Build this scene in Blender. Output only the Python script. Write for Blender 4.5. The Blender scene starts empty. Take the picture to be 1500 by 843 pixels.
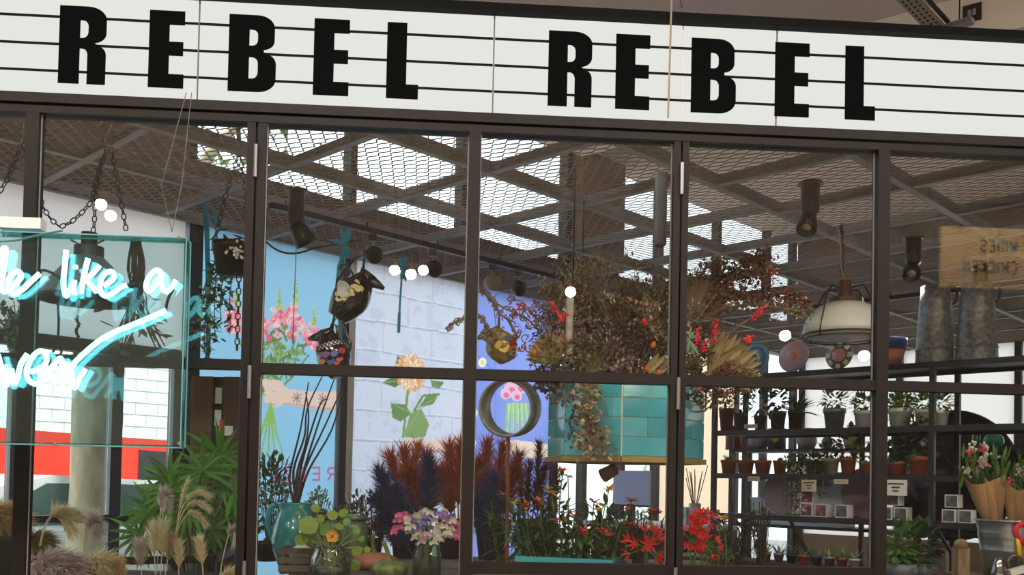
import bpy, math, random
import numpy as np
from mathutils import Vector, Matrix
S = bpy.context.scene
COL = S.collection
random.seed(7)
RNG = np.random.default_rng(7)
R = math.radians
EYE = 1.5
# ------------------------------------------------------------------ camera
FPX, ROLL, PITCH, CYP, FTH, AAL = 1410.0, R(1.2), R(1.479), 669.36, R(3.709), R(43.87)
FWD = np.array([0, math.cos(PITCH), math.sin(PITCH)]); UPV = np.array([0, -math.sin(PITCH), math.cos(PITCH)])
cam = bpy.data.cameras.new('camera'); cam.sensor_fit = 'HORIZONTAL'; cam.sensor_width = 36
cam.lens = FPX / 1500 * 36; cam.shift_y = (CYP - 421.5) / 1500; cam.clip_start = 0.05; cam.clip_end = 300
camo = bpy.data.objects.new('camera', cam); COL.objects.link(camo)
_c, _s = math.cos(ROLL), math.sin(ROLL)
_r = np.array([_c, 0, 0]) + _s * UPV
_u = np.array([-_s, 0, 0]) + _c * UPV
camo.matrix_world = Matrix(((_r[0], _u[0], -FWD[0], 0), (_r[1], _u[1], -FWD[1], 0), (_r[2], _u[2], -FWD[2], EYE), (0, 0, 0, 1)))
S.camera = camo
# ------------------------------------------------------------------ world: bright overcast sky
W = bpy.data.worlds.new('overcast'); S.world = W; W.use_nodes = True
_bg = W.node_tree.nodes['Background']; _bg.inputs[0].default_value = (0.86, 0.93, 1.0, 1); _bg.inputs[1].default_value = 3.4
S.view_settings.view_transform = 'Standard'; S.view_settings.look = 'None'
S.view_settings.exposure = 0.0; S.view_settings.gamma = 1.0; S.view_settings.use_curve_mapping = False
S.cycles.max_bounces = 10; S.cycles.transparent_max_bounces = 24; S.cycles.diffuse_bounces = 4
S.cycles.glossy_bounces = 4; S.cycles.caustics_reflective = False; S.cycles.caustics_refractive = False
S.cycles.sample_clamp_indirect = 4.0
sun = bpy.data.lights.new('sun', 'SUN'); sun.energy = 6.0; sun.angle = R(6); sun.color = (1.0, 0.95, 0.88)
suno = bpy.data.objects.new('sun', sun); COL.objects.link(suno)
suno.rotation_euler = Vector((-0.34, 0.52, -0.78)).to_track_quat('-Z', 'Y').to_euler()
# fill panels added above the shopfront, out of view, to brighten it (the fixtures are built with the ceiling)
FILL_PANELS = [(-3.4, 1.5), (-1.0, 1.5), (1.4, 1.5), (3.8, 1.5)]
HALL_Z = EYE + 3.15
for _x, _y in FILL_PANELS:
    l = bpy.data.lights.new('added_fill_light', 'AREA'); l.shape = 'RECTANGLE'; l.size = 1.2; l.size_y = 0.6
    l.energy = 76; l.color = (1.0, 0.96, 0.91)
    o = bpy.data.objects.new('added_fill_light', l); COL.objects.link(o); o.location = (_x, _y, HALL_Z - 0.09)
# ------------------------------------------------------------------ coordinates
AV = np.array([math.sin(AAL), math.cos(AAL), 0]); BV = np.array([-math.cos(AAL), math.sin(AAL), 0])
FV = np.array([math.cos(FTH), math.sin(FTH), 0]); NV = np.array([-math.sin(FTH), math.cos(FTH), 0])
ZV = np.array([0, 0, 1.0]); FO = np.array([0, 4.2, 0])
def V(*a): return np.array(a, float)
def ray(px, py):
    x = (px - 750) / FPX; y = (CYP - py) / FPX
    return np.array([x * _c - y * _s, 0, 0]) + (x * _s + y * _c) * UPV + FWD
def P(px, py, Z):                       # a point at depth Z in front of the viewpoint
    d = ray(px, py); p = d * Z / d[1]; p[2] += EYE; return p
def onplane(px, py, n, k):
    d = ray(px, py); p = d * k / (d @ n); p[2] += EYE; return p
def PA(px, py, a): return onplane(px, py, AV, a)
def PB(px, py, b): return onplane(px, py, BV, b)
def PF(px, py, off=0.0): return onplane(px, py, NV, FO @ NV + off)
def PH(px, py, h):                      # a point at world height h
    d = ray(px, py); p = d * (h - EYE) / d[2]; p[2] += EYE; return p
def AB(a, b, z): return AV * a + BV * b + V(0, 0, z)
def FU(u, n, z): return FO + FV * u + NV * n + V(0, 0, z)
def pxm(n, Z): return n * Z / FPX
def nrm(v):
    v = np.asarray(v, float); l = np.linalg.norm(v); return v / l if l > 1e-9 else V(0, 0, 1)
def perp(d):
    d = nrm(d); a = V(0, 0, 1) if abs(d[2]) < .9 else V(1, 0, 0)
    x = nrm(np.cross(a, d)); return x, np.cross(d, x)
# ------------------------------------------------------------------ mesh builder
class MB:
    def __init__(s): s.v = []; s.f = []
    def add(s, vs, fs):
        k = len(s.v); s.v.extend([tuple(map(float, q)) for q in vs]); s.f.extend([tuple(i + k for i in q) for q in fs]); return s
    def obox(s, c, x, y, z):            # centre and three half-axes
        c, x, y, z = map(np.asarray, (c, x, y, z))
        vs = [c + i * x + j * y + k * z for k in (-1, 1) for j in (-1, 1) for i in (-1, 1)]
        return s.add(vs, [(0, 2, 3, 1), (4, 5, 7, 6), (0, 1, 5, 4), (2, 6, 7, 3), (0, 4, 6, 2), (1, 3, 7, 5)])
    def box(s, c, sx, sy, sz): return s.obox(c, V(sx / 2, 0, 0), V(0, sy / 2, 0), V(0, 0, sz / 2))
    def bar(s, p, q, w, h, up=ZV):      # a box beam from p to q
        p, q = np.asarray(p, float), np.asarray(q, float); d = q - p; L = np.linalg.norm(d); d = d / L
        x = np.cross(d, up); x = nrm(x) if np.linalg.norm(x) > 1e-6 else V(1, 0, 0); y = np.cross(x, d)
        return s.obox((p + q) / 2, d * L / 2, x * w / 2, y * h / 2)
    def tube(s, pts, r, n=6, cap=True):
        pts = [np.asarray(p, float) for p in pts]; m = len(pts); rs = r if hasattr(r, '__len__') else [r] * m
        t = nrm(pts[1] - pts[0]); x, y = perp(t); vs = []
        for i, p in enumerate(pts):
            t = nrm(pts[min(i + 1, m - 1)] - pts[max(i - 1, 0)])
            x = x - t * (x @ t); x = nrm(x) if np.linalg.norm(x) > 1e-6 else perp(t)[0]; y = np.cross(t, x)
            for k in range(n):
                a = 2 * math.pi * k / n; vs.append(p + rs[i] * (math.cos(a) * x + math.sin(a) * y))
        fs = [(i * n + k, i * n + (k + 1) % n, (i + 1) * n + (k + 1) % n, (i + 1) * n + k) for i in range(m - 1) for k in range(n)]
        if cap: fs += [tuple(range(n - 1, -1, -1)), tuple((m - 1) * n + k for k in range(n))]
        return s.add(vs, fs)
    def lathe(s, c, prof, n=20, axis=ZV, sx=1.0, sy=1.0, a0=0.0):  # prof: (radius, height)
        c = np.asarray(c, float); ax = nrm(axis); x, y = perp(ax)
        if abs(ax[2]) > .999: x, y = V(1, 0, 0), V(0, 1, 0)
        vs = []
        for r, h in prof:
            for k in range(n):
                a = a0 + 2 * math.pi * k / n; vs.append(c + ax * h + r * (sx * math.cos(a) * x + sy * math.sin(a) * y))
        m = len(prof)
        fs = [(i * n + k, i * n + (k + 1) % n, (i + 1) * n + (k + 1) % n, (i + 1) * n + k) for i in range(m - 1) for k in range(n)]
        if prof[0][0] > 1e-5: fs.append(tuple(range(n - 1, -1, -1)))
        if prof[-1][0] > 1e-5: fs.append(tuple((m - 1) * n + k for k in range(n)))
        return s.add(vs, fs)
    def pot(s, c, r0, r1, h, rim=0.0, t=0.006, n=18, axis=ZV):  # an open vessel: r0 at base, r1 at mouth
        pr = [(r0, 0), (r1 - rim * .0, h * (.78 if rim else 1))]
        if rim: pr += [(r1 + rim, h * .78), (r1 + rim * 1.3, h)]
        R1 = pr[-1][0]; pr += [(R1 - t, h), (r1 - t - .002, h * .8), (.0, h * .78)]
        return s.lathe(c, pr, n, axis)
    def sphere(s, c, rx, ry=None, rz=None, n=12, m=8):
        ry = ry or rx; rz = rz or rx
        c = np.asarray(c, float); vs = [c + V(0, 0, -rz)]
        for i in range(1, m):
            p = -math.pi / 2 + math.pi * i / m
            for k in range(n):
                a = 2 * math.pi * k / n; vs.append(c + V(rx * math.cos(p) * math.cos(a), ry * math.cos(p) * math.sin(a), rz * math.sin(p)))
        vs.append(c + V(0, 0, rz)); fs = [(0, 1 + (k + 1) % n, 1 + k) for k in range(n)]
        for i in range(m - 2):
            for k in range(n): fs.append((1 + i * n + k, 1 + i * n + (k + 1) % n, 1 + (i + 1) * n + (k + 1) % n, 1 + (i + 1) * n + k))
        t = len(vs) - 1; b = 1 + (m - 2) * n; fs += [(b + k, b + (k + 1) % n, t) for k in range(n)]
        return s.add(vs, fs)
    def leaf(s, p, d, L, w, up=ZV, bend=0.3, seg=4, fold=.15, sh=.45):   # a pointed blade
        p = np.asarray(p, float); d = nrm(d); x = np.cross(d, up)
        x = nrm(x) if np.linalg.norm(x) > 1e-3 else perp(d)[0]; u = np.cross(x, d); vs = []; q = p.copy(); dd = d
        for i in range(seg + 1):
            t = i / seg; ww = w * .5 * (max(0.02, math.sin(math.pi * min(1, t ** (math.log(.5) / math.log(sh))))) if 0 < t < 1 else .06)
            vs += [q - x * ww, q - u * ww * fold * 2, q + x * ww]
            dd = nrm(dd - ZV * bend / seg); q = q + dd * L / seg
        fs = []
        for i in range(seg):
            a = i * 3; fs += [(a, a + 1, a + 4, a + 3), (a + 1, a + 2, a + 5, a + 4)]
        return s.add(vs, fs)
    def blade(s, p, q, w, up=ZV):       # one thin tapering triangle
        p, q = np.asarray(p, float), np.asarray(q, float); x = np.cross(q - p, up + RNG.normal(0, .5, 3)); x = nrm(x) * w / 2
        return s.add([p - x, p + x, q], [(0, 1, 2)])
    def prism(s, o, ex, ey, poly, t):   # polygon in the plane (ex,ey) at o, thickened by t along ex x ey
        o, ex, ey = map(np.asarray, (o, ex, ey)); n = nrm(np.cross(ex, ey)); m = len(poly)
        vs = [o + ex * a + ey * b for a, b in poly] + [o + ex * a + ey * b + n * t for a, b in poly]
        fs = [tuple(range(m - 1, -1, -1)), tuple(range(m, 2 * m))] + [(i, (i + 1) % m, m + (i + 1) % m, m + i) for i in range(m)]
        return s.add(vs, fs)
    def torus(s, c, ax, R0, r, n=28, m=8, flat=1.0):
        x, y = perp(ax); c = np.asarray(c, float); ax = nrm(ax); vs = []
        for i in range(n):
            a = 2 * math.pi * i / n; e = math.cos(a) * x + math.sin(a) * y
            for k in range(m):
                b = 2 * math.pi * k / m; vs.append(c + e * (R0 + r * math.cos(b)) + ax * r * flat * math.sin(b))
        return s.add(vs, [(i * m + k, ((i + 1) % n) * m + k, ((i + 1) % n) * m + (k + 1) % m, i * m + (k + 1) % m) for i in range(n) for k in range(m)])
    def build(s, name, m, parent=None, smooth=False, stuff=False):
        me = bpy.data.meshes.new(name); vs = np.array(s.v, dtype=np.float64).reshape(-1, 3)
        org = ORG.get(parent.name, V(0, 0, 0)) if parent is not None else V(0, 0, 0)
        if parent is None:
            lo, hi = vs.min(0), vs.max(0); org = V((lo[0] + hi[0]) / 2, (lo[1] + hi[1]) / 2, lo[2])
        me.from_pydata((vs - org).tolist(), [], s.f); me.update()
        if smooth: me.polygons.foreach_set('use_smooth', [True] * len(me.polygons))
        me.materials.append(m); o = bpy.data.objects.new(name, me); COL.objects.link(o)
        if parent is not None: o.parent = parent
        else: o.location = org
        ORG[o.name] = org
        if stuff: o['kind'] = 'stuff'
        return o
ORG = {}
def sheet(mb, a0, a1, z0, z1, b):
    return mb.add([AB(a0, b, z0), AB(a1, b, z0), AB(a1, b, z1), AB(a0, b, z1)], [(0, 1, 2, 3)])
def tag(o, label, cat, group=None):
    o['label'] = label; o['category'] = cat
    if group: o['group'] = group
    return o
def thing(name, label, cat, loc, group=None):
    o = bpy.data.objects.new(name, None); COL.objects.link(o); o.location = tuple(map(float, loc)); o.empty_display_size = .05
    ORG[o.name] = np.asarray(loc, float); return tag(o, label, cat, group)
def struct(o): o['kind'] = 'structure'; return o
def sempty(name, loc=(0, 0, 0)):
    o = bpy.data.objects.new(name, None); COL.objects.link(o); o.location = tuple(map(float, loc)); ORG[o.name] = np.asarray(loc, float); return struct(o)
def copy_tree(o, loc, label=None, rz=None, parent=None):
    c = o.copy(); COL.objects.link(c); c.parent = parent
    if parent is None:
        c.location = tuple(map(float, loc)); ORG[c.name] = np.asarray(loc, float)
        if rz is not None: c.rotation_euler[2] = rz
    if label: c['label'] = label
    for ch in o.children: copy_tree(ch, None, parent=c)
    return c
def lerp(a, b, t): return np.asarray(a) * (1 - t) + np.asarray(b) * t
def curve(p0, p1, p2, n=6): return [(1 - t) ** 2 * np.asarray(p0) + 2 * t * (1 - t) * np.asarray(p1) + t * t * np.asarray(p2) for t in np.linspace(0, 1, n)]
def rdir(): return nrm(RNG.normal(0, 1, 3))
def uni(a, b): return float(RNG.uniform(a, b))
# ------------------------------------------------------------------ materials
MATS = {}
def lin(c):
    return tuple((x / 12.92 if x <= .04045 else ((x + .055) / 1.055) ** 2.4) for x in c)
def mat(name, rgb, rough=.6, metal=0.0, var=0.0, noise=0.0, nscale=8.0, trans=0.0, rgb2=None, spec=.5, emit=0.0, bump=0.0, stretch=None, coat=0.0):
    """rgb in display values 0-255; var: light/dark variation from piece to piece; noise: mottling towards rgb2"""
    if name in MATS: return MATS[name]
    m = bpy.data.materials.new(name); m.use_nodes = True; nt = m.node_tree; N = nt.nodes; L = nt.links
    b = N['Principled BSDF']; c = lin([x / 255 for x in rgb]) + (1,)
    b.inputs['Base Color'].default_value = c; b.inputs['Roughness'].default_value = rough; b.inputs['Metallic'].default_value = metal
    b.inputs['Specular IOR Level'].default_value = spec; b.inputs['Coat Weight'].default_value = coat
    src = None
    if noise > 0 or bump > 0:
        tc = N.new('ShaderNodeTexCoord'); nz = N.new('ShaderNodeTexNoise'); nz.inputs['Scale'].default_value = nscale; nz.inputs['Detail'].default_value = 5
        if stretch:
            mp = N.new('ShaderNodeMapping'); mp.inputs['Scale'].default_value = stretch
            L.new(tc.outputs['Object'], mp.inputs[0]); L.new(mp.outputs[0], nz.inputs['Vector'])
        else: L.new(tc.outputs['Object'], nz.inputs['Vector'])
        if noise > 0:
            cr = N.new('ShaderNodeMapRange'); cr.inputs[1].default_value = .35; cr.inputs[2].default_value = .65; cr.inputs[4].default_value = noise
            L.new(nz.outputs[0], cr.inputs[0]); mx = N.new('ShaderNodeMix'); mx.data_type = 'RGBA'
            mx.inputs[6].default_value = c; mx.inputs[7].default_value = lin([x / 255 for x in (rgb2 or [q * .5 for q in rgb])]) + (1,)
            L.new(cr.outputs[0], mx.inputs[0]); src = mx.outputs[2]
        if bump > 0:
            bp = N.new('ShaderNodeBump'); bp.inputs['Strength'].default_value = bump; bp.inputs['Distance'].default_value = .01
            L.new(nz.outputs[0], bp.inputs['Height']); L.new(bp.outputs[0], b.inputs['Normal'])
    if var > 0:
        g = N.new('ShaderNodeNewGeometry'); hs = N.new('ShaderNodeHueSaturation')
        mr = N.new('ShaderNodeMapRange'); mr.inputs[3].default_value = 1 - var; mr.inputs[4].default_value = 1 + var
        mh = N.new('ShaderNodeMapRange'); mh.inputs[3].default_value = .5 - var * .05; mh.inputs[4].default_value = .5 + var * .05
        L.new(g.outputs['Random Per Island'], mr.inputs[0]); L.new(g.outputs['Random Per Island'], mh.inputs[0])
        L.new(mr.outputs[0], hs.inputs['Value']); L.new(mh.outputs[0], hs.inputs['Hue'])
        if src is not None: L.new(src, hs.inputs['Color'])
        else: hs.inputs['Color'].default_value = c
        src = hs.outputs[0]
    if src is not None: L.new(src, b.inputs['Base Color'])
    if trans > 0:
        t = N.new('ShaderNodeBsdfTranslucent'); t.inputs[0].default_value = c
        if src is not None: L.new(src, t.inputs[0])
        ms = N.new('ShaderNodeMixShader'); ms.inputs[0].default_value = trans
        L.new(b.outputs[0], ms.inputs[1]); L.new(t.outputs[0], ms.inputs[2]); L.new(ms.outputs[0], N['Material Output'].inputs[0])
    if emit > 0:
        b.inputs['Emission Color'].default_value = c; b.inputs['Emission Strength'].default_value = emit
    MATS[name] = m; return m
def glass(name, tint=(255, 255, 255), refl=.5, base=.03, rough=0.0):
    """clear sheet: lets light straight through, mirrors a little more towards grazing angles"""
    if name in MATS: return MATS[name]
    m = bpy.data.materials.new(name); m.use_nodes = True; nt = m.node_tree; N = nt.nodes; L = nt.links; N.remove(N['Principled BSDF'])
    t = N.new('ShaderNodeBsdfTransparent'); t.inputs[0].default_value = lin([x / 255 for x in tint]) + (1,)
    g = N.new('ShaderNodeBsdfGlossy'); g.inputs['Roughness'].default_value = rough
    lw = N.new('ShaderNodeLayerWeight'); lw.inputs[0].default_value = .25
    mr = N.new('ShaderNodeMapRange'); mr.inputs[3].default_value = base; mr.inputs[4].default_value = refl; L.new(lw.outputs['Fresnel'], mr.inputs[0])
    mx = N.new('ShaderNodeMixShader'); L.new(mr.outputs[0], mx.inputs[0]); L.new(t.outputs[0], mx.inputs[1]); L.new(g.outputs[0], mx.inputs[2])
    L.new(mx.outputs[0], N['Material Output'].inputs[0]); MATS[name] = m; return m
def emis(name, rgb, k):
    if name in MATS: return MATS[name]
    m = bpy.data.materials.new(name); m.use_nodes = True; nt = m.node_tree; N = nt.nodes; N.remove(N['Principled BSDF'])
    e = N.new('ShaderNodeEmission'); e.inputs[0].default_value = lin([x / 255 for x in rgb]) + (1,); e.inputs[1].default_value = k
    nt.links.new(e.outputs[0], N['Material Output'].inputs[0]); MATS[name] = m; return m
steel = mat('brown_black_steel', (34, 28, 25), .55, .0, noise=.5, nscale=14, rgb2=(24, 19, 17), spec=.25)
black = mat('black_metal', (26, 25, 26), .45)
darkbeam = mat('grey_painted_steel', (128, 126, 126), .55, noise=.6, nscale=6, rgb2=(96, 92, 90))
chrome = mat('galvanised', (170, 172, 172), .35, .9)
pane = glass('window_glass', (253, 254, 253), .5, .03)
farpane = glass('street_glass', (250, 253, 252), .5, .03)
# ================================================================== the setting
HM = EYE + 1.65          # height of the mesh ceiling
BW, AW = 5.9, 11.4       # window wall (along A) and end wall (along B)
fl = mat('hall_floor', (176, 164, 150), .6, noise=.6, nscale=2, rgb2=(150, 140, 128))
struct(MB().box((0.5, 2, -.05), 34, 30, .1).build('floor', fl))
soffit = mat('beige_plaster', (230, 220, 210), .85, noise=.35, nscale=1.5, rgb2=(216, 206, 196))
m = MB(); m.prism(AB(-13, BW + .1, HALL_Z + .12), AV, -BV, [(0, 0), (24.5, 0), (24.5, 14.5), (11, 22), (0, 22)], .12)
struct(m.build('ceiling', soffit))
wallm = mat('hall_plaster', (172, 164, 156), .85, noise=.5, nscale=1.2, rgb2=(148, 140, 132))
struct(MB().box((0, -5.1, 2.3), 30, .2, 4.7).build('wall_back', wallm))
m = MB(); p, q = AB(AW + .1, -8, 0), V(13.9, -5, 0)
m.bar(p + V(0, 0, 2.33), q + V(0, 0, 2.33), .2, 4.66); struct(m.build('wall_right', wallm))
# window wall: solid bands; local frame along A
def wall_piece(mb, a0, a1, z0, z1, b=BW, t=.16):
    mb.obox(AB((a0 + a1) / 2, b + t / 2, (z0 + z1) / 2), AV * (a1 - a0) / 2, BV * t / 2, ZV * (z1 - z0) / 2)
brownwall = mat('brown_wall', (96, 80, 68), .8, noise=.5, nscale=3, rgb2=(76, 62, 52))
m = MB()
wall_piece(m, -13, .2, 0, HALL_Z)
wall_piece(m, .2, 3.02, HM + .02, HALL_Z)
wall_piece(m, 3.02, AW, HM + .02, EYE + 2.08)
wall_piece(m, 3.1, 6.75, 0, EYE - .85)
struct(m.build('wall_left', brownwall))
whitep = mat('white_panel', (222, 222, 224), .6, trans=.55)
m = sheet(MB(), .2, 3.02, EYE + .8, HM + .02, BW + .02)
struct(m.build('trim_1', whitep))
cream = mat('cream_panel', (250, 228, 196), .8, trans=.6)
m = sheet(MB(), 8.35, 9.9, 0, HM + .02, BW + .03); struct(m.build('wall_far', cream))
# clerestory windows above the mesh: posts and glass
def win_posts(name, aas, z0, z1, w=.06, b=BW, material=None):
    e = sempty(name, AB(aas[0], b, z0)); mt = material or steel
    for k, a in enumerate(aas):
        MB().obox(AB(a, b + .05, (z0 + z1) / 2), AV * w / 2, BV * .05, ZV * (z1 - z0) / 2).build('mullion', mt, e)
        if k:
            MB().obox(AB((a + aas[k - 1]) / 2, b + .08, (z0 + z1) / 2), AV * (a - aas[k - 1] - w) / 2, BV * .004, ZV * (z1 - z0) / 2).build('glass_pane', farpane, e)
    return e
win_posts('window_1', [3.05, 4.35, 5.5, 6.85], EYE + 2.08, HALL_Z)
win_posts('window_2', [7.6, 8.36, 9.5, 10.64, 11.3], EYE + 2.08, HALL_Z)
m = MB(); wall_piece(m, 6.9, 7.55, EYE + 2.08, HALL_Z, BW - .12, .3); struct(m.build('wall_column', mat('brown_column', (120, 96, 78), .8)))
# end wall (across the far right): frosted panes between dark posts, solid above
m = MB()
m.obox(AB(AW + .05, -1.05, (HM + HALL_Z) / 2), AV * .05, BV * 6.98, ZV * (HALL_Z - HM) / 2)
m.obox(AB(AW + .05, -1.05, .46), AV * .06, BV * 6.98, ZV * .46)
m.obox(AB(AW + .05, -5.3, (.4 + HM) / 2), AV * .05, BV * 2.7, ZV * (HM - .4) / 2)
struct(m.build('wall_end', mat('end_wall', (118, 96, 80), .8, noise=.4, nscale=3)))
frost = mat('frosted_pane', (206, 203, 198), .5, trans=.6)
e = sempty('window_3', AB(AW, 5.9, .4)); bs = [5.85, 4.6, 3.3, 2.0, .6, -1.0, -2.6]
for k, b in enumerate(bs):
    MB().obox(AB(AW + .03, b, (.4 + HM) / 2), AV * .05, BV * .035, ZV * (HM - .4) / 2).build('mullion', black, e)
    if k: MB().add([AB(AW + .03, b, .4), AB(AW + .03, bs[k - 1], .4), AB(AW + .03, bs[k - 1], HM), AB(AW + .03, b, HM)], [(0, 1, 2, 3)]).build('frosted_pane', frost, e)
# glazed street door and side lights at the left, below the white panel
e = sempty('door_1', AB(.2, BW, 0)); dk = mat('dark_blue_frame', (44, 56, 70), .45)
zt = EYE + .8
posts = [.25, .95, 1.13, 1.72, 2.02, 2.6, 3.0]
for k, a in enumerate(posts):
    MB().obox(AB(a, BW + .04, zt / 2), AV * .035, BV * .04, ZV * zt / 2).build('door_stile', dk, e)
    if k: MB().obox(AB((a + posts[k - 1]) / 2, BW + .05, zt / 2), AV * ((a - posts[k - 1]) / 2 - .035), BV * .004, ZV * zt / 2).build('glass_pane', farpane, e)
MB().obox(AB(1.6, BW + .04, zt - .03), AV * 1.4, BV * .045, ZV * .04).build('door_rail', dk, e)
MB().obox(AB(1.6, BW + .04, .06), AV * 1.4, BV * .045, ZV * .06).build('door_rail', dk, e)
MB().obox(AB(2.3, BW + .02, EYE - .28), AV * .62, BV * .03, ZV * .022).build('push_bar', black, e)
# glazing between the poster windows and the cream wall
e = sempty('window_4', AB(6.7, BW, 0)); ps = [6.72, 7.15, 7.75, 8.35]
for k, a in enumerate(ps):
    MB().obox(AB(a, BW + .04, HM / 2), AV * .035, BV * .04, ZV * HM / 2).build('mullion', black, e)
    if k: MB().obox(AB((a + ps[k - 1]) / 2, BW + .05, HM / 2), AV * ((a - ps[k - 1]) / 2 - .035), BV * .004, ZV * HM / 2).build('glass_pane', farpane, e)
for z in (EYE + .42, EYE - .5): MB().obox(AB(7.53, BW + .04, z), AV * .8, BV * .045, ZV * .03).build('rail', black, e)
e = sempty('window_5', AB(9.9, BW, 0)); ps = [9.94, 10.6, AW - .05]
for k, a in enumerate(ps):
    MB().obox(AB(a, BW + .04, HM / 2), AV * .035, BV * .04, ZV * HM / 2).build('mullion', black, e)
    if k: MB().obox(AB((a + ps[k - 1]) / 2, BW + .05, HM / 2), AV * ((a - ps[k - 1]) / 2 - .035), BV * .004, ZV * HM / 2).build('glass_pane', farpane, e)
# housings and glowing diffusers for the added fill panels
for x, y in FILL_PANELS:
    t = thing('added_fill_panel', 'flat fill light panel added above the walkway, out of view', 'light', (x, y, HALL_Z - .06), 'added fill light panels')
    MB().box((x, y, HALL_Z - .032), 1.26, .66, .064).build('housing', chrome, t); MB().box((x, y, HALL_Z - .07), 1.2, .6, .012).build('diffuser', emis('fill_panel_glow', (255, 250, 240), 6), t)
# ---------------- mesh ceiling: angle-iron grid and expanded metal
ce = sempty('ceiling_mesh', AB(5, 4, HM))
bl = [1.32, 2.08, 2.86, 3.66, 4.41, 5.13, 5.84]
def angle_iron(p, q, nm='ceiling_beam'):
    d = nrm(q - p); x = np.cross(d, ZV); m = MB()
    m.bar(p + V(0, 0, -.004), q + V(0, 0, -.004), .045, .008); m.bar(p + x * .02 + V(0, 0, .03), q + x * .02 + V(0, 0, .03), .007, .06)
    return m.build(nm, darkbeam, ce)
def afac(b):                                   # where the line b=const leaves the shopfront
    k = FO @ NV + .06; return (k - b * (BV @ NV)) / (AV @ NV)
for b in bl: angle_iron(AB(max(afac(b), -.2) + .02, b, HM), AB(AW - .02, b, HM))
for k in range(len(bl) - 1):
    b0, b1 = bl[k], bl[k + 1]
    if b0 > 2.8: aa = [2.05 - .77 * 2, 2.05 - .77, 2.05, 2.82, 3.58, 4.36, 5.13, 5.9, 6.67, 7.44, 8.21, 8.98, 9.75, 10.5]
    else: aa = [3.14, 3.84, 4.535, 5.235, 5.92, 6.62, 7.32, 8.02, 8.72, 9.42, 10.12, 10.8]
    for a in aa:
        if a > max(afac(b0), afac(b1)) + .02: angle_iron(AB(a, b0 + .03, HM), AB(a, b1 - .03, HM))
# expanded metal: tilted strands, one mesh
def expanded_metal():
    LW, SW = .096, .084
    na, nb = int(13 / SW), int(6.6 / LW)
    i, j, s = np.meshgrid(np.arange(na * 2), np.arange(nb), [0, 1], indexing='ij')
    i = i.ravel(); j = j.ravel(); s = s.ravel()
    # strand from (a0,b0) to (a1,b1): zig-zag rows along B
    odd = i % 2
    a0 = -.4 + i * SW / 2; b0 = -.4 + (j + odd * .5) * LW
    b1 = b0 + np.where(s == 0, .5, -.5) * LW; a1 = a0 + SW / 2
    cen = AV[None, :2] * ((a0 + a1) / 2)[:, None] + BV[None, :2] * ((b0 + b1) / 2)[:, None]
    depth = cen[:, 1]; off = (cen @ NV[:2]) - (FO @ NV)
    xr = cen[:, 0] / np.maximum(depth, .1); bb = (b0 + b1) / 2; am = (a0 + a1) / 2
    k = (off > .05) & (xr > -.66) & (xr < .68) & (bb < BW - .02) & (am < AW - .05) & (bb > 1.0)
    a0, a1, b0, b1 = a0[k], a1[k], b0[k], b1[k]; n = len(a0)
    p = np.stack([AV[0] * a0 + BV[0] * b0, AV[1] * a0 + BV[1] * b0, np.full(n, HM + .004)], 1)
    q = np.stack([AV[0] * a1 + BV[0] * b1, AV[1] * a1 + BV[1] * b1, np.full(n, HM + .012)], 1)
    d = q - p; d /= np.linalg.norm(d, axis=1)[:, None]; x = np.cross(d, [0, 0, 1]); x /= np.linalg.norm(x, axis=1)[:, None]
    y = np.cross(x, d); w = .0036; h = .0016; tl = .12
    e1 = (x * math.cos(tl) + y * math.sin(tl)) * w; e2 = (-x * math.sin(tl) + y * math.cos(tl)) * h
    vs = np.stack([p - e1 - e2, p + e1 - e2, p + e1 + e2, p - e1 + e2, q - e1 - e2, q + e1 - e2, q + e1 + e2, q - e1 + e2], 1).reshape(-1, 3)
    f = np.array([[0, 1, 5, 4], [1, 2, 6, 5], [2, 3, 7, 6], [3, 0, 4, 7]]); fs = (f[None] + (np.arange(n) * 8)[:, None, None]).reshape(-1, 4)
    me = bpy.data.meshes.new('expanded_metal'); me.vertices.add(len(vs)); me.vertices.foreach_set('co', (vs - ORG[ce.name]).ravel())
    me.loops.add(fs.size); me.loops.foreach_set('vertex_index', fs.ravel()); me.polygons.add(len(fs)); me.polygons.foreach_set('loop_start', np.arange(0, fs.size, 4))
    me.update(calc_edges=True); me.materials.append(mat('expanded_metal', (112, 104, 98), .55)); o = bpy.data.objects.new('expanded_metal', me)
    COL.objects.link(o); o.parent = ce; o['kind'] = 'stuff'; ORG[o.name] = ORG[ce.name]; print('strands', n)
expanded_metal()
# ---------------- ceiling beam with conduit tray and socket plate at the top right
bm = mat('ceiling_beam_paint', (236, 228, 218), .8)
bp_, bq_ = PH(1249, 40, HALL_Z), PH(1383, 3, HALL_Z)
BD = nrm(V(bq_[0] - bp_[0], bq_[1] - bp_[1], 0)); BX = np.cross(BD, ZV); BX = BX if BX[1] < 0 else -BX      # BX: out of the face towards the hall
struct(MB().obox(bp_ + BD * .7 - BX * .2 + V(0, 0, -.145), BD * 3.2, BX * .2, ZV * .145).build('trim_2', bm))
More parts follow.
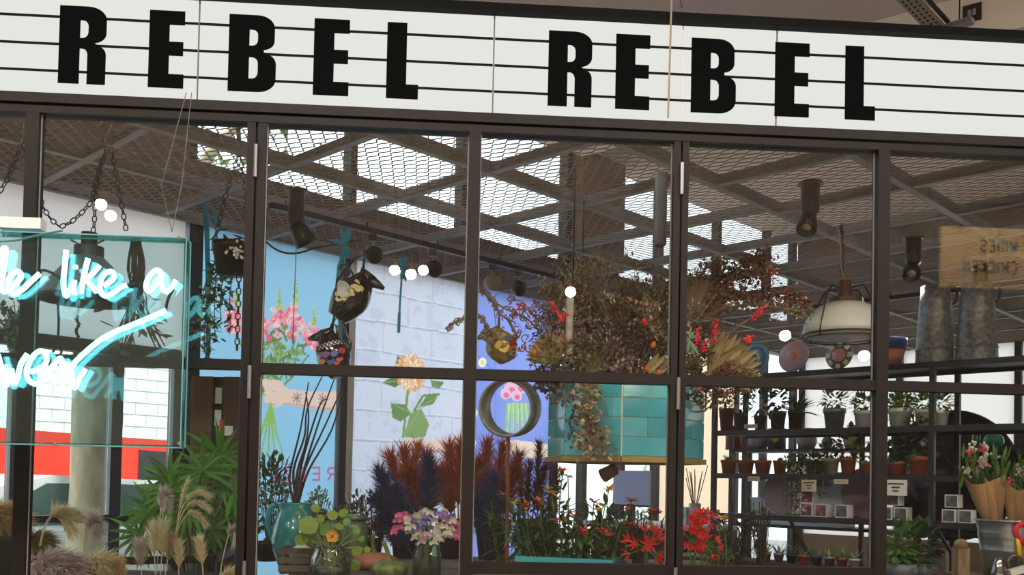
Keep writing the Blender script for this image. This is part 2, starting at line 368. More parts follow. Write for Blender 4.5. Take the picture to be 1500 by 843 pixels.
# ---------------- shopfront: steel frames and panes
ZS = lambda h: EYE + h
M_ED = [(-2.09, -2.036), (-1.169, -1.088), (-.217, -.166), (.688, .755), (1.615, 1.669)]
D = .05
def fbar(mb, u0, u1, z0, z1, n0=-.03, n1=.03): return mb.obox(FU((u0 + u1) / 2, (n0 + n1) / 2, (z0 + z1) / 2), FV * (u1 - u0) / 2, NV * (n1 - n0) / 2, ZV * (z1 - z0) / 2)
HD = [1.60, 1.556, 1.52]; RT, RB = .485, .44; BT, BB = -.352, -.402
struct(fbar(MB(), -4.2, 4.6, ZS(HD[1]) + .003, ZS(HD[0]), -.05, .06).build('trim_3', steel))
struct(fbar(MB(), -4.2, 4.6, ZS(HD[2]), ZS(HD[1]) - .003, -.035, .045).build('trim_4', steel))
struct(fbar(MB(), -4.2, 4.6, 0, .75, -.03, .03).build('wall_front', mat('low_wall', (70, 60, 54), .7)))
edges = [(-3.03, -2.97)] + M_ED + [(2.56, 2.63)]
hinge = mat('hinge_steel', (150, 146, 140), .35, .7)
for k in range(len(edges) - 1):
    u0, u1 = edges[k][1], edges[k + 1][0]
    e = sempty('window_%d' % (6 + k), FU((u0 + u1) / 2, 0, .75))
    low = ZS(BT) if k in (3, 4) else .75
    rt, rb = (RT + .012, RB + .014) if k in (0, 1) else (RT, RB)
    fbar(MB(), u0, u1, ZS(rb), ZS(rt)).build('mid_rail', steel, e)
    if k in (3, 4): fbar(MB(), u0, u1, ZS(BB), ZS(BT)).build('bottom_rail', steel, e)
    fbar(MB(), u0, u1, ZS(rt), ZS(HD[2]), -.003, .003).build('glass_pane', pane, e)
    fbar(MB(), u0, u1, low, ZS(rb), -.003, .003).build('glass_pane', pane, e)
    bd = mat('pane_bead', (150, 146, 140), .4)
    for (za, zb) in ((ZS(rt), ZS(HD[2])), (low, ZS(rb))):
        fbar(MB(), u1 - .005, u1, za, zb, .006, .012).build('glazing_bead', bd, e); fbar(MB(), u0, u0 + .004, za, zb, -.012, -.006).build('glazing_bead', bd, e)
    if k in (3, 4): fbar(MB(), u0, u1, .75, ZS(BB), -.02, .02).build('lower_panel', mat('grey_panel', (150, 140, 130), .7), e)
for k, (u0, u1) in enumerate(edges):
    e = sempty('trim_%d' % (5 + k), FU((u0 + u1) / 2, 0, .75))
    if k in (2, 4):                                  # two door stiles side by side
        g = (u1 - u0)
        fbar(MB(), u0, u0 + g * .44, .75, ZS(HD[2]), -.032, .03).build('stile', steel, e); fbar(MB(), u0 + g * .56, u1, .75, ZS(HD[2]), -.032, .03).build('stile', steel, e)
        for zz in (1.28, .33, -.5):
            MB().tube([FU((u0 + u1) / 2, -.042, ZS(zz)), FU((u0 + u1) / 2, -.042, ZS(zz + .14))], .009, 8).build('hinge', hinge, e)
    else: fbar(MB(), u0, u1, .75, ZS(HD[2]), -.034, .03).build('post', steel, e)
MB().obox(FU(.66, .1, ZS(1.25)), FV * .022, NV * .03, ZV * .165).build('door_closer', black, sempty('trim_20', FU(.66, .1, ZS(1.1))))
# ================================================================== light box sign
sg = thing('lightbox_sign', 'long white lightbox sign with bold black capital letters over the shopfront', 'sign', FU(0, 0, ZS(1.6)))
blk = mat('sign_black', (10, 9, 9), .6, spec=.1)
fbar(MB(), -3.9, 4.3, ZS(2.045), ZS(2.062), -.06, .12).build('top_frame', blk, sg)
fbar(MB(), -3.9, 4.3, ZS(2.068), ZS(2.09), -.045, .12).build('top_frame', blk, sg)
fbar(MB(), -3.9, 4.3, ZS(1.604), ZS(2.045), .05, .12).build('box_body', blk, sg)
ed = [-3.9, -2.66, -1.389, -.118, 1.149, 2.42, 4.3]
wp = emis('lit_white_acrylic', (240, 241, 234), .9)
for k in range(6):
    fbar(MB(), ed[k] + .003, ed[k + 1] - .003, ZS(1.604), ZS(2.045), -.012, .05).build('acrylic_panel', wp, sg)
    if k: fbar(MB(), ed[k] - .003, ed[k] + .003, ZS(1.604), ZS(2.045), -.016, .05).build('divider', mat('divider', (96, 92, 88), .5), sg)
    for z in (1.942, 1.824, 1.708):
        fbar(MB(), ed[k] + .004, ed[k + 1] - .004, ZS(z) - .0042, ZS(z) + .0042, -.02, -.012).build('letter_rail', blk, sg)
fbar(MB(), .72, .726, ZS(1.604), ZS(2.045), -.014, -.012).build('divider', mat('pale_fold', (214, 214, 206), .5), sg)
def arcp(cx, cy, rx, ry, a0, a1, n=7): return [(cx + rx * math.cos(R(a0 + (a1 - a0) * i / n)), cy + ry * math.sin(R(a0 + (a1 - a0) * i / n))) for i in range(n + 1)]
LET = {
 'E': [[(0, 0), (1, 0), (1, .18), (.57, .18), (.57, .42), (.97, .42), (.97, .6), (.57, .6), (.57, .82), (1, .82), (1, 1), (0, 1)]],
 'L': [[(0, 0), (1, 0), (1, .19), (.62, .19), (.62, 1), (0, 1)]],
 'R': [[(0, 0), (.44, 0)] + [(.44, .455), (.5, .455)] + arcp(.5, .37, .11, .085, 90, 0, 4) + [(.61, 0), (1, 0), (1, .38)] + arcp(.84, .38, .16, .11, 0, 80, 4) + arcp(.7, .66, .3, .13, -80, 0, 6) + arcp(.6, .84, .4, .16, 0, 90, 7) + [(0, 1)],
       [(.44, .59), (.44, .82), (.5, .82)] + arcp(.5, .74, .12, .08, 90, 0, 4) + arcp(.5, .67, .12, .08, 0, -90, 4)],
 'B': [[(0, 0), (.62, 0)] + arcp(.62, .17, .38, .17, -90, 0, 7) + arcp(.7, .37, .3, .14, 0, 82, 6) + arcp(.7, .67, .26, .12, -82, 0, 5) + arcp(.6, .84, .36, .16, 0, 90, 7) + [(0, 1)],
       [(.43, .6), (.43, .81), (.5, .81)] + arcp(.5, .74, .11, .07, 90, 0, 4) + arcp(.5, .67, .11, .07, 0, -90, 4),
       [(.43, .17), (.43, .45), (.5, .45)] + arcp(.5, .37, .12, .08, 90, 0, 4) + arcp(.5, .25, .12, .08, 0, -90, 4)]}
def flat_shape(loops, sx, sy, ex):
    cu = bpy.data.curves.new('outline', 'CURVE'); cu.dimensions = '2D'; cu.fill_mode = 'BOTH'; cu.extrude = ex
    for lp in loops:
        sp = cu.splines.new('POLY'); sp.points.add(len(lp) - 1); sp.use_cyclic_u = True
        for i, (a, b) in enumerate(lp): sp.points[i].co = (a * sx, b * sy, 0, 1)
    o = bpy.data.objects.new('outline', cu); COL.objects.link(o); dg = bpy.context.evaluated_depsgraph_get()
    me = bpy.data.meshes.new_from_object(o.evaluated_get(dg)); bpy.data.objects.remove(o); bpy.data.curves.remove(cu); return me
def put_shape(name, me, m, parent, o, ex, ez):
    me.materials.clear(); me.materials.append(m); ob = bpy.data.objects.new(name, me); COL.objects.link(ob); ob.parent = parent
    n = np.cross(ex, ez); org = o - ORG[parent.name]
    ob.matrix_local = Matrix(((ex[0], ez[0], n[0], org[0]), (ex[1], ez[1], n[1], org[1]), (ex[2], ez[2], n[2], org[2]), (0, 0, 0, 1)))
    return ob
lm = mat('letter_black', (6, 6, 6), .7, spec=.05)
for ch, u, w in (('R', -1.968, .195), ('E', -1.594, .148), ('B', -1.259, .202), ('E', -.897, .152), ('L', -.583, .138), ('R', .122, .193), ('E', .421, .152), ('B', .759, .202), ('E', 1.138, .156), ('L', 1.459, .138)):
    put_shape('letter', flat_shape(LET[ch], w, .334, .002), lm, sg, FU(u, -.026, ZS(1.653)), FV, ZV)
# thin steel rod in front of the sign, hung from the ceiling
t = thing('hanging_rod', 'thin pale steel rod hanging from the ceiling in front of the sign', 'rod', FU(.644, -.09, ZS(1.6)))
MB().tube([FU(.644, -.09, ZS(1.6)), FU(.664, -.09, HALL_Z)], .0045, 6).build('rod', mat('pale_steel', (150, 140, 128), .4), t)
MB().tube([FU(.652, -.09, ZS(2.14)), FU(.652, -.09, ZS(2.16))], .009, 8).build('collar', black, t)
MB().tube([FU(.655, -.09, ZS(2.15)), FU(.69, -.09, ZS(2.13)), FU(.70, -.08, ZS(2.09))], .003, 5).build('wire_tail', black, t)
# perforated cable tray and conduit by the ceiling beam
t = thing('cable_tray', 'perforated pale metal cable tray fixed under the ceiling beam at top right', 'cable tray', PH(1350, 30, HALL_Z - .25))
p, q = PH(1318, -14, HALL_Z - .2), PH(1372, 42, HALL_Z - .26)
d = nrm(q - p); x = nrm(np.cross(d, ZV)); y = np.cross(x, d)
MB().obox((p + q) / 2, d * np.linalg.norm(q - p) / 2, x * .055, y * .006).build('tray', mat('tray_metal', (178, 168, 150), .5, .2), t)
hm = MB(); L = np.linalg.norm(q - p)
for i in range(int(L / .045)):
    for s in (-.032, 0, .032): hm.obox(p + d * (.02 + i * .045) + x * s - y * .0075, d * .009, x * .005, y * .002)
hm.build('slot_row', mat('tray_slot', (40, 36, 32), .8), t, stuff=True)
MB().tube([p + x * .09, q + x * .07 + V(0, 0, .02)], .014, 8).build('conduit', black, t)
MB().obox(q + x * .02 + V(0, 0, -.02), d * .03, x * .2, y * .015).build('cross_channel', chrome, t)
MB().tube([q + x * .14, q + x * .14 + V(0, 0, .5)], .004, 6).build('drop_rod', black, t)
fr = onplane(1424, 19, BX, float((bp_ + BX * .007) @ BX)); d, x = BD, BX
t = thing('socket_plate', 'dark square double switch plate on the pale ceiling beam', 'switch', fr)
MB().obox(fr, d * .055, x * .006, ZV * .055).build('plate', mat('dark_plate', (44, 42, 44), .4), t)
for s in (-.014, .014): MB().obox(fr + d * s + x * .008, d * .010, x * .004, ZV * .02).build('rocker', mat('rocker', (150, 150, 150), .4), t)
# ================================================================== neon sign in its clear box, hung in front of the left bays
NO = -.32                                    # offset in front of the shopfront
def PN(px, py, off=NO): return PF(px, py, off)
ns = thing('neon_sign', 'cyan neon handwriting sign in a clear acrylic box hanging at the left', 'neon sign', PN(130, 657))
ac = glass('clear_acrylic', (250, 254, 254), .5, .03); ace = mat('acrylic_edge', (150, 216, 216), .2, trans=.5)
p00, p11 = PN(-150, 640), PN(268, 345)
def uz(p): return float((p - FO) @ FV), p[2]
(u0, z0), (u1, z1) = (uz(PN(-150, 654))[0], uz(PN(200, 654))[1]), (uz(PN(268, 500))[0], uz(PN(200, 347))[1])
fbar(MB(), u0, u1, z0, z1, NO - .003, NO + .003).build('front_sheet', ac, ns)
fbar(MB(), u0, u1, z0, z1, NO + .062, NO + .068).build('back_sheet', glass('clear_acrylic_back', (242, 253, 253), .5, .10), ns)
ea = glass('acrylic_side', (176, 224, 224), .5, .1)
fbar(MB(), u1 - .006, u1, z0, z1, NO + .003, NO + .062).build('side_sheet', ea, ns)
fbar(MB(), u0, u1 - .006, z1 - .006, z1, NO + .003, NO + .062).build('side_sheet', ea, ns)
fbar(MB(), u0, u1 - .006, z0, z0 + .006, NO + .003, NO + .062).build('side_sheet', ea, ns)
for n in (NO - .003, NO + .062):
    fbar(MB(), u1, u1 + .004, z0, z1, n, n + .006).build('sheet_edge', ace, ns); fbar(MB(), u0, u1, z1, z1 + .004, n, n + .006).build('sheet_edge', ace, ns)
    fbar(MB(), u0, u1, z0 - .004, z0, n, n + .006).build('sheet_edge', ace, ns)
strokes = [
 [(-4, 392), (4, 366), (9, 367), (6, 388), (3, 408), (2, 420), (6, 428), (14, 424), (24, 415), (31, 405), (27, 398), (20, 400), (13, 410), (12, 422), (20, 430), (32, 425), (44, 414), (58, 401)],
 [(97, 367), (95, 390), (93, 411), (94, 425), (97, 434), (103, 424), (109, 411)],
 [(109, 411), (108, 421), (110, 432)], [(110, 389), (110.5, 394)],
 [(129, 379), (125, 395), (121, 415), (119, 430)], [(146, 389), (137, 400), (128, 410), (134, 419), (142, 428)],
 [(152, 419), (160, 414), (167, 407), (165, 399), (157, 399), (149, 408), (146, 420), (149, 430), (157, 434), (168, 428), (177, 421), (185, 418)],
 [(237, 402), (231, 396), (223, 400), (216, 411), (214, 421), (218, 427), (225, 421), (231, 412), (237, 402), (236, 415), (239, 424), (245, 427), (252, 420), (258, 411)],
 [(243, 455), (216, 467), (192, 477), (170, 486), (149, 497), (130, 512), (113, 528), (103, 540), (96, 552)],
 [(-3, 520), (2, 540), (6, 562), (11, 563), (14, 548), (17, 542), (18, 556), (21, 563), (26, 552), (31, 533), (40, 519)],
 [(45, 545), (58, 541), (68, 530), (66, 518), (58, 515), (47, 524), (39, 542), (42, 557), (54, 563), (64, 553), (77, 537), (89, 525), (91, 540), (92, 567)],
 [(77, 564), (88, 548), (97, 534), (104, 540), (106, 556), (109, 569), (117, 554), (125, 541)]]
nm_ = emis('neon_cyan', (124, 243, 255), 7.0); bk = mat('tube_black', (16, 18, 20), .5)
def smoothline(pts, k=4):
    pts = [np.array(p, float) for p in pts]; out = []
    for i in range(len(pts) - 1):
        a, b, c, d = pts[max(i - 1, 0)], pts[i], pts[i + 1], pts[min(i + 2, len(pts) - 1)]
        for t in np.linspace(0, 1, k, endpoint=False): out.append(.5 * (2 * b + (c - a) * t + (2 * a - 5 * b + 4 * c - d) * t * t + (3 * b - a - 3 * c + d) * t ** 3))
    return out + [pts[-1]]
for st in strokes:
    o = MB().tube([PN(x, y, NO + .028) for x, y in smoothline(st)], .0105, 8).build('neon_tube', nm_, ns, True)
for st in ([(243, 455), (244, 447), (247, 436), (254, 424)], [(185, 418), (198, 416), (212, 415)], [(58, 401), (63, 396), (80, 402), (93, 412)]):
    MB().tube([PN(x, y, NO + .045) for x, y in smoothline(st)], .006, 6).build('blackout_tube', bk, ns, True)
for x, y in ((262, 348), (-10, 350), (262, 650), (80, 650)): MB().tube([PN(x, y, NO - .008), PN(x, y, NO + .075)], .006, 8).build('standoff', chrome, ns)
MB().tube([PN(x, y, NO - .02) for x, y in smoothline([(-20, 355), (20, 353), (55, 345), (92, 338)])], .004, 6).build('supply_cable', mat('green_cable', (70, 120, 110), .5), ns)
MB().obox(PN(32, 329, NO + .09), FV * .085, NV * .03, ZV * .022).build('transformer_box', mat('white_plastic', (226, 228, 226), .5), ns)
for x in (250, 258):
    MB().tube([PN(252, 340, NO + .03), PN(x + (-14 if x == 250 else 8), 272, NO + .06), FU(uz(PN(x, 300))[0] + .02, NO + .1, ZS(1.56))], .0018, 5).build('hanging_wire', mat('wire_grey', (90, 84, 80), .4), ns)
# ================================================================== street outside the window wall
struct(MB().obox(AB(3, BW + 13, -.06), AV * 22, BV * 12.8, ZV * .05).build('ground_street', mat('asphalt', (150, 150, 150), .9, noise=.5, nscale=3, rgb2=(98, 98, 100))))
struct(MB().obox(AB(3, BW + 1.3, .0), AV * 22, BV * 1.1, ZV * .06).build('pavement', mat('pavement', (176, 172, 166), .9, noise=.5, nscale=2)))
# building over the road
e = thing('brick_building', 'white painted brick building with tall windows across the street', 'building', AB(8, BW + 13, 0))
MB().obox(AB(8, BW + 13.2, 3.5), AV * 11, BV * .2, ZV * 3.5).build('facade', mat('mortar', (206, 204, 200), .9), e)
bw = mat('white_brick', (232, 230, 226), .8, var=.08); bmesh_ = None
k = 0
for r_ in range(16):
    for c in range(14):
        a = 6.6 + c * .46 + (r_ % 2) * .23; z = .4 + r_ * .24
        if bmesh_ is None:
            ob = MB().obox(AB(a, BW + 12.99, z), AV * .215, BV * .02, ZV * .105).build('brick', bw, e); bmesh_ = ob; b0 = AB(a, BW + 12.99, z)
        else:
            ob = bmesh_.copy(); COL.objects.link(ob); ob.parent = e; ob.location = tuple(AB(a, BW + 12.99, z) - b0)
for a in (3.4, 5.0, 13.8, 16.2):
    w = MB().obox(AB(a, BW + 12.95, 2.6), AV * .5, BV * .06, ZV * 1.1).build('window', mat('window_white', (236, 236, 234), .5), e)
    for s in (-.24, .24):
        for zz in (2.1, 3.1): MB().obox(AB(a + s, BW + 12.86, zz), AV * .2, BV * .02, ZV * .42).build('window_pane', mat('far_pane', (120, 140, 150), .15), w)
# red van
v = thing('red_van', 'bright red van parked across the street behind the tree', 'van', AB(5.6, BW + 7.6, 0)); red = mat('red_paint', (222, 52, 38), .3, coat=.5)
prof = [(-2.3, .35), (2.3, .35), (2.3, .95), (1.75, 1.1), (1.2, 1.95), (-2.2, 2.05), (-2.3, 1.9)]
MB().prism(AB(5.6, BW + 8.5, 0), AV, ZV, prof, 1.7).build('body', red, v)
MB().prism(AB(5.6, BW + 6.795, 0), AV, ZV, [(.3, 1.2), (1.5, 1.2), (1.05, 1.8), (.3, 1.82)], .02).build('side_window', mat('dark_glass', (40, 48, 52), .1), v)
for a in (-1.5, 1.6): MB().lathe(AB(5.6 + a, BW + 6.72, .34), [(.0, 0), (.34, 0), (.34, .2), (0, .2)], 20, axis=BV).build('wheel', mat('tyre', (28, 28, 30), .8), v)
# white car at the kerb
c = thing('white_car', 'pale silver car parked at the kerb beyond the glass door', 'car', AB(4.2, BW + 3.6, 0)); cw = mat('car_paint', (226, 232, 234), .25, coat=.6)
MB().prism(AB(4.2, BW + 4.4, 0), AV, ZV, [(-2.3, .35), (2.2, .35), (2.25, .75), (1.5, .98), (-2.0, 1.0), (-2.35, .85)], 1.65).build('body', cw, c)
MB().prism(AB(4.2, BW + 4.3, 0), AV, ZV, [(-1.9, 1.0), (1.35, .98), (.55, 1.42), (-.9, 1.47), (-1.6, 1.3)], 1.45).build('roof', cw, c)
MB().prism(AB(4.2, BW + 2.86, 0), AV, ZV, [(-1.55, 1.03), (-.4, 1.03), (-.4, 1.4), (-.95, 1.4)], .02).build('side_window', mat('car_glass', (70, 96, 92), .1), c)
MB().prism(AB(4.2, BW + 2.86, 0), AV, ZV, [(-.32, 1.03), (1.05, 1.03), (.5, 1.37), (-.32, 1.4)], .02).build('side_window', mat('car_glass', (70, 96, 92), .1), c)
for a in (-1.45, 1.4): MB().lathe(AB(4.2 + a, BW + 2.7, .31), [(0, 0), (.31, 0), (.31, .2), (0, .2)], 20, axis=BV).build('wheel', mat('tyre', (28, 28, 30), .8), c)
# street tree
tp = PB(138, 600, BW + 2.0); tr = thing('street_tree', 'thick mottled tree trunk on the pavement beyond the glass door', 'tree', V(tp[0], tp[1], 0))
tb = V(tp[0], tp[1], 0)
MB().lathe(tb, [(.24, 0), (.19, .5), (.165, 1.4), (.175, 2.4), (.16, 3.4), (.14, 4.5)], 16).build('trunk', mat('bark', (190, 178, 150), .9, noise=.8, nscale=9, rgb2=(140, 132, 108), bump=.6, stretch=(1, 1, .35)), tr, True)
lf = MB()
for i in range(700):
    q = tb + V(0, 0, 4.4) + rdir() * V(1.9, 1.9, 1.5) * uni(.3, 1); lf.leaf(q, rdir(), .16, .09, seg=2)
lf.build('crown', mat('tree_leaf', (98, 130, 70), .6, var=.3, trans=.3), tr, stuff=True)
for i in range(6):
    a = i * 1.05; lf = MB().tube(curve(tb + V(0, 0, 3.0), tb + V(math.cos(a) * .4, math.sin(a) * .4, 3.6), tb + V(math.cos(a) * 1.2, math.sin(a) * 1.2, 4.5)), [.12, .1, .08, .06, .04, .03]); lf.build('branch', MATS['bark'], tr)
# greenery seen through the far corner window
for i, (a, b, h) in enumerate(((12.0, 2.4, 1.9), (14.4, 3.6, 2.6))):
    c = AB(a, BW + b, 0); t = thing('street_shrub', ['rounded green shrub outside the far corner window', 'taller green shrub behind, outside the far corner window'][i], 'shrub', c, 'street shrubs')
    MB().tube([c, c + V(0, 0, h * .5)], .05).build('stem', MATS['bark'], t); lf = MB()
    for _ in range(500): lf.leaf(c + V(0, 0, h * .6) + rdir() * V(.8, .8, h * .4) * uni(.4, 1), rdir(), .12, .07, seg=2)
    lf.build('foliage', MATS['tree_leaf'], t, stuff=True)
# ================================================================== printed window posters
def print_mat(name, tr=.85):
    m = bpy.data.materials.new(name); m.use_nodes = True; nt = m.node_tree; N = nt.nodes; L = nt.links; b = N['Principled BSDF']; b.inputs['Roughness'].default_value = .3
    at = N.new('ShaderNodeAttribute'); at.attribute_name = 'print'; L.new(at.outputs['Color'], b.inputs['Base Color'])
    t = N.new('ShaderNodeBsdfTranslucent'); L.new(at.outputs['Color'], t.inputs[0]); mx = N.new('ShaderNodeMixShader'); mx.inputs[0].default_value = tr
    L.new(b.outputs[0], mx.inputs[1]); L.new(t.outputs[0], mx.inputs[2]); L.new(mx.outputs[0], N['Material Output'].inputs[0]); return m
PM = print_mat('printed_vinyl')
class Print:
    """flat print laid out in metres on the poster: x along the wall, z = world height"""
    def __init__(s, a0, a1, z0, z1, st=.0075):
        s.a0, s.a1, s.z0, s.z1 = a0, a1, z0, z1; s.nx = int((a1 - a0) / st); s.nz = int((z1 - z0) / st)
        s.X, s.Z = np.meshgrid(np.linspace(a0, a1, s.nx), np.linspace(z0, z1, s.nz)); s.C = np.zeros(s.X.shape + (3,))
    def xz(s, px, py): p = PB(px, py, BW); return float(p @ AV), p[2]
    def paint(s, mask, rgb, k=1.0):
        c = np.array(lin([x / 255 for x in rgb])); m = (np.asarray(mask, float) * k)[..., None]; s.C = s.C * (1 - m) + c * m
    def ell(s, c, rx, rz, ang=0):
        dx, dz = s.X - c[0], s.Z - c[1]; ca, sa = math.cos(ang), math.sin(ang); return ((dx * ca + dz * sa) / rx) ** 2 + ((-dx * sa + dz * ca) / rz) ** 2 < 1
    def seg(s, p, q, w0, w1=None):
        w1 = w0 if w1 is None else w1; d = np.subtract(q, p); L2 = d @ d + 1e-12; t = np.clip(((s.X - p[0]) * d[0] + (s.Z - p[1]) * d[1]) / L2, 0, 1)
        return np.hypot(s.X - p[0] - t * d[0], s.Z - p[1] - t * d[1]) < w0 + (w1 - w0) * t
    def line(s, pts, w0, w1=None):
        w1 = w0 if w1 is None else w1; m = np.zeros(s.X.shape, bool); n = len(pts) - 1
        for i in range(n): m |= s.seg(pts[i], pts[i + 1], w0 + (w1 - w0) * i / n, w0 + (w1 - w0) * (i + 1) / n)
        return m
    def poly(s, pts):
        m = np.zeros(s.X.shape, bool); n = len(pts)
        for i in range(n):
            (x0, z0), (x1, z1) = pts[i], pts[(i + 1) % n]
            c = (z0 > s.Z) != (z1 > s.Z); m ^= c & (s.X < (x1 - x0) * (s.Z - z0) / ((z1 - z0) + 1e-12) + x0)
        return m
    def noise(s, sc, seed=0):
        r = np.random.default_rng(seed); o = np.zeros(s.X.shape)
        for k in range(4):
            f = sc * 2 ** k; gx, gz = (s.X - s.a0) * f, (s.Z - s.z0) * f; g = r.random((int(gz.max()) + 3, int(gx.max()) + 3))
            ix, iz = gx.astype(int), gz.astype(int); tx, tz = gx - ix, gz - iz; tx = tx * tx * (3 - 2 * tx); tz = tz * tz * (3 - 2 * tz)
            o += (g[iz, ix] * (1 - tx) * (1 - tz) + g[iz, ix + 1] * tx * (1 - tz) + g[iz + 1, ix] * (1 - tx) * tz + g[iz + 1, ix + 1] * tx * tz) / 2 ** k
        return o / 1.875
    def build(s, parent):
        P0 = AV[None, None] * s.X[..., None] + BV[None, None] * (BW + .045) + ZV[None, None] * s.Z[..., None]
        vs = P0.reshape(-1, 3) - ORG[parent.name]; nx, nz = s.nx, s.nz; i = (np.arange(nz - 1)[:, None] * nx + np.arange(nx - 1)[None]).ravel()
        fs = np.stack([i, i + 1, i + 1 + nx, i + nx], 1); me = bpy.data.meshes.new('printed_sheet'); me.vertices.add(len(vs)); me.vertices.foreach_set('co', vs.ravel())
        me.loops.add(fs.size); me.loops.foreach_set('vertex_index', fs.ravel()); me.polygons.add(len(fs)); me.polygons.foreach_set('loop_start', np.arange(0, fs.size, 4)); me.update(calc_edges=True)
        at = me.color_attributes.new('print', 'FLOAT_COLOR', 'POINT'); at.data.foreach_set('color', np.concatenate([s.C.reshape(-1, 3), np.ones((nx * nz, 1))], 1).ravel())
        me.materials.append(PM); o = bpy.data.objects.new('printed_sheet', me); COL.objects.link(o); o.parent = parent; return o
STR = {'R': [[(0, 0), (0, 1), (.6, 1), (.8, .85), (.8, .65), (.6, .5), (0, .5)], [(.4, .5), (.8, 0)]], 'E': [[(.7, 0), (0, 0), (0, 1), (.7, 1)], [(0, .5), (.6, .5)]],
       'B': [[(0, 0), (0, 1), (.5, 1), (.7, .85), (.7, .65), (.5, .53), (0, .53)], [(.5, .53), (.75, .35), (.75, .15), (.55, 0), (0, 0)]], 'L': [[(0, 1), (0, 0), (.6, 0)]]}
zp0, zp1 = EYE - .85, HM + .02
def floret_spike(pr, base, top, n, r, cols, seed):
    g = np.random.default_rng(seed)
    for i in range(n):
        t = (i + .5) / n; c = lerp(base, top, t) + g.normal(0, r * .75 * (1 - .55 * t), 2); q = r * .5 * (1 - .5 * t)
        pr.paint(pr.ell(c, q, q * .8, g.uniform(0, 3)), cols[int(g.integers(len(cols)))])
        pr.paint(pr.ell(c + g.normal(0, q * .3, 2), q * .4, q * .3, g.uniform(0, 3)), cols[-1], .6)
# poster 1: pale blue, snapdragons held by a tattooed arm, mirrored lettering
p1 = Print(3.14, 4.27, zp0, zp1); g = p1.noise(1.3, 1); p1.paint(np.ones(p1.X.shape), (146, 206, 244)); p1.paint(g, (176, 222, 248), .5); p1.paint(np.clip((p1.Z - EYE - .2) / 1.4, 0, 1), (150, 202, 240), .5)
Q = lambda x, y: np.array(p1.xz(x, y))
gr = [(126, 158, 96), (150, 184, 112), (104, 140, 84)]; pk = [(250, 160, 178), (255, 186, 196), (244, 140, 164), (255, 212, 214), (230, 112, 140)]
hand = Q(398, 588)
for (bx, by), (tx, ty), w in (((413, 494), (414, 452), 14), ((437, 500), (438, 442), 13), ((457, 520), (464, 476), 13), ((388, 505), (386, 464), 12), ((350, 490), (352, 448), 12)):
    p1.paint(p1.line([hand, lerp(hand, Q(bx, by), .5) + np.array([.02, .0]), Q(bx, by)], .010, .007), gr[0])
    g = np.random.default_rng(bx)
    for i in range(26):
        c = lerp(hand, Q(tx, ty), g.uniform(.2, .78)) + g.normal(0, .045, 2); p1.paint(p1.ell(c, .038, .011, g.uniform(0, 3)), gr[int(g.integers(3))])
    floret_spike(p1, Q(bx, by - 12), Q(tx, ty), 30, .062, pk, bx + 3); d = Q(tx, ty) - Q(bx, by)
    for i in range(14): p1.paint(p1.ell(Q(tx, ty) + d * (.02 + .055 * i) * .9 + g.normal(0, .006, 2), .020 - .0011 * i, .016 - .0008 * i), gr[1] if i % 2 else (198, 210, 120))
sk = (240, 212, 202); dsk = (214, 170, 158)
p1.paint(p1.poly([Q(412, 566), Q(430, 570), Q(470, 574), Q(520, 572), Q(520, 604), Q(480, 601), Q(445, 596), Q(418, 592)]), sk)
p1.paint(p1.poly([Q(418, 589), Q(445, 592), Q(480, 597), Q(520, 600), Q(520, 604), Q(480, 601), Q(445, 596), Q(418, 592)]), dsk, .7)
p1.paint(p1.ell(Q(409, 576), .085, .10), sk); p1.paint(p1.ell(Q(398, 562), .07, .03, -.15), sk)
for i, y in enumerate((570, 577, 583, 588)): p1.paint(p1.ell(Q(401, y), .052, .022, -.1), sk); p1.paint(p1.line([Q(396, y + 3), Q(408, y + 4)], .004), dsk)
for cx, cy in ((440, 583), (478, 585)):
    for i in range(8):
        a = i * .785; c = Q(cx, cy); p1.paint(p1.line([c, c + np.array([math.cos(a), math.sin(a)]) * .042], .0045), (150, 120, 120), .8)
for x in (392, 399, 411, 417, 405): p1.paint(p1.line([Q(402, 592), Q(x - 6, 640), Q(x - 12 + (x - 400), 672)], .011, .004), (150, 196, 100))
xs = 497
for ch, wd in (('R', 24), ('E', 22), ('B', 21), ('E', 21), ('L', 22), (' ', 12), ('R', 24)):
    if ch != ' ':
        for st in STR[ch]: p1.paint(p1.line([Q(xs - a * 14, 704 - b * 18) for a, b in st], .0075), (206, 104, 166))
    xs -= wd
# poster 2: white painted brick with a peach dahlia
p2 = Print(4.40, 5.58, zp0, zp1); p2.paint(np.ones(p2.X.shape), (206, 216, 240)); n1 = p2.noise(3, 4); n2 = p2.noise(9, 5); p2.paint(n1, (226, 230, 248), .8); p2.paint((n2 > .62), (184, 194, 222), .35)
Q = lambda x, y: np.array(p2.xz(x, y)); wob = (p2.noise(6, 8) - .5) * .03
for r_ in range(-8, 12):
    z = EYE + .06 + r_ * .232; p2.paint(np.abs(p2.Z + wob - z) < .007, (168, 178, 208), .8); p2.paint(np.abs(p2.Z + wob - z - .012) < .006, (232, 236, 250), .7)
    for c in range(4):
        x = 4.2 + c * .5 + (r_ % 2) * .25; p2.paint((np.abs(p2.X + wob - x) < .005) & (p2.Z > z) & (p2.Z < z + .232), (176, 186, 214), .6)
p2.paint(np.clip(1 - np.abs(p2.Z - EYE - .93) / .10, 0, 1), (206, 198, 196), .0)
gl = [(112, 148, 96), (134, 166, 110), (92, 128, 82)]
p2.paint(p2.line([Q(604, 560), Q(600, 600), Q(596, 640)], .014), gl[1]); p2.paint(p2.line([Q(612, 602), Q(625, 580), Q(648, 578)], .011), gl[0])
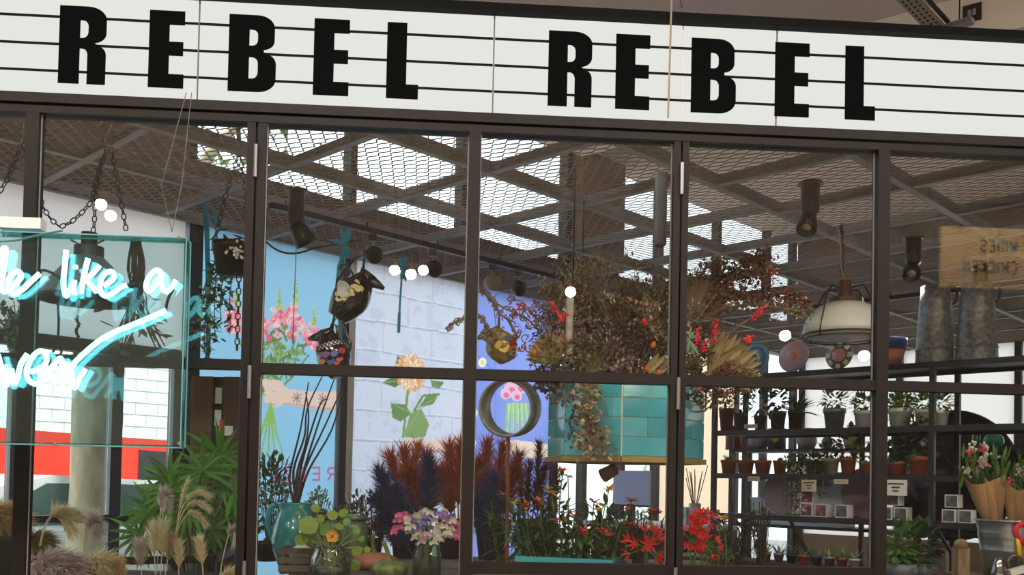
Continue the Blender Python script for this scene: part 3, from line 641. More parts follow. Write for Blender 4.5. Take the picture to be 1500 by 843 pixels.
for pts, c in (([(578, 590), (598, 592), (608, 606), (592, 618), (580, 612)], 0), ([(597, 640), (606, 606), (622, 598), (634, 622), (628, 640), (612, 642)], 1), ([(618, 598), (632, 577), (646, 582), (640, 592)], 0), ([(565, 560), (580, 552), (596, 558), (584, 568)], 2), ([(636, 556), (656, 560), (648, 570), (638, 566)], 0), ([(584, 536), (588, 520), (596, 530), (594, 540)], 2)):
    p2.paint(p2.poly([Q(*q) for q in pts]), gl[c]); p2.paint(p2.line([Q(*pts[0]), Q(*pts[2])], .004), (160, 190, 130), .7)
dc = Q(607, 546); pe = [(246, 200, 158), (252, 218, 182), (234, 172, 128), (255, 232, 204)]; g = np.random.default_rng(3)
for ring, (rr, n, L) in enumerate(((.125, 20, .085), (.095, 18, .08), (.065, 15, .07), (.035, 11, .05))):
    for i in range(n):
        a = i * 2 * math.pi / n + ring * .4; c = dc + np.array([math.cos(a) * rr * .95, math.sin(a) * rr * .9]); p2.paint(p2.ell(c, L * .6, .024, a), (206, 138, 96), .6); p2.paint(p2.ell(c, L * .55, .018, a), pe[int(g.integers(4))])
p2.paint(p2.ell(dc, .03, .03), (224, 160, 100))
p2.paint(p2.poly([Q(592, 652), Q(604, 642), Q(630, 646), Q(690, 640), Q(690, 662), Q(655, 662), Q(628, 658), Q(610, 660)]), (242, 214, 202)); p2.paint(p2.line([Q(612, 660), Q(655, 663), Q(690, 663)], .01), (190, 140, 124), .6)
# poster 3: violet blue with pink flower and an arm
p3 = Print(5.66, 6.72, zp0, zp1); p3.paint(np.ones(p3.X.shape), (132, 156, 240)); p3.paint(p3.noise(1.6, 9), (164, 180, 250), .55); Q = lambda x, y: np.array(p3.xz(x, y))
for x, y in ((715, 425), (735, 450), (760, 470), (705, 520)): p3.paint(p3.line([Q(x, y), Q(x + 60, y + 60)], .0035), (92, 112, 206), .7)
for x in (703, 731): p3.paint(p3.line([Q(x, 424), Q(x, 700)], .0035), (104, 124, 212), .7)
for x, y, r_ in ((755, 571, .10), (768, 567, .085), (746, 577, .07), (762, 580, .07)): p3.paint(p3.ell(Q(x, y), r_, r_ * .7), (242, 196, 222)); p3.paint(p3.ell(Q(x + 1, y + 2), r_ * .5, r_ * .35), (240, 120, 170))
for i in range(16): p3.paint(p3.line([Q(748 + i * 2, 592), Q(744 + i * 2.6, 634)], .010, .005), [(150, 200, 140), (180, 220, 160), (196, 226, 180)][i % 3])
p3.paint(p3.poly([Q(735, 648), Q(760, 645), Q(800, 650), Q(812, 652), Q(812, 672), Q(780, 672), Q(745, 664)]), (248, 226, 208))
for x, y in ((712, 531), (699, 606), (697, 650)): p3.paint(p3.ell(Q(x, y), .05, .04, .4), (244, 244, 226)); p3.paint(p3.ell(Q(x, y), .02, .02), (236, 220, 130))
for pr, lab in ((p1, 'pale blue window poster of pink snapdragons held by a tattooed arm'), (p2, 'white brick window poster with a peach dahlia held by a hand'), (p3, 'violet blue window poster with a pink flower beside the ring mirror')):
    t = thing('window_poster', lab, 'poster', AB((pr.a0 + pr.a1) / 2, BW, zp0)); pr.build(t)
e = sempty('window_15', AB(3.1, BW, zp0))
for a, w, mt in ((3.09, .05, dk), (4.31, .03, dk), (4.37, .03, mat('white_upvc', (232, 234, 238), .4)), (5.62, .04, mat('white_upvc', (232, 234, 238), .4))):
    MB().obox(AB(a, BW + .03, (zp0 + zp1) / 2), AV * w, BV * .03, ZV * (zp1 - zp0) / 2).build('window_post', mt, e)
MB().obox(AB(4.9, BW + .03, zp0 - .03), AV * 1.85, BV * .08, ZV * .03).build('window_sill', mat('white_upvc', (232, 234, 238), .4), e)
for a0, a1 in ((3.14, 4.28), (4.4, 5.58), (5.66, 6.72)): MB().obox(AB((a0 + a1) / 2, BW + .06, (zp0 + zp1) / 2), AV * (a1 - a0) / 2, BV * .003, ZV * (zp1 - zp0) / 2).build('glass_pane', farpane, e)
# ================================================================== things hanging under the mesh
def chain(path, parent, m=None, link=.032, r=.0032, name='chain'):
    """interlocking oval links along a path"""
    pts = [np.asarray(p, float) for p in path]; mb = MB(); acc = []
    for a, b in zip(pts[:-1], pts[1:]):
        n = max(1, int(np.linalg.norm(b - a) / .004)); acc += [lerp(a, b, i / n) for i in range(n)]
    acc.append(pts[-1]); d = 0; last = acc[0]; cs = [acc[0]]
    for p in acc[1:]:
        d += np.linalg.norm(p - last); last = p
        if d >= link * .72: cs.append(p); d = 0
    for i in range(len(cs) - 1):
        p, q = cs[i], cs[i + 1]; t = nrm(q - p); x, y = perp(t); e = x if i % 2 else y; c = (p + q) / 2; hl = link * .5 - .004; w = link * .28
        lp = [c + t * (hl * .6 * sx) + t * hl * .4 * math.sin(a) + e * w * math.cos(a) for a, sx in ((0, 1), (.8, 1), (1.57, 1), (2.34, 1), (3.14, 1), (3.14, -1), (3.94, -1), (4.71, -1), (5.5, -1), (6.28, -1))]
        mb.tube(lp + [lp[0]], r, 4, False)
    return mb.build(name, m or black, parent, stuff=True)
def hookwire(p, parent, h=.12, m=None, w=.022):
    MB().tube([p, p + V(0, 0, h * .55), p + V(w * .6, 0, h * .8), p + V(w, 0, h * .95), p + V(w * .2, 0, h * 1.08), p + V(-w, 0, h)], .0032, 6).build('hook', m or mat('bare_wire', (176, 170, 150), .4, .5), parent, True)
# ---- spotlights on the mesh
def spot(px, py, label, body_w, body_h, hx, hy, hl, hw, aim, mount=True):
    top = PH(px, py, HM - .01); Z = top[1]; t = thing('spotlight', label, 'spotlight', top, 'black spotlights under the mesh')
    w = pxm(body_w, Z) / 2; h = pxm(body_h, Z); m = mat('spot_black', (40, 40, 44), .4)
    if mount: MB().lathe(top + V(0, 0, -.012), [(w * 1.35, 0), (w * 1.35, .012), (w * .8, .02)], 18).build('ceiling_plate', m, t)
    MB().lathe(top + V(0, 0, -.012 - h), [(w * .8, 0), (w, h * .1), (w, h), (0, h)], 20).build('driver_body', m, t, True)
    c = P(hx, hy, Z); a = nrm(aim); L = pxm(hl, Z); r = pxm(hw, Z) / 2
    MB().tube([top + V(0, 0, -.012 - h * .95), c - a * L * .3], .012, 8).build('swivel', m, t)
    MB().lathe(c - a * L * .5, [(r * .55, 0), (r * .8, L * .2), (r, L * .75), (r, L), (r * .86, L), (r * .78, L * .8), (0, L * .8)], 20, axis=a).build('head', mat('spot_head', (30, 28, 30), .35), t, True)
    MB().lathe(c - a * L * .5, [(r * .6, L * .83), (r * .4, L * .86), (0, L * .88)], 14, axis=a).build('lens', mat('spot_lens', (190, 186, 176), .15, .6), t, True)
    l = bpy.data.lights.new('added_spot_beam', 'SPOT'); l.energy = 24; l.spot_size = R(80); l.spot_blend = .6; l.color = (1, .88, .74); l.shadow_soft_size = .04  # beam added to brighten the shop interior; the heads themselves are unlit
    lo = bpy.data.objects.new('added_spot_beam', l); COL.objects.link(lo); lo.location = tuple(c + a * L * .6); lo.rotation_euler = Vector(tuple(a)).to_track_quat('-Z', 'Y').to_euler()
    return t
spot(435, 278, 'large black spotlight above the pale blue poster with cylindrical body', 24, 50, 441, 342, 34, 34, (.45, .35, -.75))
spot(1187, 268, 'large black spotlight over the white dome pendant lamp', 27, 44, 1183, 325, 34, 30, (-.25, -.5, -.85))
spot(1338, 348, 'black spotlight with tilted head right of the white dome pendant lamp', 22, 38, 1335, 396, 24, 26, (-.2, -.55, -.7))
spot(1437, 392, 'black spotlight in front of the right galvanised churn', 20, 34, 1429, 436, 26, 24, (-.75, -.55, -.3))
def track(p, q, label):
    t = thing('lighting_track', label, 'track', (p + q) / 2, 'black lighting tracks'); MB().bar(p, q, .04, .035).build('rail', black, t)
    for k in np.linspace(.04, .96, 5):
        c = lerp(p, q, k); MB().tube([c, V(c[0], c[1], HM)], .006, 6).build('hanger', black, t)
    return t
ta, tb_ = PH(391, 303, HM - .05), PH(830, 409, HM - .05); k = (ta @ BV + tb_ @ BV) / 2
ta, tb_ = AB(ta @ AV, k, HM - .05), AB(tb_ @ AV, k, HM - .05)
track(ta, tb_, 'long black lighting track running in front of the window posters')
tc_, td = PH(1180, 446, HM - .05), PH(1500, 414, HM - .05); k = td @ AV
track(AB(k, tc_ @ BV, HM - .05), AB(k, td @ BV - .8, HM - .05), 'black lighting track running behind the galvanised churns')
for px, py, lab in ((537, 352, 'small round track spotlight just right of the blue bow'), (617, 376, 'small track spotlight over the white brick poster'), (700, 398, 'pale wooden faced track spotlight by the second mullion'), (766, 402, 'small black track spotlight above the twisted dried branch')):
    a = float(PH(px, py - 10, HM - .05) @ AV); c = AB(a, float(ta @ BV), HM - .083); t = thing('track_spotlight', lab, 'spotlight', c, 'small track spotlights')
    MB().box(c + V(0, 0, -.012), .05, .05, .04).build('adaptor', black, t); MB().tube([c + V(0, 0, -.03), c + V(0, 0, -.09)], .008, 8).build('stem', chrome, t)
    d = nrm((.5, -.6, -.35)); MB().lathe(c + V(0, 0, -.115) - d * .05, [(.03, 0), (.055, .02), (.058, .09), (.048, .1), (0, .09)], 16, axis=d).build('head', mat('spot_wood', (150, 128, 100), .5) if px == 700 else mat('spot_head', (30, 28, 30), .35), t, True)
pa, pb = PH(391, 354, HM - .16), PH(470, 352, HM - .12)
tag(MB().tube(curve(P(386, 350, 5.6), P(415, 385, 5.6), P(458, 364, 5.7), 10) + [P(530, 352, 6.0)], .006, 6).build('power_cable', black, smooth=True), 'slack black power cable strung under the mesh beside the large spotlight', 'cable')
# ---- blue ribbons
blue = mat('blue_ribbon', (44, 150, 178), .5, var=.12, trans=.2)
def bow(c, parent, s=.05):
    for sx, sz in ((-.45, 1.0), (.4, 1.1), (-.45, -1.3), (.35, -1.5), (-.9, .25), (.1, 1.3)):
        MB().leaf(c, V(sx * .7, -.2, sz), s * 1.6, s * .55, up=V(0, -1, 0), bend=.3, seg=4).build('ribbon_loop', blue, parent)
    MB().sphere(c, s * .22, n=8, m=6).build('knot', blue, parent)
# ---- painted jugs
def ribbon_strip(pts, w, parent, name='ribbon'):
    mb = MB(); pts = [np.asarray(p, float) for p in pts]; vs = []
    for p in pts: vs += [p - FV * w / 2, p + FV * w / 2]
    mb.add(vs, [(2 * i, 2 * i + 1, 2 * i + 3, 2 * i + 2) for i in range(len(pts) - 1)]); return mb.build(name, blue, parent)
def jug(base, neck, Z, rmax, label, glaze, inside, bands=(), patches=(), spout=1, handle=1, seed=0):
    b, n = P(*base, Z), P(*neck, Z); ax = nrm(n - b); L = np.linalg.norm(n - b); t = thing('jug', label, 'jug', b, 'painted jugs hanging from ribbons')
    prof = [(0, 0), (rmax * .52, 0), (rmax * .58, L * .02), (rmax * .86, L * .22), (rmax, L * .42), (rmax * .9, L * .62), (rmax * .6, L * .82), (rmax * .46, L * .93), (rmax * .52, L), (rmax * .46, L), (rmax * .4, L * .92), (rmax * .5, L * .8), (0, L * .78)]
    MB().lathe(b, [(max(0, q[0]), q[1]) for q in smoothline(prof[1:9], 3)] + prof[9:], 30, axis=ax).build('body', glaze, t, True)
    MB().lathe(b, [(0, -.001), (rmax * .5, -.001), (rmax * .5, .002)], 22, axis=ax).build('foot', inside, t)
    side = nrm(np.cross(ax, V(0, -1, 0))) * spout
    sp = MB(); q = n - ax * L * .12 + side * rmax * .42
    sp.tube([q - side * .02, q + side * rmax * .3 + ax * .01, q + side * rmax * .72 + ax * .012], [rmax * .36, rmax * .24, rmax * .10], 10); sp.build('spout', glaze, t, True)
    hs = -side * handle; MB().tube([n + hs * rmax * .4, n + hs * rmax * .75 + ax * .06, n + hs * rmax * 1.1 + ax * .01, b + ax * L * .55 + hs * rmax * 1.15, b + ax * L * .42 + hs * rmax * .92], .008, 8).build('handle', glaze, t, True)
    for z, w, mt in bands:
        r0 = np.interp(z, [p[1] / L for p in prof[1:9]], [p[0] for p in prof[1:9]]); r1 = np.interp(z + w, [p[1] / L for p in prof[1:9]], [p[0] for p in prof[1:9]])
        MB().lathe(b, [(r0 * .9, z * L), (r0 + .002, z * L), (r1 + .002, (z + w) * L), (r1 * .9, (z + w) * L)], 26, axis=ax).build('painted_band', mt, t, True)
    g = np.random.default_rng(seed)
    for k, (z, ang, s, mt) in enumerate(patches):
        r0 = np.interp(z, [p[1] / L for p in prof[1:9]], [p[0] for p in prof[1:9]]); x = side; y = np.cross(ax, x); y = y if y[1] < 0 else -y
        e = nrm(x * math.sin(ang) + y * math.cos(ang)); c = b + ax * z * L + e * r0 * .97; tx = nrm(np.cross(ax, e)); poly = [(math.cos(a) * s * (1 + .25 * math.sin(3 * a + k)), math.sin(a) * s * .7) for a in np.linspace(0, 2 * math.pi, 10, endpoint=False)]
        MB().prism(c - e * .004, tx, ax, poly, .009 if np.cross(tx, ax) @ e > 0 else -.009).build('painted_motif', mt, t)
    return t
gb = mat('black_glaze', (24, 18, 20), .08, coat=1.0); ivory = mat('ivory_clay', (226, 220, 206), .5)
gold = mat('gold_motif', (196, 180, 110), .4); greyw = mat('grey_motif', (168, 170, 158), .4)
j = jug((493, 466), (541, 400), 5.0, .098, 'large black glazed jug painted with a golden bird, hung by its handle', gb, ivory, (), ((.5, -.55, .045, greyw), (.42, -.3, .038, greyw), (.5, -.05, .03, gold), (.62, .1, .026, gold), (.66, .35, .022, gold), (.36, -.1, .024, gold), (.34, -.55, .02, gold), (.28, -.35, .02, gold), (.72, -.1, .016, gold)))
c = P(507, 358, 5.0); bow(c, j, .055); ribbon_strip([c, P(505, 375, 5.0), P(505, 393, 5.0)], .012, j); ribbon_strip([c, P(496, 390, 5.0), P(492, 432, 5.0)], .014, j); ribbon_strip([c, PH(509, 345, HM)], .01, j)
MB().tube([P(497, 395, 5.0), P(500, 388, 5.0), P(508, 388, 5.0), P(517, 402, 5.0), P(526, 410, 5.0)], .007, 8).build('hanging_handle', gb, j, True)
mr = [mat('motif_red', (170, 40, 50), .4), mat('motif_blue', (60, 90, 150), .4), mat('motif_mauve', (130, 90, 130), .4), mat('motif_ochre', (190, 130, 60), .4), mat('motif_white', (230, 230, 224), .4)]
j = jug((498, 552), (477, 484), 4.8, .085, 'black jug with a white lattice band and coloured flowers, hanging below the large black jug', mat('black_glaze2', (22, 20, 24), .15, coat=.6), ivory, ((.60, .10, mr[4]),), [(z, a, s, mr[k % 4]) for k, (z, a, s) in enumerate(((.45, -.7, .022), (.42, -.2, .02), (.46, .3, .022), (.36, .7, .02), (.3, -.45, .018), (.3, .1, .02), (.5, .65, .016), (.22, .4, .016), (.24, -.2, .016)))], spout=-1)
for k in range(9):
    a = -1.1 + k * .27; bb, nn = P(498, 552, 4.8), P(477, 484, 4.8); ax = nrm(nn - bb); L = np.linalg.norm(nn - bb); sd = nrm(np.cross(ax, V(0, -1, 0))); y = np.cross(ax, sd); y = y if y[1] < 0 else -y
    e = nrm(sd * math.sin(a) + y * math.cos(a)); e2 = nrm(sd * math.sin(a + .27) + y * math.cos(a + .27))
    for (u, v) in ((.60, .70), (.70, .60)): MB().tube([bb + ax * L * u + e * .0815 * (1 if u < .65 else .88), bb + ax * L * v + e2 * .0815 * (1 if v < .65 else .88)], .003, 4).build('lattice_line', gb, j)
ribbon_strip([P(492, 466, 4.82), P(484, 480, 4.8), P(482, 492, 4.8)], .012, j); MB().tube([P(482, 486, 4.8), P(487, 474, 4.8), P(493, 478, 4.8), P(496, 505, 4.8)], .007, 8).build('hanging_handle', gb, j, True)
yg = mat('mustard_glaze', (150, 132, 60), .2, coat=.6, noise=.8, nscale=20, rgb2=(96, 78, 58))
j = jug((744, 529), (722, 482), 5.2, .088, 'mustard and brown painted jug with red roses hung before the violet poster', yg, mat('brown_clay', (110, 92, 72), .5), (), [(z, a, s, mt) for z, a, s, mt in ((.3, -.1, .03, mat('mustard_bright', (206, 176, 40), .3)), (.45, .2, .022, mat('mustard_bright', (206, 176, 40), .3)), (.4, -.75, .024, mr[0]), (.55, -.6, .02, mr[1]), (.66, -.5, .018, mr[3]), (.28, -.6, .02, mat('motif_scarlet', (214, 40, 44), .4)), (.6, .3, .02, mat('motif_brown', (90, 70, 60), .4)), (.75, -.2, .014, mr[2]))], spout=-1)
MB().tube([P(727, 480, 5.2), P(722, 440, 5.3), PH(733, 424, HM)], .002, 5).build('cord', blue, j)
for (x, y0, y1, kn) in ((430, 372, 505, 0), (585, 394, 488, 1)):
    t = thing('hanging_ribbon', ['thin teal cord hanging in front of the pink snapdragons', 'blue ribbon with a bow hanging in front of the white brick poster'][kn], 'ribbon', P(x, y1, 5.6))
    ribbon_strip([PH(x + 5, y0 - 12, HM) if kn else P(x + 4, y0 - 12, 5.6), P(x + 3, y0 + 20, 5.6), P(x + 1, (y0 + y1) / 2, 5.6), P(x - 1, y1, 5.6)], .012 if kn else .005, t)
    if kn: bow(P(592, 394, 5.6), t, .05); ribbon_strip([P(x, y1 - 30, 5.598), P(x - 1, y1, 5.598)], .018, t, 'ribbon_tail')
# ---- trailing basket beside the first door post
hb = thing('hanging_basket', 'dark hanging pot with trailing leafy vines on chains beside the blue poster', 'hanging plant', P(336, 404, 4.9))
Zb = 4.9; wc = mat('dark_zinc', (62, 60, 56), .4, .5, noise=.5, nscale=12)
MB().pot(P(338, 404, Zb), pxm(20, Zb), pxm(27, Zb), pxm(48, Zb), .004).build('pot', wc, hb, True)
top = P(351, 222, Zb)
for x in (312, 362): chain([top, P((351 + x) / 2 + (4 if x > 340 else -2), 290, Zb), P(x, 362, Zb)], hb, link=.036)
chain([P(350, 404, Zb), P(349, 450, Zb), P(347, 520, Zb)], hb, link=.04); chain([P(314, 395, Zb), P(300, 425, Zb), P(284, 455, Zb)], hb, link=.04)
MB().tube([top, P(350, 205, Zb), PH(349, 188, HM)], .012, 6).build('jute_rope', mat('jute', (140, 124, 96), .9, noise=.8, nscale=60), hb)
vine = mat('vine_leaf', (96, 112, 78), .6, var=.35, trans=.25); vs_ = MB(); vl = MB()
for (x0, y0, x1, y1, n) in ((318, 370, 306, 524, 60), (322, 372, 316, 500, 46), (330, 376, 300, 510, 40), (346, 380, 338, 480, 34), (336, 380, 324, 470, 30), (320, 375, 296, 470, 30)):
    c = curve(P(x0, y0, Zb), P(x1 - 6, (y0 + y1) / 2, Zb - .06), P(x1, y1, Zb + uni(-.05, .05)), 14); vs_.tube(c, .0025, 4)
    for i in range(n):
        q = c[int(RNG.integers(2, 14))] + RNG.normal(0, .014, 3); vl.leaf(q, rdir() * V(1, 1, .5) + V(0, 0, -.4), uni(.03, .048), uni(.02, .03), seg=3)
vs_.build('vine_stems', mat('vine_stem', (88, 80, 56), .7), hb); vl.build('vine_leaves', vine, hb, stuff=True)
fl_ = MB()
for i in range(60): fl_.leaf(P(uni(316, 362), uni(350, 378), Zb) + RNG.normal(0, .03, 3), rdir() + V(0, 0, .5), uni(.04, .08), uni(.02, .035))
fl_.build('foliage', mat('olive_leaf', (80, 84, 52), .6, var=.3), hb, stuff=True)
wf = MB()
for i in range(26): wf.sphere(P(uni(335, 358), uni(350, 376), Zb - .09) + RNG.normal(0, .01, 3), .008, n=6, m=4)
wf.build('white_blossom', mat('white_petal', (236, 232, 222), .6), hb, stuff=True)
t = thing('wall_bracket', 'dark curled metal bracket beside the acrylic box edge', 'bracket', P(284, 505, 5.0)); MB().tube([P(282, 512, 5.0), P(290, 497, 5.0), P(291, 487, 5.0), P(284, 482, 5.0)], .011, 8).build('arm', black, t, True)
MB().lathe(P(284, 480, 5.0), [(.0, 0), (.03, 0), (.034, .02), (.02, .05), (0, .05)], 12).build('holder', black, t, True)
# ---- industrial shade behind the neon box
ls = thing('hanging_lampshade', 'grey metal industrial lampshade on chains behind the neon box', 'lamp', P(128, 440, 4.75)); Zl = 4.75; zc = P(128, 440, Zl)
sm = mat('shade_grey', (126, 132, 134), .4, .4); r0 = pxm(72, Zl)
MB().lathe(zc, [(r0, 0), (r0, .006), (r0 * .72, pxm(28, Zl)), (r0 * .46, pxm(52, Zl)), (r0 * .26, pxm(66, Zl)), (r0 * .2, pxm(66, Zl)), (r0 * .42, pxm(48, Zl)), (r0 * .7, pxm(24, Zl)), (r0 * .97, 0)], 32).build('shade', sm, ls, True)
MB().torus(zc, ZV, r0, .005, 32, 6).build('rim', mat('rim_dark', (70, 74, 76), .4, .5), ls, True)
MB().lathe(zc + V(0, 0, pxm(64, Zl)), [(.07, 0), (.07, .05), (.038, .055), (.038, .12), (0, .12)], 18).build('cap', mat('cap_dark', (58, 60, 62), .5, .4), ls)
hk = P(160, 214, Zl); bare = mat('bare_wire', (176, 170, 150), .4, .5)
MB().tube([P(x, y, Zl) for x, y in smoothline([(172, 207), (164, 214), (157, 213), (154, 205), (160, 190), (165, 178), (162, 173), (152, 175), (146, 183)])], .0036, 6).build('hook', bare, ls, True)
MB().tube([P(150, 177, Zl), PH(148, 172, HM)], .003, 5).build('hook_wire', bare, ls)
for pth in ([(158, 216), (150, 235), (141, 262), (135, 295), (120, 312), (104, 326), (88, 333), (75, 322), (62, 303), (60, 290)], [(163, 216), (168, 245), (174, 280), (180, 310), (186, 345)], [(158, 220), (146, 245), (140, 285), (138, 330), (134, 352)]): chain([P(x, y, Zl) for x, y in pth], ls, link=.036)
for x in (104, 152): MB().tube([P(x, 352, Zl), P(128 + (x - 128) * .5, 358, Zl), P(128 + (x - 128) * .9, 380, Zl)], .006, 6).build('bracket', sm, ls)
# ---- dried bunches hanging behind the neon
t = thing('dried_vine_bundle', 'tangled bundle of dried brown vines hanging behind the neon sign', 'dried vines', P(200, 520, 5.2), 'bunches hanging behind the neon sign')
vb = MB(); vlf = MB()
for i in range(34):
    x0 = 200 + uni(-7, 7); x1 = 200 + uni(-45, 50); vb.tube(smoothline([P(x0, 350, 5.25), P(x0 + uni(-9, 9), 395, 5.22), P(200 + uni(-14, 14), 430, 5.22), P((200 + x1) / 2 + uni(-8, 8), 475, 5.2), P(x1, uni(490, 530), 5.2 + uni(-.1, .1))], 3), .0035, 4)
for i in range(16): vlf.leaf(P(uni(130, 240), uni(440, 525), 5.2 + uni(-.1, .1)), rdir(), uni(.06, .12), uni(.05, .09), seg=3)
vb.build('stems', mat('dry_vine', (84, 72, 62), .8, var=.25), t); vlf.build('leaves', mat('dusty_leaf', (96, 130, 104), .6, var=.2, trans=.4), t, stuff=True)
t = thing('bead_string', 'string of dark purple seed pods hanging behind the neon sign', 'pod string', P(113, 520, 4.85))
MB().tube([P(115, 440, 4.85), P(113, 520, 4.85)], .002, 4).build('thread', mat('dry_vine', (84, 72, 62), .8), t)
for i in range(16): MB().sphere(P(113 + uni(-3, 3), 464 + i * 3.6, 4.85 + uni(-.01, .01)), .010, .010, .0075, 8, 6).build('pod', mat('pod_purple', (52, 44, 66), .6), t, True)
t = thing('rope_knot', 'knotted dark rope hanging below the grey lampshade', 'rope', P(81, 520, 4.85)); MB().tube([P(x, y, 4.85) for x, y in smoothline([(84, 432), (86, 470), (84, 502), (78, 515), (74, 520), (84, 522), (90, 516), (85, 505)])], .006, 6).build('rope', mat('rope_dark', (50, 52, 50), .9), t, True)
t = thing('eucalyptus_bunch', 'bunch of grey green eucalyptus tied at its stems at the far left', 'dried bunch', P(22, 530, 4.8), 'bunches hanging behind the neon sign')
eb, el = MB(), MB()
for i in range(26):
    x1 = 18 + uni(-26, 26); c = curve(P(26, 525, 4.8), P(26 + uni(-3, 3), 500, 4.8), P(x1, uni(440, 475), 4.8 + uni(-.08, .08)), 8); eb.tube(c, .0025, 4)
    for k in range(14): el.leaf(c[int(RNG.integers(2, 8))] + RNG.normal(0, .012, 3), rdir(), uni(.03, .05), uni(.018, .03), seg=2)
eb.build('stems', MATS['vine_stem'], t); el.build('leaves', mat('euc_leaf', (92, 122, 112), .6, var=.3, trans=.2), t, stuff=True); MB().torus(P(26, 502, 4.8), ZV, .022, .005, 14, 6).build('tie', mat('tie', (150, 150, 130), .7), t)
t = thing('hanging_chain', 'dark chain on a bare wire hook at the far left edge', 'chain', P(4, 285, 4.7)); chain([P(31, 212, 4.7), P(22, 235, 4.7), P(10, 265, 4.7), P(-6, 290, 4.7)], t, link=.036); chain([P(33, 210, 4.7), P(39, 230, 4.7), P(42, 262, 4.7)], t, link=.036)
MB().tube([P(30, 214, 4.7), P(33, 200, 4.7), P(35, 180, 4.7), PH(35, 172, HM)], .0035, 6).build('hook', bare, t, True)
for x, y in ((125, 400),): pass
t = thing('blue_strap', 'bright blue strap tied to the mesh beside the hanging basket', 'strap', P(303, 420, 5.4))
ribbon_strip([PH(300, 296, HM - .02), P(303, 340, 5.4), P(305, 420, 5.4), P(305, 520, 5.4)], .028, t); ribbon_strip([PH(299, 296, HM - .02), P(312, 308, 5.38), P(322, 330, 5.4)], .022, t); ribbon_strip([P(306, 318, 5.39), P(315, 330, 5.39), P(324, 336, 5.39)], .02, t)
# ---- white dome pendant in its wire cage
pl = thing('pendant_lamp', 'large white enamel dome pendant lamp in a black wire cage', 'pendant lamp', P(1236, 494, 5.3)); Zp = 5.3; pc = P(1237, 492, Zp); r0 = pxm(60, Zp)
we = mat('white_enamel', (206, 204, 192), .35); rust = mat('brown_fitting', (96, 62, 46), .5)
H = pxm(52, Zp); out = [(r0 * math.cos(a) ** .9 if a < 1.5 else 0, H * math.sin(a)) for a in np.linspace(0, 1.25, 9)]
MB().lathe(pc, out + [(r * .96, h - .004) for r, h in out[::-1]], 36).build('dome', we, pl, True)
MB().lathe(pc, [(0, .02), (r0 * .93, .012), (r0 * .93, .018), (0, .03)], 36).build('diffuser', mat('opal', (226, 226, 218), .5, trans=.4), pl, True)
MB().torus(pc, ZV, r0 * 1.01, .005, 36, 6).build('cage_ring', black, pl, True); MB().torus(pc + V(0, 0, -.02), ZV, r0 * .98, .004, 36, 6).build('cage_ring', black, pl, True)
for a in (.6, 2.2, 3.8, 5.2):
    e = V(math.cos(a), math.sin(a), 0); MB().tube([pc + V(0, 0, H * 1.32) + e * .05, pc + V(0, 0, H * 1.36) + e * r0 * .55, pc + V(0, 0, H * 1.0) + e * r0 * .78, pc + e * r0 * 1.02, pc + V(0, 0, -.02) + e * r0 * .98], .0048, 6).build('cage_wire', black, pl, True)
MB().lathe(pc + V(0, 0, H * .9), [(r0 * .42, 0), (r0 * .42, .03), (r0 * .18, .035), (r0 * .15, .13), (0, .13)], 20).build('fitting', rust, pl)
MB().tube([pc + V(0, 0, H * .9 + .12), P(1233, 395, Zp), P(1231, 350, Zp)], .006, 6).build('cable', mat('pale_cable', (150, 140, 128), .5), pl); chain([P(1234, 400, Zp), P(1233, 340, Zp), PH(1232, 330, HM)], pl, link=.03)
MB().tube([P(1231, 352, Zp), P(1229, 338, Zp), PH(1226, 334, HM)], .006, 6).build('hook', mat('pale_cable', (150, 140, 128), .5), pl)
# ================================================================== tiled hanging planter
Zt = 5.25; tc = P(915, 672, Zt); RP = .417; A0 = R(-9.0); HT = .40
pt = thing('tiled_planter', 'octagonal planter faced with turquoise tiles and a brass rim, hung at the centre', 'planter', tc)
cor = [tc + RP * V(math.sin(A0 + k * R(45)), -math.cos(A0 + k * R(45)), 0) for k in range(8)]
m = MB(); vs = [c for c in cor] + [c + V(0, 0, HT) for c in cor] + [tc + (c - tc) * .9 + V(0, 0, HT) for c in cor] + [tc + (c - tc) * .9 + V(0, 0, HT - .06) for c in cor]
fs = [tuple(range(7, -1, -1)), tuple(range(24, 32))] + [(i + 8 * j, (i + 1) % 8 + 8 * j, (i + 1) % 8 + 8 * (j + 1), i + 8 * (j + 1)) for j in range(3) for i in range(8)]
m.add(vs, fs); m.build('grout_core', mat('grout', (226, 222, 206), .8), pt)
tq = mat('turquoise_tile', (92, 192, 204), .12, noise=.5, nscale=5, rgb2=(74, 172, 188), coat=.6)
tqs = [tq, mat('turquoise_tile_b', (104, 202, 212), .12, noise=.4, nscale=5, rgb2=(64, 164, 178), coat=.6), mat('turquoise_tile_c', (80, 180, 194), .12, noise=.4, nscale=5, rgb2=(48, 140, 158), coat=.6)]
for k in range(8):
    p, q = cor[k], cor[(k + 1) % 8]; d = nrm(q - p); L = np.linalg.norm(q - p); n = nrm(np.cross(d, ZV)); n = n if (n @ ((p + q) / 2 - tc)) > 0 else -n
    for r_ in range(4):
        z0 = .004 + r_ * .099; z1 = z0 + .094; sp = [.76, .42, .86, .5][r_]
        for (x0, x1) in ((.004, L * sp - .003), (L * sp + .003, L - .004)):
            MB().obox(p + d * (x0 + x1) / 2 + n * .003 + V(0, 0, (z0 + z1) / 2), d * (x1 - x0) / 2, n * .004, ZV * (z1 - z0) / 2).build('tile', tqs[(k + r_ + int(x0 > .1)) % 3], pt)
br = mat('brass', (176, 150, 92), .4, .4)
for k in range(8):
    p, q = cor[k], cor[(k + 1) % 8]; p, q = tc + (p - tc) * 1.025, tc + (q - tc) * 1.025; MB().bar(p + V(0, 0, -.014), q + V(0, 0, -.014), .022, .028).build('brass_edge', br, pt)
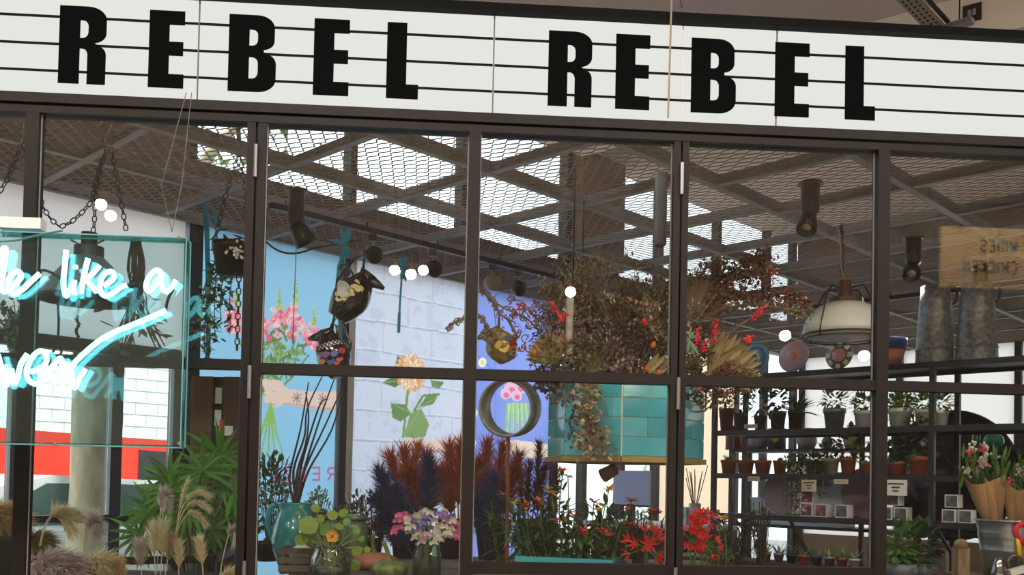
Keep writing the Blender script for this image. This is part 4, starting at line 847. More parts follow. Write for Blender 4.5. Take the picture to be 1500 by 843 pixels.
for k in (1, 3, 5, 7): MB().tube([tc + (cor[k] - tc) * .93 + V(0, 0, HT), V(*(tc + (cor[k] - tc) * .93)[:2], HM)], .004, 6).build('hanger_rod', black, pt)
# ================================================================== dried flowers standing in it
ROOT = tc + V(0, 0, HT + .0)
stemm = mat('dry_stem', (124, 108, 80), .8, var=.2)
dry = {k: mat('dry_' + k, c, .8, var=.38, trans=.15) for k, c in dict(brown=(140, 116, 94), beige=(190, 170, 140), mauve=(154, 128, 130), dark=(74, 58, 50), olive=(130, 128, 86), straw=(176, 154, 108), rust=(122, 74, 52), green=(118, 150, 116)).items()}
DG = 'dried stems standing in the turquoise planter'
def dstem(name, label, head, Z, kind='dried flower', bow_=.06, root=None, group=DG, stem=True):
    h = P(head[0], head[1], Z); b = ROOT + (h - ROOT) * V(.3, .3, 0) * .8 + RNG.normal(0, .05, 3) * V(1, 1, 0) if root is None else root
    if root is None: b[2] = ROOT[2] - .05
    t = thing(name, label, kind, b, group); mid = (b + h) / 2 + RNG.normal(0, bow_, 3) + V(0, 0, .05)
    c = curve(b, mid, h, 8)
    if stem: MB().tube(c, .004, 5).build('stem', stemm, t)
    return t, c, h, nrm(h - mid)
SPR = {}
def spray(head, Z, col, size=.2, n=150, w=.02):
    h = P(head[0], head[1], Z); b = ROOT + (h - ROOT) * V(.24, .24, 0) + RNG.normal(0, .04, 3) * V(1, 1, 0); b[2] = ROOT[2] - .04
    mid = (b + h) / 2 + RNG.normal(0, .05, 3) + V(0, 0, .05); c = curve(b, mid, h, 8); d = nrm(h - mid)
    tw = SPR.setdefault('stem', MB()); mb = SPR.setdefault(col, MB()); tw.tube(c, .004, 4)
    for i in range(9):
        e = nrm(d + RNG.normal(0, .75, 3)); q0 = c[int(RNG.integers(4, 8))]; q1 = q0 + e * size * uni(.5, 1.1); tw.tube([q0, (q0 + q1) / 2 + RNG.normal(0, .015, 3), q1], .0018, 4, False)
        for k in range(n // 9):
            s = uni(.25, 1); q = lerp(q0, q1, s) + RNG.normal(0, .016, 3); mb.leaf(q, nrm(e + RNG.normal(0, .9, 3)), uni(.018, .036), w * uni(.5, 1), seg=2)
for i in range(84):
    a = uni(0, 2 * math.pi); r_ = math.sqrt(uni(0, 1)); x = 925 + 130 * r_ * math.cos(a); y = 480 + 82 * r_ * math.sin(a)
    if x < 815 and y < 430: continue
    col = 'beige' if (y < 455 and uni(0, 1) < .45) else ['brown', 'brown', 'mauve', 'dark', 'beige', 'olive', 'rust'][int(RNG.integers(7))]
    spray((x, y), Zt + uni(-.28, .25), col, uni(.12, .2), 180)
for x, y in ((850, 395), (878, 398), (905, 402), (935, 405), (960, 412), (985, 420), (830, 415), (895, 430), (930, 440), (860, 430)): spray((x, y), Zt + uni(-.15, .15), 'beige' if x < 930 else 'brown', .17, 220, .014)
allm = MB(); mi = []; mm = []
for k, (c_, mb) in enumerate(SPR.items()): allm.add(mb.v, mb.f); mi += [k] * len(mb.f); mm.append(stemm if c_ == 'stem' else dry[c_])
o = allm.build('dried_spray_mass', mm[0], stuff=True)
for q in mm[1:]: o.data.materials.append(q)
o.data.polygons.foreach_set('material_index', mi)
tag(o, 'dense tangle of brown and beige dried sprays filling the turquoise planter', 'dried flowers')
# long trailing branches reaching right
for k, pts in enumerate(([(1000, 480), (1030, 430), (1070, 400), (1100, 382), (1118, 376)], [(1000, 470), (1018, 420), (1036, 392), (1060, 388)], [(1010, 470), (1060, 440), (1110, 432), (1150, 430), (1178, 440)], [(1010, 480), (1070, 450), (1120, 448), (1180, 458)], [(1020, 470), (1060, 420), (1095, 405), (1130, 400)])):
    t = thing('dried_branch', ['long dried branch arching up to the right of the bouquet', 'short dried branch rising beside the double mullion', 'long knobbly dried branch reaching right toward the pendant lamp', 'lower knobbly dried branch reaching right above the blue plate', 'middle dried branch arching right from the bouquet'][k], 'dried branch', P(*pts[0], Zt), 'dried branches reaching right from the planter')
    c = smoothline([P(x, y, Zt - .05 * k) for x, y in pts], 5); MB().tube(c, .006, 5).build('twig', stemm, t); mb = MB()
    for q in c[3:]:
        for _ in range(26): mb.leaf(q + RNG.normal(0, .026, 3), rdir(), uni(.02, .04), uni(.012, .024), seg=2)
    mb.build('seed_clusters', dry['brown' if k % 2 else 'rust'], t, stuff=True)
# hydrangea heads
for k, (x, y, r_, col) in enumerate(((802, 528, 26, 'olive'), (830, 545, 22, 'olive'), (800, 555, 20, 'dark'), (822, 568, 26, 'brown'), (872, 525, 26, 'olive'), (905, 520, 26, 'mauve'), (880, 558, 24, 'mauve'), (918, 562, 28, 'brown'), (905, 580, 20, 'mauve'), (965, 560, 24, 'dark'), (1015, 560, 24, 'dark'), (1040, 575, 26, 'brown'), (1060, 560, 22, 'rust'), (985, 570, 20, 'mauve'), (860, 490, 26, 'mauve'), (930, 495, 22, 'dark'), (1075, 548, 20, 'brown'), (845, 515, 20, 'brown'), (1095, 560, 16, 'straw'))):
    t, c, h, d = dstem('dried_hydrangea', {'olive': 'olive green dried hydrangea head low in the bouquet', 'dark': 'dark brown dried hydrangea head low in the bouquet', 'brown': 'mid brown dried hydrangea head spilling over the planter rim', 'mauve': 'dusty mauve dried hydrangea head in the bouquet', 'rust': 'rust dried hydrangea head right of the double mullion', 'straw': 'straw coloured dried clump at the right edge of the bouquet'}[col], (x, y), Zt - .22 + uni(-.1, .05), 'dried hydrangea'); mb = MB(); r0 = pxm(r_, Zt)
    for i in range(230):
        e = rdir(); q = h + e * r0 * uni(.75, 1) * V(1, 1, .85); mb.leaf(q, nrm(e + RNG.normal(0, .8, 3)), uni(.02, .034), uni(.014, .024), seg=2)
    mb.build('florets', dry[col], t, stuff=True)
# palm fans, pleated
def palm_fan(c0, ang, L, spread, Z, label, n=14, mt='straw'):
    b = P(*c0, Z); t = thing('dried_palm_fan', label, 'dried palm', b, 'dried palm fans'); MB().tube([b, b + V(0, .02, -.15), V(*(ROOT + V(0, 0, -.05))) * .5 + b * .5 + V(0, 0, -.15)], .006, 6).build('stem', stemm, t)
    for i in range(n):
        a = R(ang + spread * (i / (n - 1) - .5)); e = V(math.cos(a), (i % 2 - .5) * .12, math.sin(a)); MB().leaf(b, e, L * (1 - .25 * abs(i / (n - 1) - .5)), L * .16, up=V(0, -1, 0), bend=.12, seg=4, fold=.45, sh=.62).build('pleat', dry[mt], t)
palm_fan((815, 535), 118, .19, 95, 5.0, 'fan shaped dried palm leaf at the left of the bouquet', 16, 'straw')
palm_fan((862, 560), 75, .18, 60, 4.98, 'narrow dried palm leaf low in the middle of the bouquet', 8, 'olive')
palm_fan((1035, 560), 40, .32, 80, 5.05, 'wide spiky dried palm leaf at the right of the bouquet', 14, 'straw'); palm_fan((1010, 470), 62, .26, 70, 5.1, 'upright spiky dried palm leaf beside the double mullion', 11, 'brown'); palm_fan((935, 560), 35, .22, 45, 5.0, 'slim straw palm leaf left of the double mullion', 6, 'straw')
# red candle celosia and orange lantern pods
redm = mat('celosia_red', (226, 30, 44), .6, var=.25); orm = mat('lantern_orange', (232, 120, 44), .5, var=.1, trans=.3)
for k, (x, y, L, dx) in enumerate(((1000, 490, 16, 2), (1021, 498, 26, 3), (1047, 486, 30, 4), (984, 503, 14, 0), (943, 476, 12, 1), (1032, 510, 10, 2), (812, 452, 12, -6), (822, 466, 10, 3), (834, 466, 10, 3), (832, 503, 12, 2), (1110, 460, 26, 24), (1095, 498, 10, 8))):
    t, c, h, d = dstem('red_celosia', ['bright red celosia tuft hard against the double mullion', 'bright red celosia candle, middle of the three by the double mullion', 'tall bright red celosia candle, rightmost of the three by the double mullion', 'red celosia tip just left of the double mullion', 'small round red flower on a thick stem in the bouquet', 'small red tuft under the red celosia candles', 'upper red petal beside the dried branch on the left', 'lower red petal at the left of the bouquet', 'red petal beside the pale stem at the left of the bouquet', 'red bud over the fan shaped palm leaf', 'long red pod pointing right above the blue plate', 'red bud over the blue plate'][k], (x, y), Zt - .25, 'celosia'); mb = MB(); e = nrm(V(dx, 0, L)); Lm = pxm(L, Zt)
    for i in range(36): mb.sphere(h + e * Lm * uni(-.5, .5) + RNG.normal(0, .007, 3), .0075, n=6, m=4)
    mb.build('flower_head', redm, t, stuff=True)
for k, (x, y) in enumerate(((922, 546), (948, 541), (955, 506), (965, 548), (1022, 571), (781, 517))):
    t, c, h, d = dstem('lantern_pod', ['orange lantern pod lowest at the centre of the bouquet', 'round orange lantern pod beside the lowest one', 'orange lantern pod highest in the bouquet', 'orange lantern pod at the left of the double mullion', 'orange lantern pod under the mid rail right of the double mullion', 'long orange pod left of the fan shaped palm leaf'][k], (x, y), Zt - .3, 'seed pod'); MB().lathe(h + V(0, 0, -.016), [(0, 0), (.012, .006), (.016, .016), (.012, .028), (.003, .038), (0, .04)], 8, axis=nrm((.4 if k in (2, 4, 5) else 0, 0, 1))).build('pod', orm, t, True)
# spill of brown cockscomb and a black twig over the tiles
t = thing('trailing_amaranth', 'ruffled brown dried amaranth trailing over the turquoise tiles', 'dried flower', P(868, 565, 4.78)); mb = MB(); c = smoothline([P(862, 560, 4.8), P(858, 590, 4.76), P(864, 620, 4.76), P(872, 640, 4.78), P(862, 660, 4.79)], 6); MB().tube(c, .005, 5).build('stem', stemm, t)
for i, q in enumerate(c):
    for _ in range(24): mb.leaf(q + RNG.normal(0, .024 + .012 * (i > 14), 3) * V(1.3, .5, .8), rdir(), uni(.025, .045), uni(.02, .034), seg=2)
mb.build('florets', dry['beige'], t, stuff=True)
t = thing('black_twig', 'thin black lichen twig hanging over the turquoise tiles', 'twig', P(840, 575, 4.79)); MB().tube([P(x, y, 4.79) for x, y in smoothline([(838, 575), (842, 598), (834, 618), (838, 632), (833, 645)])], .005, 5).build('twig', dry['dark'], t); mb = MB()
for i in range(60): mb.leaf(P(837 + uni(-8, 8), uni(590, 648), 4.79), rdir(), .022, .01, seg=2)
mb.build('lichen', dry['dark'], t, stuff=True)
for k, (x, y) in enumerate(((872, 580), (1010, 520))):
    t = thing('air_plant', ['pale green air plant hanging at the middle of the planter rim', 'pale green air plant right of the double mullion'][k], 'air plant', P(x, y, 4.8))
    for i in range(16): MB().leaf(P(x, y - 22, 4.8), V(uni(-.5, .5), uni(-.4, .2), -1 if k == 0 else uni(-1, 1)), uni(.10, .2) if k == 0 else uni(.05, .10), .014, up=V(0, -1, 0), bend=.2, seg=4).build('leaf', dry['green'], t)
# curly twisted branch reaching left across the violet poster
t = thing('curly_branch', 'curly dried branch with red tips reaching left across the violet poster', 'dried branch', P(800, 500, 5.15)); main = smoothline([P(800, 500, 5.2), P(775, 470, 5.15), P(745, 455, 5.1), P(720, 440, 5.1), P(704, 424, 5.1)], 5); MB().tube(main, .005, 5).build('twig', stemm, t)
cu, cr = MB(), MB()
for i in range(90):
    x, y = uni(738, 805), uni(440, 520) if uni(0, 1) < .7 else uni(440, 470)
    if y > 485 and x > 770: continue
    q = P(x, y, 5.12 + uni(-.08, .08)); x1, y1 = perp(rdir()); r0 = uni(.010, .02); pts = [q + x1 * r0 * math.cos(a) + y1 * r0 * math.sin(a) + np.cross(x1, y1) * a * .006 for a in np.linspace(0, uni(4, 8), 9)]; (cr if uni(0, 1) < .3 else cu).tube(pts, .0034, 4, False)
for pts in ([(704, 424), (712, 432), (722, 444), (733, 460)], [(655, 482), (668, 472), (682, 467), (696, 466)], [(696, 466), (706, 466), (712, 480), (708, 494), (718, 500)]):
    c = smoothline([P(x, y, 5.1) for x, y in pts], 5); MB().tube(c, .005, 5).build('side_twig', stemm, t)
    for q in c:
        for _ in range(3): x1, y1 = perp(rdir()); q2 = q + RNG.normal(0, .006, 3); cu.tube([q2 + x1 * .012 * math.cos(a) + y1 * .012 * math.sin(a) for a in np.linspace(0, 5, 7)], .003, 4, False)
cu.build('curls', mat('curl_beige', (150, 128, 118), .7, var=.3), t, stuff=True); cr.build('red_curls', mat('curl_red', (176, 44, 48), .7, var=.3), t, stuff=True)
tag(MB().lathe(P(833, 530, 5.0), [(.02, 0), (.022, .02), (.02, .2), (.022, .33), (0, .33)], 10).build('birch_stem', mat('birch', (196, 186, 172), .8, noise=.6, nscale=20, rgb2=(120, 110, 98)), smooth=True), 'pale upright birch stem rising at the left of the bouquet', 'stem')
# ================================================================== display counter behind the shopfront
CZ = EYE - .47
ct = thing('display_counter', 'weathered plank display counter along the inside of the shopfront', 'counter', FU(.7, .9, 0)); wood = mat('grey_plank', (108, 98, 90), .7, noise=.7, nscale=5, rgb2=(80, 72, 66), stretch=(.3, 3, 3), var=.12)
u0, u1 = -1.03, 1.32
for k in range(6): MB().obox(FU((u0 + u1) / 2, .16 + k * .27 + .13, CZ - .02), FV * (u1 - u0) / 2, NV * .131, ZV * .02).build('plank', wood, ct)
for u in (u0 + .08, .15, u1 - .08):
    for n in (.22, 1.68): MB().obox(FU(u, n, (CZ - .04) / 2), FV * .04, NV * .04, ZV * (CZ - .04) / 2).build('leg', wood, ct)
MB().obox(FU((u0 + u1) / 2, .2, CZ - .1), FV * (u1 - u0) / 2, NV * .02, ZV * .05).build('apron', wood, ct)
def onc(px, Z): p = P(px, 800, Z); return V(p[0], p[1], CZ)      # a spot on the counter
def foliage(t, c, rad, n, L, w, mt, name='foliage', up=.4):
    mb = MB()
    for i in range(n):
        e = rdir(); q = c + e * np.asarray(rad) * uni(.25, 1) ** .6; mb.leaf(q, nrm(e + V(0, 0, up) + RNG.normal(0, .4, 3)), uni(.7, 1.2) * L, uni(.8, 1.2) * w, seg=3)
    return mb.build(name, mt, t, stuff=True)
green = {k: mat('leaf_' + k, c, .5, var=.35, trans=.25) for k, c in dict(mid=(96, 138, 66), dark=(62, 90, 52), lime=(134, 154, 50), grey=(126, 146, 120), fresh=(104, 158, 70), purple=(96, 52, 70), black=(40, 50, 40)).items()}
terra = mat('terracotta', (172, 88, 62), .8, noise=.5, nscale=12, rgb2=(146, 72, 52))
# turquoise jug pot with bare branches
Z = 5.0; b = onc(430, Z); t = thing('turquoise_urn', 'glossy turquoise handled urn holding bare dark branches', 'urn', b); s = pxm(1, Z); tg = mat('turquoise_glaze', (30, 148, 158), .15, coat=.8, noise=.4, nscale=6, rgb2=(20, 124, 138))
zt_ = P(430, 737, Z)[2] - CZ
MB().lathe(b, [(0, 0), (s * 20, 0), (s * 30, zt_ * .25), (s * 34, zt_ * .45), (s * 30, zt_ * .68), (s * 23, zt_ * .88), (s * 26, zt_ * .98), (s * 27, zt_), (s * 24, zt_), (s * 20, zt_ * .86), (0, zt_ * .84)], 28).build('body', tg, t, True)
MB().tube(smoothline([b + V(-s * 24, 0, zt_ * .95), b + V(-s * 33, -.02, zt_ * .93), b + V(-s * 38, -.02, zt_ * .7), b + V(-s * 32, -.01, zt_ * .48)], 5), s * 4, 8).build('handle', tg, t, True)
bt = thing('bare_branches', 'bundle of bare dark branches standing in the turquoise urn', 'branches', b + V(0, 0, zt_ * .9)); bkm = mat('dark_bark', (46, 36, 34), .7)
for k, pts in enumerate(([(432, 737), (424, 700), (440, 630), (452, 560)], [(434, 737), (430, 690), (446, 640), (450, 600), (472, 552)], [(436, 737), (442, 700), (470, 610), (490, 555)], [(436, 737), (446, 690), (478, 620), (507, 556)], [(437, 737), (452, 690), (486, 630), (502, 570)], [(430, 737), (436, 690), (448, 650), (452, 610), (448, 575)], [(434, 737), (442, 680), (466, 600), (477, 585)])):
    c = smoothline([P(x, y, Z + (k - 3) * .012) for x, y in pts], 4); MB().tube(c, list(np.linspace(.008, .003, len(c))), 6).build('branch', bkm, bt, True)
MB().tube([P(432, 742, Z), P(440, 705, Z)], .02, 7).build('branch', bkm, bt)
# wooden crate
b = onc(442, 4.72); t = thing('wooden_crate', 'small slatted grey wooden crate on the counter by the turquoise urn', 'crate', b); zc = P(440, 802, 4.72)[2] - CZ; hw = pxm(27, 4.72)
for z in (.012, zc * .4, zc * .75):
    for sy in (-.09, .09): MB().box(b + V(0, sy, z + .018), hw * 2, .01, zc * .24).build('slat', wood, t)
    for sx in (-1, 1): MB().box(b + V(sx * (hw - .006), 0, z + .018), .01, .18, zc * .24).build('slat', wood, t)
for sx in (-1, 1):
    for sy in (-.078, .078): MB().box(b + V(sx * (hw - .02), sy, zc / 2), .018, .018, zc).build('corner_post', wood, t)
MB().box(b + V(0, 0, .008), hw * 1.9, .17, .01).build('base', wood, t)
MB().lathe(b + V(.0, 0, .014), [(.05, 0), (.06, .05), (.055, .1), (.02, .125), (0, .125)], 16).build('paper_parcel', mat('white_paper', (232, 232, 228), .8), t, True)
# jar of nasturtium cuttings
Z = 4.56; b = onc(484, Z); s = pxm(1, Z); t = thing('glass_jar', 'clear glass jar of water and roots holding nasturtium cuttings', 'jar', b); cg = glass('jar_glass', (236, 242, 238), .6, .08); zj = P(484, 800, Z)[2] - CZ
MB().lathe(b, [(0, 0), (s * 28, 0), (s * 30, zj * .1), (s * 30, zj * .65), (s * 24, zj * .85), (s * 23, zj), (s * 22, zj), (s * 23, zj * .85), (s * 28.5, zj * .64), (s * 28.5, zj * .1), (0, .006)], 28).build('jar', cg, t, True)
MB().torus(b + V(0, 0, zj), ZV, s * 23, .004, 24, 6).build('rim', glass('jar_rim', (220, 230, 226), .7, .25), t, True)
rt = MB()
for i in range(60): p = b + V(uni(-1, 1) * s * 17, uni(-1, 1) * s * 17, uni(.01, zj * .6)); rt.tube([p, p + RNG.normal(0, .02, 3) * V(1, 1, .4), p + RNG.normal(0, .03, 3) * V(1, 1, .3) + V(0, 0, .02)], .0015, 4, False)
rt.build('roots', mat('root_pale', (206, 200, 160), .7), t)
nt = thing('nasturtium', 'nasturtium cuttings with round lime leaves and one orange bloom in the jar', 'plant', b + V(0, 0, zj * .3))
for k, (x, y, r_, cc) in enumerate(((452, 770, 17, 'lime'), (442, 790, 13, 'lime'), (477, 776, 12, 'fresh'), (462, 745, 8, 'lime'), (503, 752, 9, 'lime'), (487, 755, 9, 'lime'), (522, 778, 7, 'fresh'), (523, 808, 10, 'lime'), (520, 828, 11, 'lime'), (497, 772, 7, 'lime'), (508, 765, 7, 'fresh'), (470, 760, 7, 'lime'), (436, 752, 5, 'lime'), (441, 743, 4, 'lime'), (530, 790, 6, 'fresh'), (455, 793, 9, 'lime'), (538, 806, 6, 'lime'), (492, 790, 6, 'fresh'))):
    c = P(x, y, Z + uni(-.06, .05)); MB().tube(curve(b + V(uni(-.03, .03), uni(-.03, .03), zj * .4), b + V((x - 484) * s * .3, 0, zj * 1.2), c, 7), .0022, 5).build('stem', mat('nasturtium_stem', (150, 170, 90), .5), nt)
    n = nrm(V(uni(-.5, .5), -1, uni(.1, .8))); ex, ey = perp(n); rr = r_ * s * .85; m = MB(); ring = [c + (ex * math.cos(a) + ey * math.sin(a)) * rr * (1 + .06 * math.sin(5 * a)) for a in np.linspace(0, 6.283, 14, endpoint=False)]
    m.add([c - n * rr * .12] + ring, [(0, 1 + i, 1 + (i + 1) % 14) for i in range(14)]); m.build('leaf', green[cc], nt)
c = P(487, 786, Z - .08); m_ = mat('nasturtium_orange', (240, 170, 70), .6, trans=.2)
for i in range(5): a = i * 1.257 + .3; MB().leaf(c, V(math.cos(a), -.25, math.sin(a)), .032, .032, up=V(0, -1, 0), bend=0, seg=4, sh=.6).build('petal', m_, nt)
MB().sphere(c + V(0, -.004, 0), .006, n=8, m=6).build('bloom_eye', mat('bloom_eye', (120, 50, 30), .6), nt, True)
# pumpkins
def pumpkin(px, Z, r, h, mt, label, stemc, lean=.3):
    b = onc(px, Z); t = thing('pumpkin', label, 'pumpkin', b); m = MB(); n = 40; prof = [(.15, .02), (.6, .0), (.9, .18), (1, .45), (.93, .72), (.6, .95), (.2, 1.0), (.02, .93)]; vs = []
    for q, z in prof:
        for k in range(n): a = 2 * math.pi * k / n; w = 1 - .09 * (abs(math.cos(a * 5)) < .35) * (q > .3); vs.append(b + V(q * r * w * math.cos(a), q * r * w * math.sin(a), z * h))
    m.add(vs, [(i * n + k, i * n + (k + 1) % n, (i + 1) * n + (k + 1) % n, (i + 1) * n + k) for i in range(len(prof) - 1) for k in range(n)] + [tuple(range(n - 1, -1, -1)), tuple(range((len(prof) - 1) * n, len(prof) * n))]); m.build('flesh', mt, t, True)
    MB().tube(smoothline([b + V(0, 0, h * .9), b + V(-.01, 0, h * .9 + .05), b + V(-lean * .1, -.01, h * .9 + .1)], 4), [.018, .015, .013, .012, .011, .011, .011, .012, .012], 6).build('stalk', stemc, t, True)
pumpkin(571, 4.62, pxm(28, 4.62), P(571, 822, 4.62)[2] - CZ, mat('pumpkin_green', (76, 100, 52), .4, noise=.8, nscale=30, rgb2=(140, 156, 90)), 'small speckled green pumpkin with a curved stalk beside the glass vase', mat('stalk', (124, 126, 70), .7))
pumpkin(549, 4.98, pxm(34, 4.98), P(549, 810, 4.98)[2] - CZ, mat('pumpkin_pink', (196, 110, 96), .5, noise=.6, nscale=10, rgb2=(140, 120, 80)), 'larger pinkish pumpkin behind the green one', mat('stalk', (124, 126, 70), .7), .1)
# ribbed vase of sweet peas
Z = 4.6; b = onc(626, Z); s = pxm(1, Z); zv = P(626, 796, Z)[2] - CZ; t = thing('ribbed_vase', 'ribbed clear glass vase of sweet peas on the counter', 'vase', b); n = 40; m = MB(); vs = []
prof = [(0.01, 0), (19, 0), (20.5, zv * .06), (20.5, zv * .72), (17, zv * .88), (19, zv), (18, zv), (16, zv * .88), (19, zv * .7), (19, zv * .08), (.01, .008)]
for r_, z in prof:
    for k in range(n): a = 2 * math.pi * k / n; w = 1 + .03 * (k % 2) * (zv * .05 < z < zv * .9); vs.append(b + V(r_ * s * w * math.cos(a), r_ * s * w * math.sin(a), z))
m.add(vs, [(i * n + k, i * n + (k + 1) % n, (i + 1) * n + (k + 1) % n, (i + 1) * n + k) for i in range(len(prof) - 1) for k in range(n)]); m.build('vase', glass('vase_glass', (222, 232, 220), .65, .1), t, True)
m = MB()
for i in range(22): a = uni(0, 6.28); m.tube([b + V(math.cos(a) * .04, math.sin(a) * .04, .02), b + V(math.cos(a + 2) * .03, math.sin(a + 2) * .03, zv)], .003, 4)
m.build('stems_in_water', mat('wet_stem', (96, 110, 66), .5), t)
pc_ = {k: mat('pea_' + k, c, .6, var=.08, trans=.3) for k, c in dict(white=(240, 238, 226), pink=(236, 140, 182), blue=(160, 156, 222), plum=(98, 30, 84), blush=(240, 206, 216), lilac=(190, 160, 226)).items()}
for k, (x, y, cc) in enumerate(((620, 756, 'white'), (612, 764, 'white'), (627, 768, 'blue'), (605, 778, 'white'), (598, 772, 'white'), (616, 780, 'white'), (588, 760, 'pink'), (582, 772, 'pink'), (596, 764, 'pink'), (634, 757, 'plum'), (645, 757, 'lilac'), (650, 764, 'white'), (657, 768, 'white'), (664, 772, 'pink'), (671, 776, 'pink'), (672, 785, 'pink'), (648, 780, 'white'), (655, 785, 'white'), (630, 778, 'blush'), (638, 772, 'blush'), (625, 790, 'blush'), (618, 768, 'lilac'), (630, 760, 'lilac'), (640, 788, 'white'), (606, 768, 'blue'), (622, 750, 'white'), (660, 760, 'lilac'), (612, 788, 'white'))):
    h = P(x, y, Z - .03 + uni(-.07, .05)); lab = 'sweet pea stem with ruffled %s petals in the ribbed vase' % {'white': 'cream white', 'pink': 'bright pink', 'blue': 'pale blue', 'plum': 'deep plum', 'blush': 'blush pink', 'lilac': 'lilac'}[cc]
    st = thing('sweet_pea', lab, 'flower', b + V(0, 0, zv * .9), 'sweet peas in the ribbed vase'); MB().tube(curve(b + V(uni(-.03, .03), uni(-.03, .03), zv * .9), (b + h) / 2 + V(0, 0, zv * .55), h, 6), .0022, 4).build('stem', green['mid'], st)
    for i in range(4):
        c = h + RNG.normal(0, .015, 3)
        for a in (-1.1, 1.1, -.35, .35): MB().leaf(c, V(math.sin(a), uni(-.8, -.2), math.cos(a)), uni(.018, .028), .026, up=V(0, -1, .2), bend=uni(-.6, .8), seg=4, fold=.3, sh=.62).build('petal', pc_[cc], st)
# olive storage jars at the back of the counter
og = mat('olive_glaze', (82, 98, 66), .3, coat=.4)
for k, (x, y, r_) in enumerate(((464, 744, 14), (488, 752, 15), (518, 754, 20))):
    Z = 5.45 - .06 * k; b = onc(x, Z); s = pxm(1, Z); h = P(x, y, Z)[2] - CZ; t = thing('olive_jar', ['small olive green lidded jar beside the turquoise urn', 'middle olive green lidded jar behind the nasturtium', 'largest olive green lidded jar, at the right of the three'][k], 'jar', b)
    MB().lathe(b, [(0, 0), (s * r_ * .9, 0), (s * r_, h * .2), (s * r_, h * .75), (s * r_ * .8, h * .87), (0, h * .87)], 22).build('body', og, t, True); MB().lathe(b + V(0, 0, h * .87), [(s * r_ * .85, 0), (s * r_ * .95, h * .03), (s * r_ * .95, h * .1), (s * r_ * .3, h * .13), (0, h * .13)], 22).build('lid', og, t, True)
# leafy pots at the left end and along the back
for k, (x, y0, y1, Z, r_, col, lab, nl) in enumerate(((392, 660, 800, 5.35, .15, 'dark', 'dark small leaved shrub in a pot at the left end of the counter', 420), (404, 700, 770, 5.6, .1, 'grey', 'wispy grey green plant beside the small leaved shrub', 200), (500, 738, 775, 5.85, .09, 'purple', 'small pot plant with purple flowers behind the olive jars', 160), (523, 722, 770, 5.85, .08, 'dark', 'small dark green pot plant behind the olive jars', 160), (545, 720, 780, 5.8, .11, 'black', 'bushy dark pot plant beside the navy pampas', 240), (463, 715, 760, 5.75, .08, 'grey', 'pale feathery plant behind the turquoise urn', 140))):
    b = onc(x, Z); t = thing('pot_plant', lab, 'pot plant', b); top = P(x, y0, Z)[2]; MB().pot(b, .05, .065, .11, .004).build('pot', mat('black_pot', (36, 36, 38), .5), t, True)
    zc_ = (top + CZ + .1) / 2; foliage(t, V(b[0], b[1], zc_), (r_, r_, (top - CZ - .1) / 2), nl, .035 if k else .045, .02, green[col])
    m = MB()
    for i in range(10): m.tube([b + V(0, 0, .08), V(b[0] + uni(-r_, r_), b[1] + uni(-r_, r_), top - uni(0, .08))], .0025, 4)
    m.build('stems', MATS['vine_stem'], t)
# pampas plumes
def plume(base, tip, Z, Zt2, col, label, n=420, L=.11, width=.05, group=None, bend=None, nm='pampas_plume', kind='pampas grass', floor=False):
    b, h = P(*base, Z), P(*tip, Zt2)
    t = thing(nm, label, kind, b, group); mid = lerp(b, h, .55) + (V(*bend) if bend else RNG.normal(0, .03, 3)); c = curve(b, mid, h, 16); MB().tube(c, list(np.linspace(.005, .002, 16)), 5).build('stalk', col, t); mb = MB()
    for i in range(n):
        s = uni(.22, .99); k = s * 15; q = lerp(c[int(k)], c[min(15, int(k) + 1)], k - int(k)); d = nrm(c[min(15, int(k) + 1)] - c[int(k)]); w = width * math.sin(math.pi * min(1, .12 + s * .88)) + .01
        e = nrm(d * .9 + rdir() * .65); mb.blade(q, q + e * L * uni(.5, 1.1) * (1 - .35 * s) + rdir() * w * .4 - V(0, 0, .015) * uni(0, 1), .0075)
    mb.build('plume', col, t, stuff=True); return t
rustm = mat('pampas_rust', (176, 84, 52), .8, var=.35, trans=.25); navy = mat('pampas_navy', (24, 54, 108), .8, var=.4, trans=.15); burg = mat('pampas_burgundy', (122, 34, 48), .8, var=.35, trans=.2)
GR, GN, GB = 'rust pampas plumes', 'navy pampas plumes', 'burgundy pampas plumes'
for k, (b, h, w) in enumerate((((606, 775), (572, 668), .07), ((610, 775), (592, 662), .07), ((614, 775), (612, 655), .08), ((612, 775), (600, 690), .09), ((618, 775), (634, 690), .08), ((620, 775), (624, 668), .07), ((668, 770), (658, 655), .08), ((672, 770), (676, 650), .08), ((664, 770), (648, 690), .07), ((715, 775), (714, 650), .08), ((722, 775), (738, 655), .08), ((728, 775), (760, 670), .08), ((735, 775), (752, 690), .09), ((712, 775), (700, 680), .07), ((718, 780), (722, 700), .1))):
    plume(b, h, 5.75, 5.75 + uni(-.12, .12), rustm, 'rust orange pampas plume %s' % ('in the clump behind the sweet peas' if k < 6 else 'against the left side of the second mullion' if k < 9 else 'below the ring mirror'), 760, .18, w * 1.3, GR)
for k, (b, h) in enumerate((((592, 800), (556, 690)), ((590, 800), (562, 705)), ((590, 800), (550, 730)), ((594, 800), (580, 720)), ((598, 800), (590, 745)), ((618, 780), (629, 675)), ((712, 810), (710, 715)), ((716, 810), (722, 700)), ((712, 810), (700, 740)), ((604, 815), (568, 770)), ((716, 810), (728, 740)))):
    plume(b, h, 5.6, 5.6 + uni(-.1, .1), navy, 'dark navy pampas plume %s' % ('left of the rust clump' if k in (0, 1, 2, 3, 4, 9) else 'tip poking up behind the rust clump' if k == 5 else 'at the right of the second mullion'), 760, .17, .11, GN)
